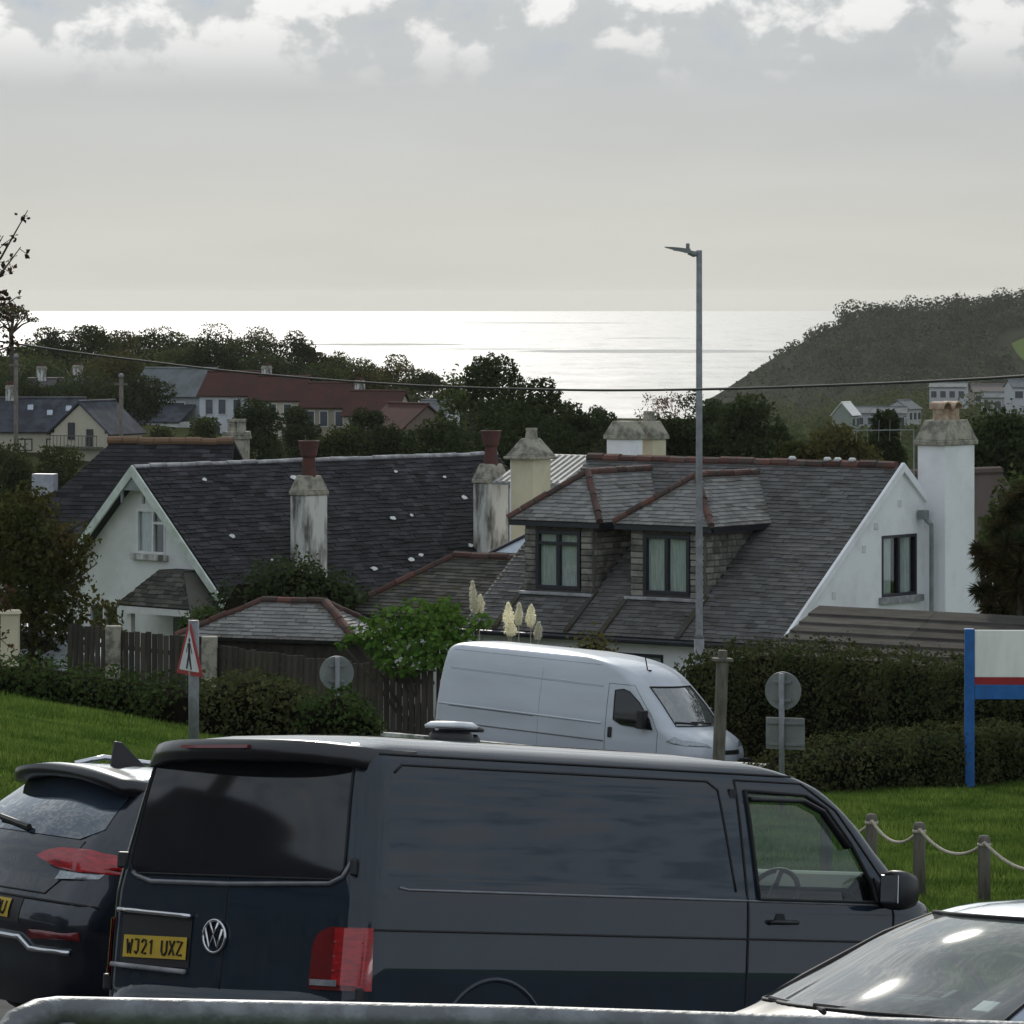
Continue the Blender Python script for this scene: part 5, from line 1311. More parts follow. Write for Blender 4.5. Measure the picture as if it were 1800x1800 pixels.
for q, L in heads:
    q = q - Vector((c.x, c.y, g)); st.tube([(q.x * .2, q.y * .2, 0), (q.x * .6, q.y * .6, q.z * .6), tuple(q)], [.09, .06, .05], 6)
    for k in range(330):
        d = rg.normal(0, 1, 3); d[2] = d[2] * .7 + .15; d /= np.linalg.norm(d); d = Vector(d)
        s = d.cross(Vector(rg.normal(0, 1, 3))).normalized() * .014
        l = L * rg.uniform(.55, 1.1); e = q + d * l - Vector((0, 0, l * .15)); m_ = q + d * l * .5
        b = len(V); V += [q - s, q + s, m_ + s, e, m_ - s]; Fc.append((b, b + 1, b + 2, b + 3, b + 4))
me = bpy.data.meshes.new('foliage'); me.from_pydata([tuple(v) for v in V], [], Fc)
link('foliage', me, leafmat('spiky_leaves', (.030, .044, .020), (.062, .046, .022), .2, 1.6, .5), sp); st.build('stems', MT['bark'], sp, True)

# grass blades on the two lawns
def grass(name, label, ur, dr, n, seed, hgt=.075):
    rg = np.random.default_rng(seed)
    d = rg.uniform(dr[0], dr[1], n); u = rg.uniform(ur[0], ur[1], n); x = (u - 900) / F * d; z = ground_np(x, d)
    th = rg.uniform(0, 6.283, n); h = hgt * rg.uniform(.5, 1.5, n) * (1 + .5 * np.sin(x * 1.7) * np.cos(d * .9)); w = .011 * rg.uniform(.7, 1.5, n)
    V = np.empty((n, 3, 3)); cx, sx = np.cos(th), np.sin(th)
    V[:, 0] = np.stack([x - cx * w, d - sx * w, z - .01], 1); V[:, 1] = np.stack([x + cx * w, d + sx * w, z - .01], 1)
    V[:, 2] = np.stack([x + rg.normal(0, .03, n), d + rg.normal(0, .03, n), z + h], 1)
    me = bpy.data.meshes.new(name); me.vertices.add(3 * n); me.vertices.foreach_set('co', V.ravel())
    me.loops.add(3 * n); me.loops.foreach_set('vertex_index', np.arange(3 * n, dtype=np.int32)); me.polygons.add(n)
    me.polygons.foreach_set('loop_start', np.arange(0, 3 * n, 3, dtype=np.int32)); me.polygons.foreach_set('loop_total', np.full(n, 3, dtype=np.int32)); me.update(calc_edges=True)
    o = link(name, me, MT['grass']); tag(o, label, 'grass', kind='stuff')
MT['grass'] = leafmat('grass_blades', (0.062, 0.115, 0.022), (0.135, 0.200, 0.042), .4, 1.0, .5)
grass('left_lawn_grass', 'short green grass of the left lawn', (-60, 700), (36, 72.5), 170000, 51)
grass('right_lawn_grass', 'short green grass of the right lawn by the rope fence', (1300, 1860), (36, 70.5), 150000, 52)
grass('lawn_tufts', 'taller dark tufts and weeds scattered over the right lawn', (1300, 1860), (36, 70.5), 14000, 53, .095)


# ================================================================== vehicles
def loop(xr, xf, w, rr, rf, br, bf, ns=64, nc=7, ne=22):
    """plan outline, anticlockwise from the rear right corner; x forward, y left"""
    pts = []
    def end(x0, y0, x1, y1, n, bow, sx):
        for i in range(n):
            t = i / n; y = y0 + (y1 - y0) * t
            pts.append((x0 + (x1 - x0) * t + sx * bow * (1 - (y / max(abs(y0), 1e-6)) ** 2), y))
    rr = min(rr, w * .95); rf = min(rf, w * .95)
    for i in range(ns): pts.append((xr + rr + (xf - rf - xr - rr) * i / ns, -w))
    for i in range(nc):
        t = -math.pi / 2 + math.pi / 2 * i / nc; pts.append((xf - rf + rf * math.cos(t), -w + rf + rf * math.sin(t)))
    end(xf, -w + rf, xf, w - rf, ne, bf, 1)
    for i in range(nc):
        t = math.pi / 2 * i / nc; pts.append((xf - rf + rf * math.cos(t), w - rf + rf * math.sin(t)))
    for i in range(ns): pts.append((xf - rf + (xr + rr - xf + rf) * i / ns, w))
    for i in range(nc):
        t = math.pi / 2 + math.pi / 2 * i / nc; pts.append((xr + rr + rr * math.cos(t), w - rr + rr * math.sin(t)))
    end(xr, w - rr, xr, -w + rr, ne, br, -1)
    for i in range(nc):
        t = math.pi + math.pi / 2 * i / nc; pts.append((xr + rr + rr * math.cos(t), -w + rr + rr * math.sin(t)))
    return pts

class Car:
    def __init__(s, lev, dz=0.028):
        """lev rows: z, xr, xf, w, rr, rf, br, bf"""
        s.L = np.array(lev, float)
        zs = []
        for a, b in zip(s.L[:-1, 0], s.L[1:, 0]):
            k = max(1, int(math.ceil((b - a) / dz)))
            zs += [a + (b - a) * i / k for i in range(k)]
        zs.append(s.L[-1, 0]); s.zs = np.array(zs)
        s.rows = np.array([s.at(z) for z in s.zs])
    def at(s, z):
        # smooth monotone interpolation of every column
        zz = s.L[:, 0]; i = int(np.clip(np.searchsorted(zz, z) - 1, 0, len(zz) - 2))
        t = (z - zz[i]) / (zz[i + 1] - zz[i]); out = []
        for c in range(1, s.L.shape[1]):
            p1, p2 = s.L[i, c], s.L[i + 1, c]
            d = (p2 - p1)
            m1 = m2 = d
            if i > 0:
                e = (s.L[i, c] - s.L[i - 1, c]) / (zz[i] - zz[i - 1]) * (zz[i + 1] - zz[i])
                m1 = 0 if e * d <= 0 else 2 * e * d / (e + d)
            if i < len(zz) - 2:
                e = (s.L[i + 2, c] - s.L[i + 1, c]) / (zz[i + 2] - zz[i + 1]) * (zz[i + 1] - zz[i])
                m2 = 0 if e * d <= 0 else 2 * e * d / (e + d)
            t2, t3 = t * t, t ** 3
            out.append((2 * t3 - 3 * t2 + 1) * p1 + (t3 - 2 * t2 + t) * m1 + (-2 * t3 + 3 * t2) * p2 + (t3 - t2) * m2)
        return np.array(out)
    def w(s, z): return float(s.at(z)[2])
    def side(s, x, z, sd, off=0.0):
        """point on the flank (sd=-1 right, +1 left)"""
        xr, xf, w, rr, rf, br, bf = s.at(z)
        y = w
        if x < xr + rr: q = max(0.0, min(1.0, (xr + rr - x) / rr)); y = w - rr + rr * math.sqrt(max(0, 1 - q * q))
        if x > xf - rf: q = max(0.0, min(1.0, (x - xf + rf) / rf)); y = w - rf + rf * math.sqrt(max(0, 1 - q * q))
        return Vector((x, sd * (y + off), z))
    def endp(s, y, z, front, off=0.0):
        xr, xf, w, rr, rf, br, bf = s.at(z)
        r = rf if front else rr; b = bf if front else br; x0 = xf if front else xr; sg = 1 if front else -1
        yi = w - r
        if abs(y) <= yi: x = x0 + sg * b * (1 - (y / max(yi, 1e-6)) ** 2)
        else: q = min(1.0, (abs(y) - yi) / r); x = x0 - sg * r * (1 - math.sqrt(max(0, 1 - q * q)))
        return Vector((x + sg * off, y, z))
    def body(s, name, m, parent, cuts=(), end_cuts=(), zmax_cut=None):
        n = None; V = []; Fc = []
        for r, z in zip(s.rows, s.zs):
            lp = loop(*r); n = len(lp); V += [(x, y, z) for x, y in lp]
        for i in range(len(s.zs) - 1):
            for k in range(n):
                l = (k + 1) % n; Fc.append((i * n + k, i * n + l, (i + 1) * n + l, (i + 1) * n + k))
        Fc.append(tuple(range((len(s.zs) - 1) * n, len(s.zs) * n)))
        bm = bmesh.new()
        bv = [bm.verts.new(v) for v in V]
        for f in Fc: bm.faces.new([bv[i] for i in f])
        for poly, ax in [(c, 0) for c in cuts] + [(c, 1) for c in end_cuts]:
            poly = ccw(poly)
            a0 = min(q[0] for q in poly) - .1; a1 = max(q[0] for q in poly) + .1; z0 = min(q[1] for q in poly) - .1; z1 = max(q[1] for q in poly) + .1
            def sel():
                out = []
                for f in bm.faces:
                    c = f.calc_center_median()
                    if ax == 0: ok = a0 < c.x < a1 and z0 < c.z < z1 and abs(f.normal.y) > .35
                    else: ok = a0 < c.y < a1 and z0 < c.z < z1 and f.normal.x > .2 and c.x > 1
                    if ok: out.append(f)
                return out
            bm.normal_update()
            for i in range(len(poly)):
                fs = sel(); g = set(fs)
                for f in fs: g.update(f.edges); g.update(f.verts)
                p0, p1 = poly[i], poly[(i + 1) % len(poly)]
                ex, ez = p1[0] - p0[0], p1[1] - p0[1]
                no = Vector((ez, 0, -ex)) if ax == 0 else Vector((0, ez, -ex))
                pc_ = Vector((p0[0], 0, p0[1])) if ax == 0 else Vector((0, p0[0], p0[1]))
                bmesh.ops.bisect_plane(bm, geom=list(g), plane_co=pc_, plane_no=no, dist=1e-5)
            bm.normal_update()
            kill = []
            for f in sel():
                c = f.calc_center_median(); q = (c.x if ax == 0 else c.y, c.z)
                if all((poly[(i + 1) % len(poly)][0] - poly[i][0]) * (q[1] - poly[i][1]) - (poly[(i + 1) % len(poly)][1] - poly[i][1]) * (q[0] - poly[i][0]) > 0 for i in range(len(poly))): kill.append(f)
            bmesh.ops.delete(bm, geom=kill, context='FACES')
        bmesh.ops.recalc_face_normals(bm, faces=bm.faces)
        me = bpy.data.meshes.new(name); bm.to_mesh(me); bm.free()
        return link(name, me, m, parent, True)
    def patch(s, name, poly, m, parent, sd=-1, off=.004, nz=16, nx=8, end=None, smooth=True):
        """patch on the flank (poly in x,z) or on the end (poly in y,z)"""
        z0 = min(q[1] for q in poly); z1 = max(q[1] for q in poly); V = []; Fc = []; k = 0
        for i in range(nz + 1):
            z = z0 + (z1 - z0) * (i / nz); z = min(max(z, z0 + 1e-4), z1 - 1e-4); xs = []
            for j in range(len(poly)):
                a, b = poly[j], poly[(j + 1) % len(poly)]
                if (a[1] - z) * (b[1] - z) <= 0 and a[1] != b[1]: xs.append(a[0] + (b[0] - a[0]) * (z - a[1]) / (b[1] - a[1]))
            xa, xb = min(xs), max(xs)
            for j in range(nx + 1):
                q = xa + (xb - xa) * j / nx
                V.append(s.side(q, z, sd, off) if end is None else s.endp(q, z, end, off))
        for i in range(nz):
            for j in range(nx):
                a = i * (nx + 1) + j; Fc.append((a, a + 1, a + nx + 2, a + nx + 1))
        mb = MB(); mb.add(V, Fc)
        return mb.build(name, m, parent, smooth)
    def strip(s, name, pts, m, parent, r=.008, sd=-1, off=0.0, end=None, closed=False, n=6, squash=1.0, sub=10):
        full = []
        for a, b in zip(pts, pts[1:] + ([pts[0]] if closed else [])):
            k = max(1, int(max(abs(b[0] - a[0]), abs(b[1] - a[1])) / .08))
            for i in range(k): full.append((a[0] + (b[0] - a[0]) * i / k, a[1] + (b[1] - a[1]) * i / k))
        if not closed: full.append(pts[-1])
        q = [s.side(x, z, sd, off) if end is None else s.endp(x, z, end, off) for x, z in full]
        mb = MB(); mb.tube(q, r, n, closed=closed, squash=squash); return mb.build(name, m, parent, True)

def pose(px, py, pz, yaw, pitch, roll, scale=1.0):
    cy, sy, cp, sp_ = math.cos(yaw), math.sin(yaw), math.cos(pitch), math.sin(pitch)
    f = Vector((cy * cp, sy * cp, sp_)); r0 = Vector((sy, -cy, 0)); u0 = r0.cross(f)
    r = r0 * math.cos(roll) - u0 * math.sin(roll); u = u0 * math.cos(roll) + r0 * math.sin(roll)
    M_ = Matrix((f * scale, -r * scale, u * scale)).transposed().to_4x4(); M_.translation = Vector((px, py, pz))
    return M_

def wheel(parent, x, y, r, w=.22, hub=True):
    wh = bpy.data.objects.new('wheel', None); C.objects.link(wh); wh.parent = parent; wh.location = (x, y, r)
    mb = MB(); mb.lathe([(r * .62, -w / 2), (r * .93, -w / 2), (r, -w * .35), (r, w * .35), (r * .93, w / 2), (r * .62, w / 2), (r * .62, -w / 2)], (0, 0, 0), 28, axis='y', cap=False); mb.build('tyre', MT['tyre'], wh, True)
    mb = MB(); sgn = -1 if y < 0 else 1
    mb.lathe([(r * .62, -w * .4), (r * .62, w * .4)], (0, 0, 0), 28, axis='y', cap=False)
    for k in range(5):
        t = 6.283 * k / 5
        mb.box((math.cos(t) * r * .33, sgn * w * .3, math.sin(t) * r * .33), (r * .60, .03, r * .16), Matrix.Rotation(-t, 3, 'Y'))
    mb.lathe([(r * .13, -.03), (r * .13, .03)], (0, sgn * w * .32, 0), 12, axis='y'); mb.build('rim', MT['alloy'], wh)

def stroke_text(mb, txt, place, h, w, gap, th):
    """simple block characters from strokes; place(x,z) -> point, thickness along its normal"""
    G = {'W': [[(0, 1), (.25, 0), (.5, .7), (.75, 0), (1, 1)]], 'J': [[(.2, 1), (.8, 1), (.8, .2), (.5, 0), (.15, .15)]], '2': [[(0, .8), (.3, 1), (.8, .95), (.95, .7), (.1, .05), (1, 0.03)]],
         '1': [[(.2, .8), (.5, 1), (.5, 0)]], 'U': [[(0, 1), (0, .25), (.3, 0), (.7, 0), (1, .25), (1, 1)]], 'X': [[(0, 1), (1, 0)], [(0, 0), (1, 1)]], 'Z': [[(0, .97), (1, .97), (0, .03), (1, .03)]], 'O': [[(.2, 0), (0, .25), (0, .75), (.2, 1), (.8, 1), (1, .75), (1, .25), (.8, 0), (.2, 0)]], 'V': [[(0, 1), (.5, 0), (1, 1)]]}
    x = 0
    for c in txt:
        if c == ' ': x += gap * 2.2; continue
        for st in G[c]:
            mb.tube([place(x + a * w, b * h) for a, b in st], th, 5)
        x += w + gap
    return x

paint_dark = mat('dark_grey_paint', (0.016, 0.024, 0.034), .6, var=.06, scale=3, coat=1.0, spec=.06)
paint_blue = mat('black_blue_paint', (0.008, 0.010, 0.016), .3, metal=.3, var=.05, coat=1.0)
paint_white = mat('van_white_paint', (.56, .57, .60), .35, col2=(.47, .475, .49), scale=1.1, stretch=(.5, 1, 1.6), mixlo=.4, mixhi=.75, coat=.5)
paint_silver = mat('silver_paint', (.42, .43, .46), .32, metal=.55, var=.04, coat=1.0)
trim_highlight = mat('satin_trim_and_highlight', (.20, .21, .22), .35, metal=.5, var=.15, scale=6)  # grey of the rear moulding and of the painted waist highlight
tinted = mat('privacy_glass', (.010, .011, .013), .06, var=.05, spec=.6)
clear = glassmat('car_glass', (.62, .74, .70), 1.5, .01, 1.0)
clear2 = glassmat('windscreen_glass', (.62, .70, .68), 1.55, .05, 1.3, .13)
lamp_red = mat('red_lamp', (.48, .012, .014), .15, col2=(.28, .008, .010), scale=14, stretch=(1, 1, 4), coat=.8)
lamp_dark = mat('dark_red_lamp', (.16, .006, .008), .18, var=.1, coat=.8)
lamp_clear = mat('clear_lamp', (.36, .36, .36), .12, metal=.4, var=.2, scale=30, coat=.8)
dash = mat('dark_trim', (.02, .02, .022), .7)
seatm = mat('seat_cloth', (.035, .037, .042), .9)

# ---- dark van
VM = pose(-1.4823, 22.8742, -4.1442, .7981, -.1124, -.0657)
VN = empty('parked_van', mat=VM, label='dark grey panel van with tinted rear window parked in the foreground', cat='van')
van = Car([(.30, .12, 4.70, .86, .16, .45, .03, .10), (.42, .03, 4.86, .93, .14, .40, .03, .10), (.60, .01, 4.90, .948, .12, .40, .03, .10), (.80, .02, 4.90, .952, .12, .40, .03, .10), (.97, .03, 4.87, .953, .12, .42, .03, .10),
           (1.06, .035, 4.80, .952, .12, .45, .03, .10), (1.12, .04, 4.80, .950, .12, .50, .03, .10), (1.16, .045, 4.70, .946, .12, .40, .03, .09), (1.20, .05, 4.54, .938, .12, .30, .03, .09), (1.40, .085, 4.22, .905, .12, .20, .03, .10),
           (1.62, .125, 3.96, .866, .12, .16, .03, .11), (1.76, .155, 3.74, .836, .12, .15, .03, .12), (1.82, .17, 3.60, .815, .13, .18, .03, .12), (1.865, .20, 3.46, .775, .16, .22, .03, .12), (1.90, .25, 3.28, .70, .2, .25, .03, .12),
           (1.925, .36, 3.0, .56, .25, .3, .03, .1), (1.94, .55, 2.6, .35, .2, .2, .03, .05)], .03)
win = [(3.02, 1.165), (4.02, 1.165), (3.99, 1.26), (3.84, 1.48), (3.66, 1.67), (3.50, 1.735), (3.0, 1.745)]
scr = [(-.74, 1.24), (.74, 1.24), (.66, 1.74), (-.66, 1.74)]
van.body('body', paint_dark, VN, cuts=[win], end_cuts=[scr])
mb = MB(); mb.box((2.4, 0, .36), (4.0, 1.66, .16)); mb.box((2.9, 0, 1.10), (.06, 1.70, 1.3)); mb.build('bulkhead', dash, VN)
for sd, nm in ((-1, 'right'), (1, 'left')):
    van.patch('side_window', win, clear, VN, sd, -.006, 18, 6)
    van.strip('window_seal', win, MT['rubber'], VN, .016, sd, .004, closed=True, squash=.6)
    van.strip('wind_deflector', [(3.02, 1.70), (3.46, 1.705), (3.62, 1.65), (3.80, 1.46)], MT['black'], VN, .032, sd, .012, squash=.5)
    van.strip('door_gap', [(2.93, .45), (2.93, 1.80)], MT['rubber'], VN, .007, sd, .002)
    van.strip('door_gap', [(2.93, 1.80), (3.48, 1.80), (3.75, 1.66), (4.10, 1.28), (4.16, 1.1), (4.14, .5)], MT['rubber'], VN, .006, sd, .002)
    van.strip('waist_highlight', [(.30, 1.175), (.36, 1.165), (4.05, 1.150)], trim_highlight, VN, .010, sd, -.002, squash=.8)  # lighter strip paints the sky highlight along the body fold
    van.strip('body_groove', [(.06, .965), (4.3, .945)], MT['rubber'], VN, .007, sd, .002)
    van.strip('panel_recess', [(.34, 1.745), (.40, 1.785), (2.70, 1.785), (2.78, 1.74), (2.84, 1.2)], MT['rubber'], VN, .007, sd, .001)
    van.strip('roof_gutter', [(.2, 1.835), (3.5, 1.835)], MT['rubber'], VN, .007, sd, .002)
    van.patch('tail_lamp', [(.03, .665), (.115, .665), (.115, .975), (.06, .975)], lamp_red, VN, sd, .012, 10, 5)
    li = .64 if sd < 0 else .87
    tl = van.patch('tail_lamp', [(sd * li, .675), (sd * (li + .01), .665), (sd * .945, .665), (sd * .945, .975), (sd * (li + .12 if li < .7 else li), .975), (sd * (li + .07 if li < .7 else li), .962), (sd * (li + .03 if li < .7 else li), .93), (sd * (li + .01), .88)], lamp_dark, VN, end=False, off=.014, nz=10, nx=14)
    van.patch('bright_section', [(sd * max(.80, li + .02), .69), (sd * .945, .69), (sd * .945, .97), (sd * max(.80, li + .02), .97)], lamp_red, tl, end=False, off=.022, nz=8, nx=10)
    for zz in (.76, .83, .90): van.strip('lamp_rib', [(sd * max(.80, li + .02), zz), (sd * .94, zz)], lamp_dark, tl, .004, end=False, off=.024)
    van.patch('reversing_lamp', [(sd * (li + .02), .685), (sd * max(.84, li + .05), .685), (sd * max(.84, li + .05), .715), (sd * (li + .02), .715)], lamp_clear, tl, end=False, off=.026, nz=3, nx=6)
    for z in (1.25, .62):
        q = van.side(.10, z, sd, .0); mb = MB(); mb.box(van.side(.075, z + .02, sd, -.012), (.10, .035, .085), Matrix.Rotation(sd * R(-38), 3, 'Z')); mb.build('rear_door_hinge', MT['black'], VN, bevel=.01)
    # door handle
    mb = MB(); p0 = van.side(3.12, 1.045, sd, .03); p1 = van.side(3.30, 1.045, sd, .03); mb.tube([van.side(3.10, 1.04, sd, .0), p0, p1, van.side(3.32, 1.045, sd, .0)], .018, 8, squash=.7); hd = mb.build('door_handle', MT['black'], VN, True)
    van.patch('handle_cup', [(3.13, 1.03), (3.25, 1.03), (3.22, 1.09), (3.16, 1.09)], MT['rubber'], VN, sd, .003, 4, 4)
    # mirror
    mr_ = MB(); secs = [((4.16, .93, 1.20), .03, .04), ((4.17, 1.02, 1.22), .05, .06)]
    mr_.tube([(4.06, sd * .93, 1.18), (4.08, sd * 1.02, 1.19)], [.05, .05], 8)
    n_ = 12; V = []
    for kx, sc_ in ((-.09, .80), (-.08, .98), (.0, 1.0), (.08, .82), (.12, .35)):
        for j in range(n_):
            t = 6.283 * j / n_; ct, st_ = math.cos(t), math.sin(t)
            V.append((4.08 + kx, sd * (1.06 + .085 * sc_ * math.copysign(abs(ct) ** .65, ct)), 1.235 + .110 * sc_ * math.copysign(abs(st_) ** .65, st_)))
    mr_.add(V, [(i * n_ + j, i * n_ + (j + 1) % n_, (i + 1) * n_ + (j + 1) % n_, (i + 1) * n_ + j) for i in range(4) for j in range(n_)] + [tuple(range(n_)), tuple(range(4 * n_, 5 * n_))])
    mo = mr_.build('door_mirror', MT['black'], VN, True)
    mb = MB(); mb.box((3.988, sd * 1.06, 1.24), (.004, .125, .155)); mb.build('mirror_glass', MT['chrome'], mo, bevel=.02)
    mb = MB(); mb.prism([van.side(4.02, 1.165, sd, .006), van.side(4.18, 1.165, sd, .006), van.side(4.0, 1.30, sd, .006)], (0, sd * .012, 0)); mb.build('quarter_panel', MT['black'], VN)
    for x in (1.0, 4.0):
        wheel(VN, x, sd * .83, .34)
        van.strip('wheel_arch', [(x - .40 * math.cos(t), .34 + .385 * math.sin(t)) for t in np.linspace(0, math.pi, 25)], paint_dark, VN, .016, sd, -.002, squash=.7)
van.patch('windscreen', scr, clear, VN, end=True, off=-.006, nz=16, nx=14)
rg_ = [(-.76, 1.205), (.76, 1.205), (.80, 1.26), (.735, 1.80), (-.735, 1.80), (-.80, 1.26)]
van.patch('rear_window', rg_, tinted, VN, end=False, off=.005, nz=18, nx=20)
van.strip('rear_window_seal', rg_, MT['rubber'], VN, .010, end=False, off=.004, closed=True, squash=.6)
van.strip('rear_moulding', [(-.84, 1.30), (-.80, 1.22), (-.72, 1.185), (0, 1.165), (.60, 1.165), (.72, 1.19), (.76, 1.21)], trim_highlight, VN, .014, end=False, off=.004)
van.strip('rear_door_gap', [(.0, .62), (.0, 1.82)], MT['rubber'], VN, .004, end=False, off=.001)
van.strip('rear_corner_gap', [(.865, .60), (.865, 1.10), (.80, 1.5), (.755, 1.80)], MT['rubber'], VN, .006, end=False, off=.001)
# spoiler
mb = MB(); V = []
for i in range(15):
    y = -.80 + 1.60 * i / 14; e = (abs(y) / .80) ** 2.5 * .24
    for x, z in ((.30, 1.90), (.10, 1.90), (-.05, 1.893), (-.085, 1.80), (.04, 1.785), (.18, 1.80)): V.append((x + e, y, z - .045 * (y / .8) ** 4))
mb.add(V, [(i * 6 + j, i * 6 + (j + 1) % 6, (i + 1) * 6 + (j + 1) % 6, (i + 1) * 6 + j) for i in range(14) for j in range(6)] + [tuple(range(6)), tuple(range(84, 90))])
mb.build('roof_spoiler', mat('gloss_black_paint', (.010, .008, .009), .35, coat=.3, var=.05), VN, True, bevel=.0)
mb = MB(); V = []
mb.prism([(-.078, .30, 1.845), (-.078, -.20, 1.848), (-.074, -.20, 1.865), (-.074, .30, 1.862)], (.02, 0, 0)); mb.build('brake_lamp', lamp_dark, VN)
# bumper, plate recess, plate, bars, emblem
mb = MB(); V = []
for i in range(21):
    y = -.93 + 1.86 * i / 20; cur = .14 * (abs(y) / .93) ** 6
    for x, z in ((.0, .66), (-.06, .60), (-.08, .50), (-.05, .38), (.1, .36)): V.append((x + cur, y, z))
mb.add(V, [(i * 5 + j, i * 5 + j + 1, (i + 1) * 5 + j + 1, (i + 1) * 5 + j) for i in range(20) for j in range(4)]); mb.build('rear_bumper', paint_dark, VN, True)
rear = lambda y, z, off=0: van.endp(-y, z, False, off)      # y here counts to the vehicle's right
van.patch('plate_recess', [(.24, .735), (.80, .735), (.80, .99), (.24, .99)], MT['black'], VN, end=False, off=.006, nz=4, nx=6)
pl = van.patch('number_plate', [(.26, .775), (.77, .775), (.77, .888), (.26, .888)], MT['plate_yellow'], VN, end=False, off=.014, nz=3, nx=8)
mb = MB(); stroke_text(mb, 'WJ21 UXZ', lambda x, z: van.endp(.735 - x, .795 + z, False, .017), .072, .040, .020, .0062); mb.build('plate_lettering', MT['rubber'], pl)
van.strip('chrome_bar', [(.83, 1.015), (.24, .995)], MT['chrome'], VN, .014, end=False, off=.02)
van.strip('lower_bar', [(.85, .735), (.25, .715)], MT['ridge_grey'], VN, .014, end=False, off=.02)
c0 = van.endp(.055, .90, False, .012)
em = MB(); em.tube([c0 + Vector((0, math.cos(t) * .082, math.sin(t) * .082)) for t in np.linspace(0, 6.283, 25)[:-1]], .009, 6, closed=True)
def emb(pts): em.tube([c0 + Vector((-.004, -a * .08, b * .08)) for a, b in pts], .008, 5)
emb([(-.38, .88), (0, .12), (.38, .88)]); emb([(-.78, .48), (-.38, -.72), (0, .08), (.38, -.72), (.78, .48)])
em.build('emblem', MT['chrome'], VN, True)
mb = MB(); mb.lathe([(.078, 0), (.078, .006)], (c0.x + .012, c0.y, c0.z), 22, axis='x'); mb.build('emblem_disc', MT['black'], VN)
# roof vents
for x, y, r, lab in ((1.60, .02, .125, 1), (2.02, .36, .11, 0)):
    z = 1.935
    mb = MB(); mb.lathe([(r * 1.0, z - .02), (r * .95, z + .05), (r * .8, z + .07)], (x, y, 0), 22); vt = mb.build('roof_vent', MT['black'], VN, True)
    mb = MB(); mb.lathe([(r * 1.12, z + .085), (r * 1.15, z + .1), (r * .9, z + .118), (.01, z + .122)], (x, y, 0), 24); mb.build('vent_cap', mat('vent_white', (.72, .73, .74), .4) if lab else MT['black'], vt, True)
# cab interior
mb = MB(); V = []
for y in (-.86, .86):
    for x, z in ((4.42, 1.24), (4.30, 1.33), (4.02, 1.33), (3.88, 1.22), (4.2, .8)): V.append((x, y, z))
mb.add(V, [(i, (i + 1) % 5, 5 + (i + 1) % 5, 5 + i) for i in range(5)] + [(0, 1, 2, 3, 4), (5, 6, 7, 8, 9)]); mb.build('dashboard', dash, VN, bevel=.03)
for y in (-.45, .45):
    st = MB(); st.box((3.38, y, .82), (.5, .5, .16)); st.box((3.10, y, 1.08), (.14, .5, .52), Matrix.Rotation(R(-8), 3, 'Y')); st.box((3.03, y, 1.40), (.10, .26, .17)); st.build('seat', seatm, VN, bevel=.05, seg=3)
swc = Vector((3.72, -.42, 1.16)); ax = Matrix.Rotation(R(-62), 3, 'Y')
mb = MB(); mb.tube([swc + ax @ Vector((math.cos(t) * .19, math.sin(t) * .19, 0)) for t in np.linspace(0, 6.283, 25)[:-1]], .016, 7, closed=True); mb.tube([swc + ax @ Vector((-.18, 0, 0)), swc + ax @ Vector((.18, 0, 0))], .02, 6); mb.tube([swc, swc + ax @ Vector((0, 0, -.3))], .035, 6); mb.build('steering_wheel', dash, VN, True)
mb = MB(); mb.box((3.83, 0, 1.62), (.03, .22, .07)); mb.build('rear_view_mirror', dash, VN, bevel=.01)

# ---- white van
wp = (-.981 * .93, 87.757 * .93, -9.192 * .93)
WV = empty('white_van', mat=pose(*wp, -.614, -.035, -.054, .93), label='white high roof delivery van on the lane beyond the lawn', cat='van')
wv = Car([(.30, .10, 5.80, .90, .12, .6, .02, .12), (.50, .02, 5.96, .98, .10, .55, .02, .12), (.80, .0, 6.0, 1.015, .10, .55, .02, .12), (.98, .0, 5.95, 1.02, .10, .55, .02, .12), (1.10, .01, 5.82, 1.02, .10, .50, .02, .12), (1.20, .01, 5.60, 1.02, .10, .42, .02, .12), (1.28, .02, 5.40, 1.02, .10, .34, .02, .12),
           (1.45, .03, 5.22, 1.01, .10, .28, .02, .13), (1.75, .05, 4.92, .985, .10, .24, .02, .14), (2.03, .07, 4.62, .95, .12, .24, .02, .14), (2.20, .09, 4.42, .925, .14, .28, .02, .14), (2.34, .11, 4.15, .89, .16, .32, .02, .12), (2.42, .15, 3.85, .84, .2, .35, .02, .1),
           (2.47, .22, 3.5, .76, .25, .3, .02, .08), (2.505, .35, 3.1, .60, .3, .3, .02, .05), (2.52, .6, 2.5, .35, .2, .2, .02, .02)], .04)
wwin = [(4.12, 1.36), (4.30, 1.28), (5.0, 1.24), (4.92, 1.42), (4.66, 1.72), (4.42, 1.90), (4.28, 1.935), (4.10, 1.90)]
wscr = [(-.74, 1.33), (.74, 1.33), (.68, 2.00), (-.68, 2.00)]
wv.body('body', paint_white, WV, end_cuts=[wscr])
mb = MB(); mb.box((3.9, 0, 1.3), (.06, 1.7, 1.6)); mb.build('bulkhead', dash, WV)
wv.patch('windscreen', wscr, glassmat('van_windscreen', (.60, .68, .70), 1.6, .03, 2.8, .12), WV, end=True, off=-.008, nz=16, nx=16)
wv.strip('windscreen_seal', wscr, MT['rubber'], WV, .02, end=True, off=.002, closed=True, squash=.6)
mb = MB(); mb.box((4.85, 0, 1.20), (1.0, 1.7, .2)); mb.box((4.5, .1, 1.42), (.12, .5, .5)); mb.build('dashboard', mat('pale_dash', (.30, .30, .28), .8), WV, bevel=.05)
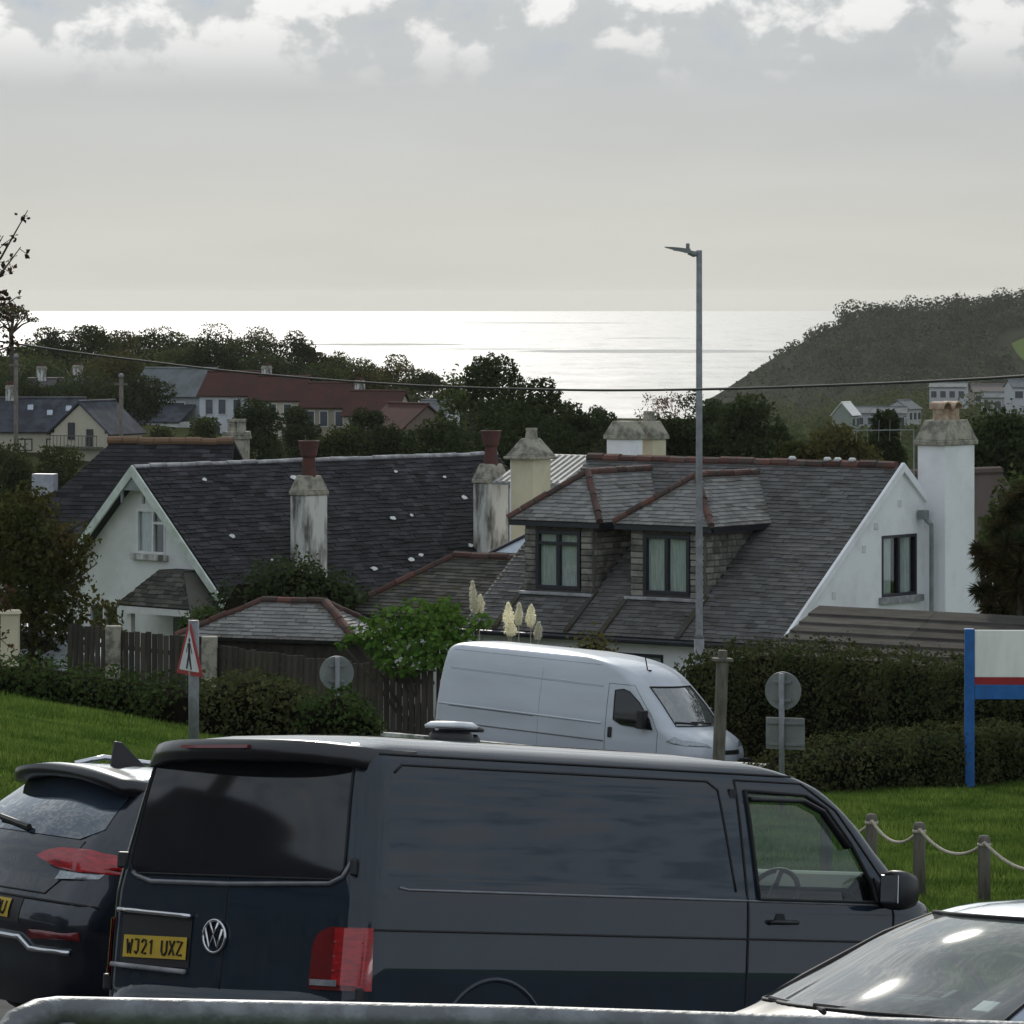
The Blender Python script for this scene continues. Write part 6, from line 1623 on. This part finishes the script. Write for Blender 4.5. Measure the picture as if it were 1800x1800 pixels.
for sd in (-1, 1):
    wv.patch('side_window', wwin, tinted, WV, sd, .004, 16, 6)
    wv.strip('window_seal', wwin, MT['rubber'], WV, .016, sd, .004, closed=True, squash=.6)
    wv.strip('panel_crease', [(.30, 2.03), (3.82, 1.97)], paint_white, WV, .012, sd, -.006)
    wv.strip('panel_groove', [(.30, 2.00), (3.82, 1.94)], MT['galv_dull'], WV, .004, sd, -.001)
    wv.strip('panel_crease', [(.10, 1.33), (3.84, 1.27)], paint_white, WV, .022, sd, -.004)
    wv.strip('door_runner', [(.35, 1.30), (2.30, 1.27)], MT['galv_dull'], WV, .010, sd, .001)
    wv.strip('door_gap', [(2.42, .52), (2.42, 2.18)], MT['galv_dull'], WV, .003, sd, .0)
    wv.strip('roof_gutter', [(.3, 2.36), (3.7, 2.34)], MT['galv_dull'], WV, .004, sd, .0)
    wv.strip('sill_strip', [(.5, .45), (4.5, .45)], MT['black'], WV, .03, sd, .0)
    wv.strip('rubbing_strip', [(.10, .99), (3.92, .95)], MT['galv_dull'], WV, .014, sd, .002)
    for x in (3.95,): wv.strip('door_gap', [(x, .5), (x, 2.2 if x < 3 else 2.02)], MT['galv_dull'], WV, .006, sd, .001)
    wv.strip('door_gap', [(3.95, 2.02), (4.5, 2.02), (4.95, 1.5), (5.12, 1.2), (5.1, .6)], MT['galv_dull'], WV, .006, sd, .001)
    mb = MB(); mb.box((4.06, sd * 1.03, 1.12), (.09, .04, .20)); mb.build('door_handle', MT['black'], WV, bevel=.02)
    mb = MB(); mb.box((4.82, sd * 1.12, 1.42), (.14, .20, .34)); mb.tube([(4.80, sd * .98, 1.30), (4.82, sd * 1.12, 1.34)], .05, 8); mb.build('door_mirror', MT['black'], WV, bevel=.05, seg=3)
    wv.patch('headlamp', [(5.30, 1.04), (5.72, .99), (5.74, 1.05), (5.46, 1.16)], lamp_clear, WV, sd, .008, 6, 8)
    wv.patch('headlamp', [(sd * .45, .98), (sd * .98, .99), (sd * .98, 1.12), (sd * .55, 1.06)], lamp_clear, WV, end=True, off=.008, nz=6, nx=10)
    wv.strip('tail_lamp', [(.03, .9), (.03, 1.75)], lamp_dark, WV, .035, sd, -.03)
    for x in (1.05, 5.05): wheel(WV, x, sd * .86, .35)
    wv.strip('wheel_arch', [(5.05 - .43 * math.cos(t), .36 + .42 * math.sin(t)) for t in np.linspace(0, math.pi, 21)], MT['black'], WV, .04, sd, .0, squash=.6)
mb = MB(); mb.box((5.98, 0, .62), (.2, 1.7, .30)); mb.build('front_bumper', MT['black'], WV, bevel=.07, seg=3)
wv.patch('grille', [(-.42, .86), (.42, .86), (.42, .94), (-.42, .94)], MT['black'], WV, end=True, off=.006, nz=4, nx=6)
mb = MB(); mb.tube([(4.36, -.30, 2.24), (4.28, -.30, 2.52)], .012, 6); mb.box((4.36, -.30, 2.27), (.12, .06, .05)); mb.build('roof_aerial', MT['black'], WV)
mb = MB(); mb.tube([wv.endp(.35, 1.37, True, .02), wv.endp(-.30, 1.40, True, .02)], .016, 6); mb.tube([wv.endp(-.15, 1.37, True, .02), wv.endp(-.70, 1.40, True, .02)], .016, 6); mb.build('wiper', MT['black'], WV)

# ---- dark SUV at the left edge
M0 = VM.to_3x3()
def in_van(dx, dyr, dz=0): return VM.translation + M0 @ Vector((dx, -dyr, dz))
SV = empty('parked_suv', mat=pose(-3.25, 27.8, -4.40, .64, -.19, -.02), label='black sport utility car with roof rails and wraparound red lamps at left', cat='car')
sv = Car([(.10, .16, 4.30, .84, .22, .5, .05, .15), (.28, .08, 4.40, .88, .22, .5, .06, .15), (.45, .05, 4.44, .90, .22, .5, .06, .15), (.62, .0, 4.46, .915, .24, .5, .07, .15), (.80, .05, 4.44, .92, .24, .5, .08, .15), (.92, .09, 4.35, .92, .24, .5, .08, .15), (1.0, .10, 4.1, .915, .24, .5, .08, .12), (1.05, .115, 3.5, .90, .24, .3, .08, .1),
          (1.10, .14, 3.25, .885, .24, .25, .08, .1), (1.25, .25, 3.0, .80, .22, .2, .08, .1), (1.42, .42, 2.7, .72, .2, .2, .08, .1), (1.53, .52, 2.45, .66, .2, .2, .08, .1), (1.585, .62, 2.25, .58, .2, .2, .06, .1), (1.62, .80, 2.0, .42, .2, .2, .04, .06), (1.635, 1.0, 1.8, .25, .15, .15, .02, .02)], .03)
sv.body('body', paint_blue, SV)
sv.patch('rear_window', [(-.60, 1.13), (.60, 1.13), (.72, 1.20), (.58, 1.50), (-.58, 1.50), (-.72, 1.20)], mat('suv_glass', (.025, .035, .05), .03, spec=1.0, coat=1.0), SV, end=False, off=.006, nz=14, nx=18)
V = []; mb = MB()
for i in range(17):
    y = -.64 + 1.28 * i / 16; e = .10 * (abs(y) / .64) ** 4
    for x, z in ((.75, 1.60), (.40, 1.585), (.26, 1.555), (.28, 1.50), (.45, 1.49)): V.append((x + e, y, z - .07 * (abs(y) / .64) ** 2.5))
mb.add(V, [(i * 5 + j, i * 5 + (j + 1) % 5, (i + 1) * 5 + (j + 1) % 5, (i + 1) * 5 + j) for i in range(16) for j in range(5)] + [(0, 1, 2, 3, 4), (80, 81, 82, 83, 84)]); mb.build('roof_spoiler', bpy.data.materials['gloss_black_paint'], SV, True)
mb = MB(); mb.tube([(.5, .1, 1.23), (.3, .35, 1.19), (.26, .5, 1.17)], .02, 6); mb.build('rear_wiper', MT['black'], SV)
mb = MB(); mb.tube([sv.endp(-.12, 1.16, False, .03), sv.endp(.32, 1.20, False, .03)], .02, 6); mb.build('wiper_blade', MT['black'], SV)
mb = MB(); mb.prism([(.66, -.02, 1.60), (.92, -.02, 1.625), (.72, -.006, 1.76), (.67, -.006, 1.76)], (0, .03, 0)); mb.build('shark_fin_aerial', MT['black'], SV, bevel=.008)
for sd in (-1, 1):
    mb = MB(); mb.tube([(.75, sd * .56, 1.595), (.95, sd * .555, 1.66), (2.0, sd * .545, 1.68), (2.25, sd * .54, 1.62)], .018, 8); mb.build('roof_rail', MT['chrome'], SV, True)
    a = sv.patch('tail_lamp', [(sd * .33, .995), (sd * .55, .945), (sd * .75, .935), (sd * .915, .945), (sd * .915, 1.06), (sd * .75, 1.078), (sd * .60, 1.075), (sd * .48, 1.062), (sd * .38, 1.03)], lamp_red, SV, end=False, off=.016, nz=18, nx=18)
    sv.patch('indicator', [(sd * .56, .875), (sd * .86, .90), (sd * .88, .945), (sd * .58, .935)], lamp_clear, a, end=False, off=.014, nz=4, nx=8)
    sv.patch('tail_lamp', [(.10, .955), (.55, 1.0), (.50, 1.04), (.16, 1.06)], lamp_red, SV, sd, .012, 6, 10)
    sv.patch('reflector', [(sd * .45, .50), (sd * .86, .52), (sd * .86, .58), (sd * .45, .56)], lamp_dark, SV, end=False, off=.016, nz=3, nx=8)
    sv.patch('rear_quarter_window', [(.75, 1.14), (2.9, 1.11), (2.45, 1.48), (1.1, 1.46)], tinted, SV, sd, .005, 10, 8)
    for x in (.9, 3.55): wheel(SV, x, sd * .82, .36)
sv.strip('bumper_chrome', [(-.80, .45), (-.45, .44), (-.36, .50), (.36, .50), (.45, .44), (.80, .45)], MT['chrome'], SV, .020, end=False, off=.014)
sv.strip('tailgate_gap', [(-.66, 1.12), (-.62, .9), (-.52, .78), (.52, .78), (.62, .9), (.66, 1.12)], MT['rubber'], SV, .006, end=False, off=.001)
sv.strip('bumper_gap', [(-.9, .74), (.9, .74)], MT['rubber'], SV, .010, end=False, off=.0)
sv.patch('plate_recess', [(-.36, .58), (.36, .58), (.36, .74), (-.36, .74)], MT['black'], SV, end=False, off=.004, nz=3, nx=6)
pl = sv.patch('number_plate', [(-.26, .605), (.26, .605), (.26, .72), (-.26, .72)], MT['plate_yellow'], SV, end=False, off=.012, nz=3, nx=8)
mb = MB(); stroke_text(mb, 'OU', lambda x, z: sv.endp(-.115 - x, .626 + z, False, .015), .075, .045, .02, .007); mb.build('plate_lettering', MT['rubber'], pl)

# ---- silver car at the lower right, nose towards the camera
SC = empty('silver_car', mat=pose(4.13, 19.55, -4.13, .7981 + R(168), .1124, .0657), label='silver saloon car with glaring windscreen at the lower right corner', cat='car')
sc = Car([(.22, .15, 4.15, .75, .25, .5, .06, .2), (.40, .02, 4.32, .84, .25, .5, .07, .2), (.60, .0, 4.34, .86, .25, .5, .07, .2), (.74, .03, 4.25, .865, .25, .5, .07, .2), (.82, .08, 4.05, .86, .25, .5, .07, .2), (.87, .12, 3.75, .85, .25, .45, .07, .2), (.90, .14, 3.56, .845, .25, .35, .07, .2), (.93, .17, 3.46, .835, .25, .3, .07, .2), (.98, .2, 3.36, .82, .24, .28, .07, .2),
          (1.10, .36, 3.12, .755, .22, .22, .07, .19), (1.25, .58, 2.86, .67, .2, .2, .07, .18), (1.345, .76, 2.64, .61, .2, .2, .07, .16), (1.385, .90, 2.50, .565, .2, .22, .06, .14), (1.41, 1.05, 2.32, .48, .2, .22, .05, .12), (1.43, 1.3, 2.05, .33, .15, .2, .03, .06), (1.435, 1.5, 1.9, .2, .1, .1, .02, .02)], .025)
cs = [(-.745, .955), (.745, .955), (.60, 1.335), (-.60, 1.335)]
cwn = [(1.0, 1.0), (3.0, 1.0), (2.55, 1.32), (2.2, 1.345), (1.2, 1.335), (.9, 1.2)]
sc.body('body', paint_silver, SC, cuts=[cwn], end_cuts=[cs])
sc.patch('windscreen', cs, clear2, SC, end=True, off=-.004, nz=18, nx=20)
sc.patch('cowl_panel', [(-.80, .885), (.80, .885), (.75, .955), (-.75, .955)], MT['black'], SC, end=True, off=.006, nz=5, nx=16)
sc.strip('windscreen_seal', cs, MT['rubber'], SC, .014, end=True, off=.002, closed=True, squash=.6)
for sd in (-1, 1):
    sc.patch('side_window', cwn, clear2, SC, sd, -.004, 14, 8)
    sc.strip('window_seal', cwn, MT['rubber'], SC, .012, sd, .002, closed=True, squash=.6)
    sc.strip('centre_pillar', [(1.95, 1.0), (1.92, 1.34)], MT['black'], SC, .03, sd, -.02)
    mb = MB(); mb.box((2.85, sd * .90, .93), (.12, .16, .11)); mb.build('door_mirror', MT['black'], SC, bevel=.04, seg=3)
    for x in (.85, 3.45): wheel(SC, x, sd * .76, .31)
mb = MB(); mb.box((3.05, 0, .86), (.72, 1.5, .12)); mb.box((2.85, -.38, .95), (.3, .4, .10)); mb.build('dashboard', mat('grey_dash', (.10, .11, .11), .8), SC, bevel=.05, seg=3)
swc = Vector((2.62, -.36, 1.0)); ax = Matrix.Rotation(R(-65), 3, 'Y')
mb = MB(); mb.tube([swc + ax @ Vector((math.cos(t) * .185, math.sin(t) * .185, 0)) for t in np.linspace(0, 6.283, 25)[:-1]], .016, 7, closed=True); mb.tube([swc + ax @ Vector((0, -.17, 0)), swc + ax @ Vector((0, .17, 0))], .02, 6); mb.tube([swc, swc + ax @ Vector((0, 0, -.3))], .04, 6); mb.build('steering_wheel', dash, SC, True)
for y in (-.36, .36):
    st = MB(); st.box((2.15, y, .62), (.5, .48, .2)); st.box((1.88, y, .92), (.14, .46, .56), Matrix.Rotation(R(-12), 3, 'Y')); st.box((1.80, y, 1.24), (.09, .24, .15)); st.build('seat', mat('grey_seat', (.09, .095, .10), .9) if y < 0 else bpy.data.materials['grey_seat'], SC, bevel=.05, seg=3)
mb = MB(); mb.box((2.62, 0, 1.27), (.03, .2, .06)); mb.build('rear_view_mirror', dash, SC, bevel=.01)
mb = MB(); mb.box((3.20, .50, 1.005), (.005, .10, .07), Matrix.Rotation(R(-58), 3, 'Y')); mb.build('parking_ticket', MT['sign_white'], SC)
mb = MB(); mb.box((2.3, 0, .5), (2.6, 1.3, .1)); mb.build('floor_pan', dash, SC)
mb = MB(); mb.tube([sc.endp(.6, .95, True, .02), sc.endp(-.05, .965, True, .02)], .010, 6); mb.tube([sc.endp(.05, .95, True, .02), sc.endp(-.6, .965, True, .02)], .010, 6); mb.build('wiper', MT['black'], SC)
for sd in (-1, 1): sc.patch('headlamp', [(sd * .42, .62), (sd * .84, .64), (sd * .84, .78), (sd * .50, .74)], lamp_clear, SC, end=True, off=.008, nz=5, nx=8)

# ================================================================== street furniture
# street lamp
lx = P(1229, 440, 84); g = gz(lx.x, 84)
LP = empty('street_lamp', (lx.x, 84, g), 0, 'tall grey street lamp with slim head pointing left', 'street lamp')
h = lx.z - g
mb = MB(); mb.tube([(0, 0, 0), (0, 0, 2.2)], .095, 14); mb.tube([(0, 0, 2.2), (0, 0, 2.3), (0, 0, h * .55), (0, 0, h)], [.095, .068, .062, .054], 14); mb.build('column', MT['galv'], LP, True)
mb = MB(); mb.tube([(0, 0, h - .06), (-.10, 0, h - .07), (-.20, 0, h - .03)], [.045, .06, .05], 10); mb.build('bracket', MT['galv_dull'], LP, True)
mb = MB(); V = []
for x, w, t0, t1 in ((-.16, .06, -.06, .03), (-.24, .12, -.05, .035), (-.36, .14, -.02, .05), (-.50, .13, .015, .062), (-.60, .08, .04, .066), (-.64, .02, .055, .066)):
    V += [(x, -w, h + t0), (x, w, h + t0), (x, w, h + t1), (x, -w, h + t1)]
mb.add(V, [(i * 4 + j, i * 4 + (j + 1) % 4, (i + 1) * 4 + (j + 1) % 4, (i + 1) * 4 + j) for i in range(5) for j in range(4)] + [(0, 1, 2, 3), (20, 21, 22, 23)]); hd = mb.build('lamp_head', MT['galv_dull'], LP, False)
mb = MB(); mb.lathe([(.035, h + .03), (.035, h + .12), (.025, h + .13)], (-.21, 0, 0), 12); mb.build('photocell', MT['galv_dull'], hd)
mb = MB(); mb.box((-.38, 0, h - .012), (.2, .16, .012), Matrix.Rotation(R(8), 3, 'Y')); mb.build('lens', MT['sign_white'], hd)

# telephone cable across the valley
mb = MB(); cp = [(-260, 560, 84), (0, 600, 80), (120, 618, 78), (230, 632, 76.5), (430, 655, 73.5), (700, 676, 69.5), (1000, 685.5, 65), (1250, 684, 61), (1500, 676, 57), (1650, 669.5, 54.5), (1800, 661, 52), (2150, 634, 46)]
pp = [P(*q) for q in cp]; fine = []
for i in range(len(pp) - 1):
    a, b, c_, d_ = pp[max(i - 1, 0)], pp[i], pp[i + 1], pp[min(i + 2, len(pp) - 1)]
    for k in range(8):
        t = k / 8; fine.append(.5 * ((2 * b) + (c_ - a) * t + (2 * a - 5 * b + 4 * c_ - d_) * t * t + (3 * b - a - 3 * c_ + d_) * t ** 3))
fine.append(pp[-1])
mb.tube(fine, .019, 6); tag(mb.build('overhead_cable', MT['rubber'], None, True), 'black overhead cable sagging across the whole view', 'cable')

# wooden poles among the far houses
for i, (u, vt, d, r, lab) in enumerate(((213, 662, 300, .14, 'wooden telegraph pole right of the cream gable'), (28, 628, 290, .13, 'wooden telegraph pole at the far left above the cream house'))):
    c = P(u, vt, d); g = gz(c.x, d); o = empty('telegraph_pole', (c.x, d, g), 0, lab, 'pole', 'telegraph poles on the left slope')
    mb = MB(); mb.tube([(0, 0, 0), (0, 0, c.z - g)], [r * 1.2, r], 10); mb.build('pole', MT['wood_grey'], o, True)
    mb = MB(); mb.lathe([(r * 1.15, c.z - g - .12), (r * 1.25, c.z - g + .1), (r * .6, c.z - g + .22)], (0, 0, 0), 10); mb.build('cap', MT['galv'], o, True)
    mb = MB(); mb.box((0, -.1, c.z - g - .5), (.9, .08, .1)); mb.build('cross_arm', MT['wood_grey'], o)

# pedestrian warning sign
c = P(322, 1088, 56); g = gz(c.x + .1, 56); hz_ = c.z - g
PS = empty('warning_sign', (c.x + .075, 56, g), R(-62), 'red triangular pedestrian warning sign on a grey post', 'road sign')
mb = MB(); mb.tube([(0, .06, 0), (0, .06, hz_ - .02)], .065, 14); mb.build('post', MT['galv'], PS, True)
def tri(s, z0): return [(-s * .5, z0), (s * .5, z0), (0, z0 + s * .88)]
def rtri(s, zc, y, r=.03):
    pts = []; q = [Vector((a, b - 0)) for a, b in ((-s / 2, zc - s * .29), (s / 2, zc - s * .29), (0, zc + s * .577))]; cen = Vector((0, zc))
    for i in range(3):
        p = q[i]; a = (q[i - 1] - p).normalized(); b = (q[(i + 1) % 3] - p).normalized()
        for t in np.linspace(0, 1, 6):
            w = (p + a * r * 1.7) * (1 - t) ** 2 + p * 2 * t * (1 - t) + (p + b * r * 1.7) * t * t; pts.append((w.x, y, w.y))
    return pts
zc = hz_ - .46
mb = MB(); mb.prism(rtri(.80, zc, 0), (0, .012, 0)); bd = mb.build('sign_plate', MT['sign_red'], PS)
mb = MB(); mb.prism(rtri(.60, zc - .005, -.003, .02), (0, .004, 0)); mb.build('white_face', MT['sign_white'], bd)
mb = MB(); Q = lambda pts: mb.prism([(x, -.006, zc + z) for x, z in pts], (0, .003, 0))
Q([(math.cos(t) * .026 + .012, .20 + math.sin(t) * .028) for t in np.linspace(0, 6.283, 13)[:-1]])
Q([(-.03, .165), (.04, .165), (.035, .02), (-.025, .02)]); Q([(-.02, .03), (.035, .03), (.085, -.16), (.05, -.165)]); Q([(-.025, .03), (.02, .03), (-.05, -.16), (-.09, -.155)])
Q([(.03, .16), (.045, .15), (.10, .04), (.085, .03)]); Q([(-.03, .16), (-.042, .15), (-.085, .05), (-.07, .04)])
mb.build('walking_figure', MT['rubber'], bd)

# round sign backs
def round_sign(u, v, d, label, r, rz, pole_top, extra=None):
    c = P(u, v, d); g = gz(c.x, d); root = empty('round_sign', (c.x, d, g), rz, label, 'road sign', 'grey backs of road signs')
    mb = MB(); mb.tube([(0, 0, 0), (0, 0, pole_top - g)], .038, 12); mb.build('pole', MT['galv'], root, True)
    mb = MB(); mb.lathe([(r, .05), (r * 1.01, .062), (r, .07)], (0, 0, c.z - g), 36, axis='y'); dsk = mb.build('disc', MT['galv_dull'], root)
    mb = MB()
    for z in (-.12, .12): mb.box((0, .03, c.z - g + z), (.24, .03, .035))
    mb.build('clamp', MT['galv'], dsk)
    if extra:
        ev = P(u, extra[0], d); mb = MB(); mb.box((0.03, .06, ev.z - g), (extra[1], .012, extra[2])); pb = mb.build('plate', MT['galv_dull'], root, bevel=.005)
        mb = MB()
        for z in (-.14, .14): mb.box((.03, .04, ev.z - g + z), (extra[1] * .95, .025, .03))
        mb.build('plate_rail', MT['galv'], pb)
    return root
round_sign(593, 1184, 71, 'round sign back on a pale pole above the dark shrub at left', .27, R(12), P(593, 1155, 71).z)
round_sign(1374, 1215, 60, 'round sign back above a square plate, right of the white van', .25, R(-22), P(1374, 1184, 60).z, (1290, .54, .42))

# leaning square timber post with a cross cap
c = P(1268, 1148, 62); g = gz(c.x, 62); hh = c.z - g
TP = empty('timber_post', (c.x - .06, 62, g), R(10), 'grey timber post with a flat cross cap in front of the white van', 'post')
rot = Matrix.Rotation(R(2.2), 3, 'Y')
mb = MB(); mb.box(rot @ Vector((0, 0, (hh - .1) / 2)), (.145, .145, hh - .1), rot); mb.build('shaft', MT['wood_grey'], TP, bevel=.01)
mb = MB(); mb.box(rot @ Vector((0, 0, hh - .09)), (.27, .2, .045), rot); mb.box(rot @ Vector((0, 0, hh - .02)), (.11, .11, .12), rot); mb.build('cap', MT['wood_grey'], TP, bevel=.008)

# blue framed notice board
c = P(1704, 1105, 69.6); g = gz(c.x, 69.6); top = c.z - g
NB = empty('notice_board', (c.x, 69.6, g), R(-3), 'blue framed pale notice board with a red stripe at the right edge', 'notice board')
z1 = P(0, 1190, 69.6).z - g; z2 = P(0, 1203, 69.6).z - g; z3 = P(0, 1229, 69.6).z - g; BW = 2.3
for x in (0.0, BW + .16): mb = MB(); mb.box((x, 0, top / 2 - .1), (.15, .12, top + .2)); mb.build('post', MT['sign_blue'], NB, bevel=.012)
mb = MB(); mb.box((BW / 2 + .08, -.01, (z1 + top) / 2 - .01), (BW, .05, top - z1 - .02)); mb.build('panel', MT['panel_pale'], NB, bevel=.006)
mb = MB(); mb.box((BW / 2 + .08, -.012, (z1 + z2) / 2), (BW, .055, z1 - z2 - .004)); mb.build('stripe', MT['sign_red'], NB)
mb = MB(); mb.box((BW / 2 + .08, 0, (z2 + z3) / 2), (BW, .09, z2 - z3 - .004)); mb.build('rail', MT['sign_blue'], NB, bevel=.008)

# rope fence
tops = []
for i, (u, vt, vb, d) in enumerate(((1452, 1416, 1500, 46.5), (1532, 1431, 1520, 45.8), (1616, 1446, 1550, 44.9), (1730, 1469, 1576, 44.0), (1872, 1500, 1620, 43.0))):
    c = P(u, vt, d); g = gz(c.x, d)
    o = empty('rope_post', (c.x, d, g - .1), 0, ['rope fence post hidden behind the dark van roof pillar', 'stubby rope fence post nearest the dark van windscreen', 'full height rope fence post, left of the two in clear view', 'full height rope fence post, right of the two in clear view', 'rope fence post beyond the right edge'][i], 'post', 'rope fence posts on the right lawn')
    h = c.z - g + .1
    mb = MB(); mb.lathe([(.062, 0), (.060, h - .03), (.045, h), (.005, h + .008)], (0, 0, 0), 12); mb.build('shaft', MT['wood_grey'], o, True)
    mb = MB(); mb.lathe([(.066, h - .10), (.07, h - .085), (.066, h - .07)], (0, 0, 0), 12); mb.build('rope_knot', MT['rope'], o, True)
    tops.append(c + Vector((0, -.07, -.06)))
RF = empty('rope', tops[0], 0, 'pale sagging rope strung between the lawn posts', 'rope')
for a, b in zip(tops[:-1], tops[1:]):
    mb = MB(); mb.tube([a + (b - a) * t - Vector((0, 0, .17 * 4 * t * (1 - t))) - tops[0] for t in np.linspace(0, 1, 15)], .017, 7); mb.build('rope_span', MT['rope'], RF, True)

# handrail in front
ra = [P(-60, 1806, 8.6), P(30, 1772, 8.7), P(68, 1756, 8.75), P(100, 1752, 8.8), P(150, 1753, 8.8), P(900, 1768, 8.75), P(1900, 1800, 8.7), P(2400, 1816, 8.65)]
off = Vector((0, 0, -.026)); ra = [q + off for q in ra]; ra[0].z -= .1
RL = empty('handrail', (ra[3].x, ra[3].y, gz(0, 8.8)), 0, 'grey tubular steel handrail along the bottom of the view', 'railing')
o0 = RL.location.copy()
mb = MB(); mb.tube([ra[0] + Vector((-.55, -.1, -.22)) - o0] + [q - o0 for q in ra], .027, 16); mb.build('top_rail', mat('handrail_steel', (.17, .18, .19), .5, metal=.3, var=.25, scale=14, bump=.15, bscale=60), RL, True)
bmh = MB(); bmh.tube([(0, 0, -.95), (0, 0, 0)], .010, 8); bal = bmh.mesh('baluster'); bal.materials.append(MT['galv'])
x = ra[3].x
while x < ra[-1].x:
    q0 = ra[3]; t = (x - ra[3].x) / (ra[-1].x - ra[3].x); z = ra[3].z + (ra[-1].z - ra[3].z) * t
    ob = bpy.data.objects.new('baluster', bal); C.objects.link(ob); ob.parent = RL; ob.location = (x - o0.x, 0, z - .02 - o0.z); x += .085
mb = MB(); mb.tube([(ra[3].x - o0.x, 0, -1.0 + ra[3].z - o0.z + .05), (ra[-1].x - o0.x, 0, ra[-1].z - o0.z - .95)], .02, 8); mb.build('bottom_rail', MT['galv'], RL, True)
for x in (ra[3].x + .02, ra[3].x + 1.6): mb = MB(); mb.tube([(x - o0.x, 0.0, -.1), (x - o0.x, 0.0, ra[4].z - o0.z - .02)], .024, 12); mb.build('post', MT['galv'], RL, True)

# the dark stone house beside the car park, out of frame to the left; the van's tail reflects it
SB = empty('offscreen_stone_house', (-24, 21, gz(-12, 21) - .3), R(8), 'dark stone house out of frame beside the car park, mirrored in the van rear window', 'house')
mb = MB(); mb.box((0, 0, 2.6), (7, 16, 5.2)); mb.build('wall', MT['stone'], SB)
for s in (-1, 1):
    mb = MB(); mb.prism([(0, -8.3, 8.0), (0, 8.3, 8.0), (s * 3.9, 8.3, 4.9), (s * 3.9, -8.3, 4.9)], (0, 0, .15)); mb.build('roof_slope', MT['slate_dark'], SB)
for s in (-1, 1):
    mb = MB(); mb.prism([(-3.5, s * 8, 5.2), (3.5, s * 8, 5.2), (0, s * 8, 7.95)], (0, -s * .3, 0)); mb.build('gable', MT['stone'], SB)
for y in (-6, 6): chimney(SB, (0, y, 0), 1.0, .8, 6.5, 9.4, MT['stone'], 0, pots=2)
for y in (-5.5, -1.8, 1.8, 5.5):
    for z in (.9, 3.2): window(SB, (3.5, y - .5, z), (0, 1, 0), 1.0, 1.3, (1, 0, 0), MT['frame_dark'], 2, .5, MT['cap_stone'], False)
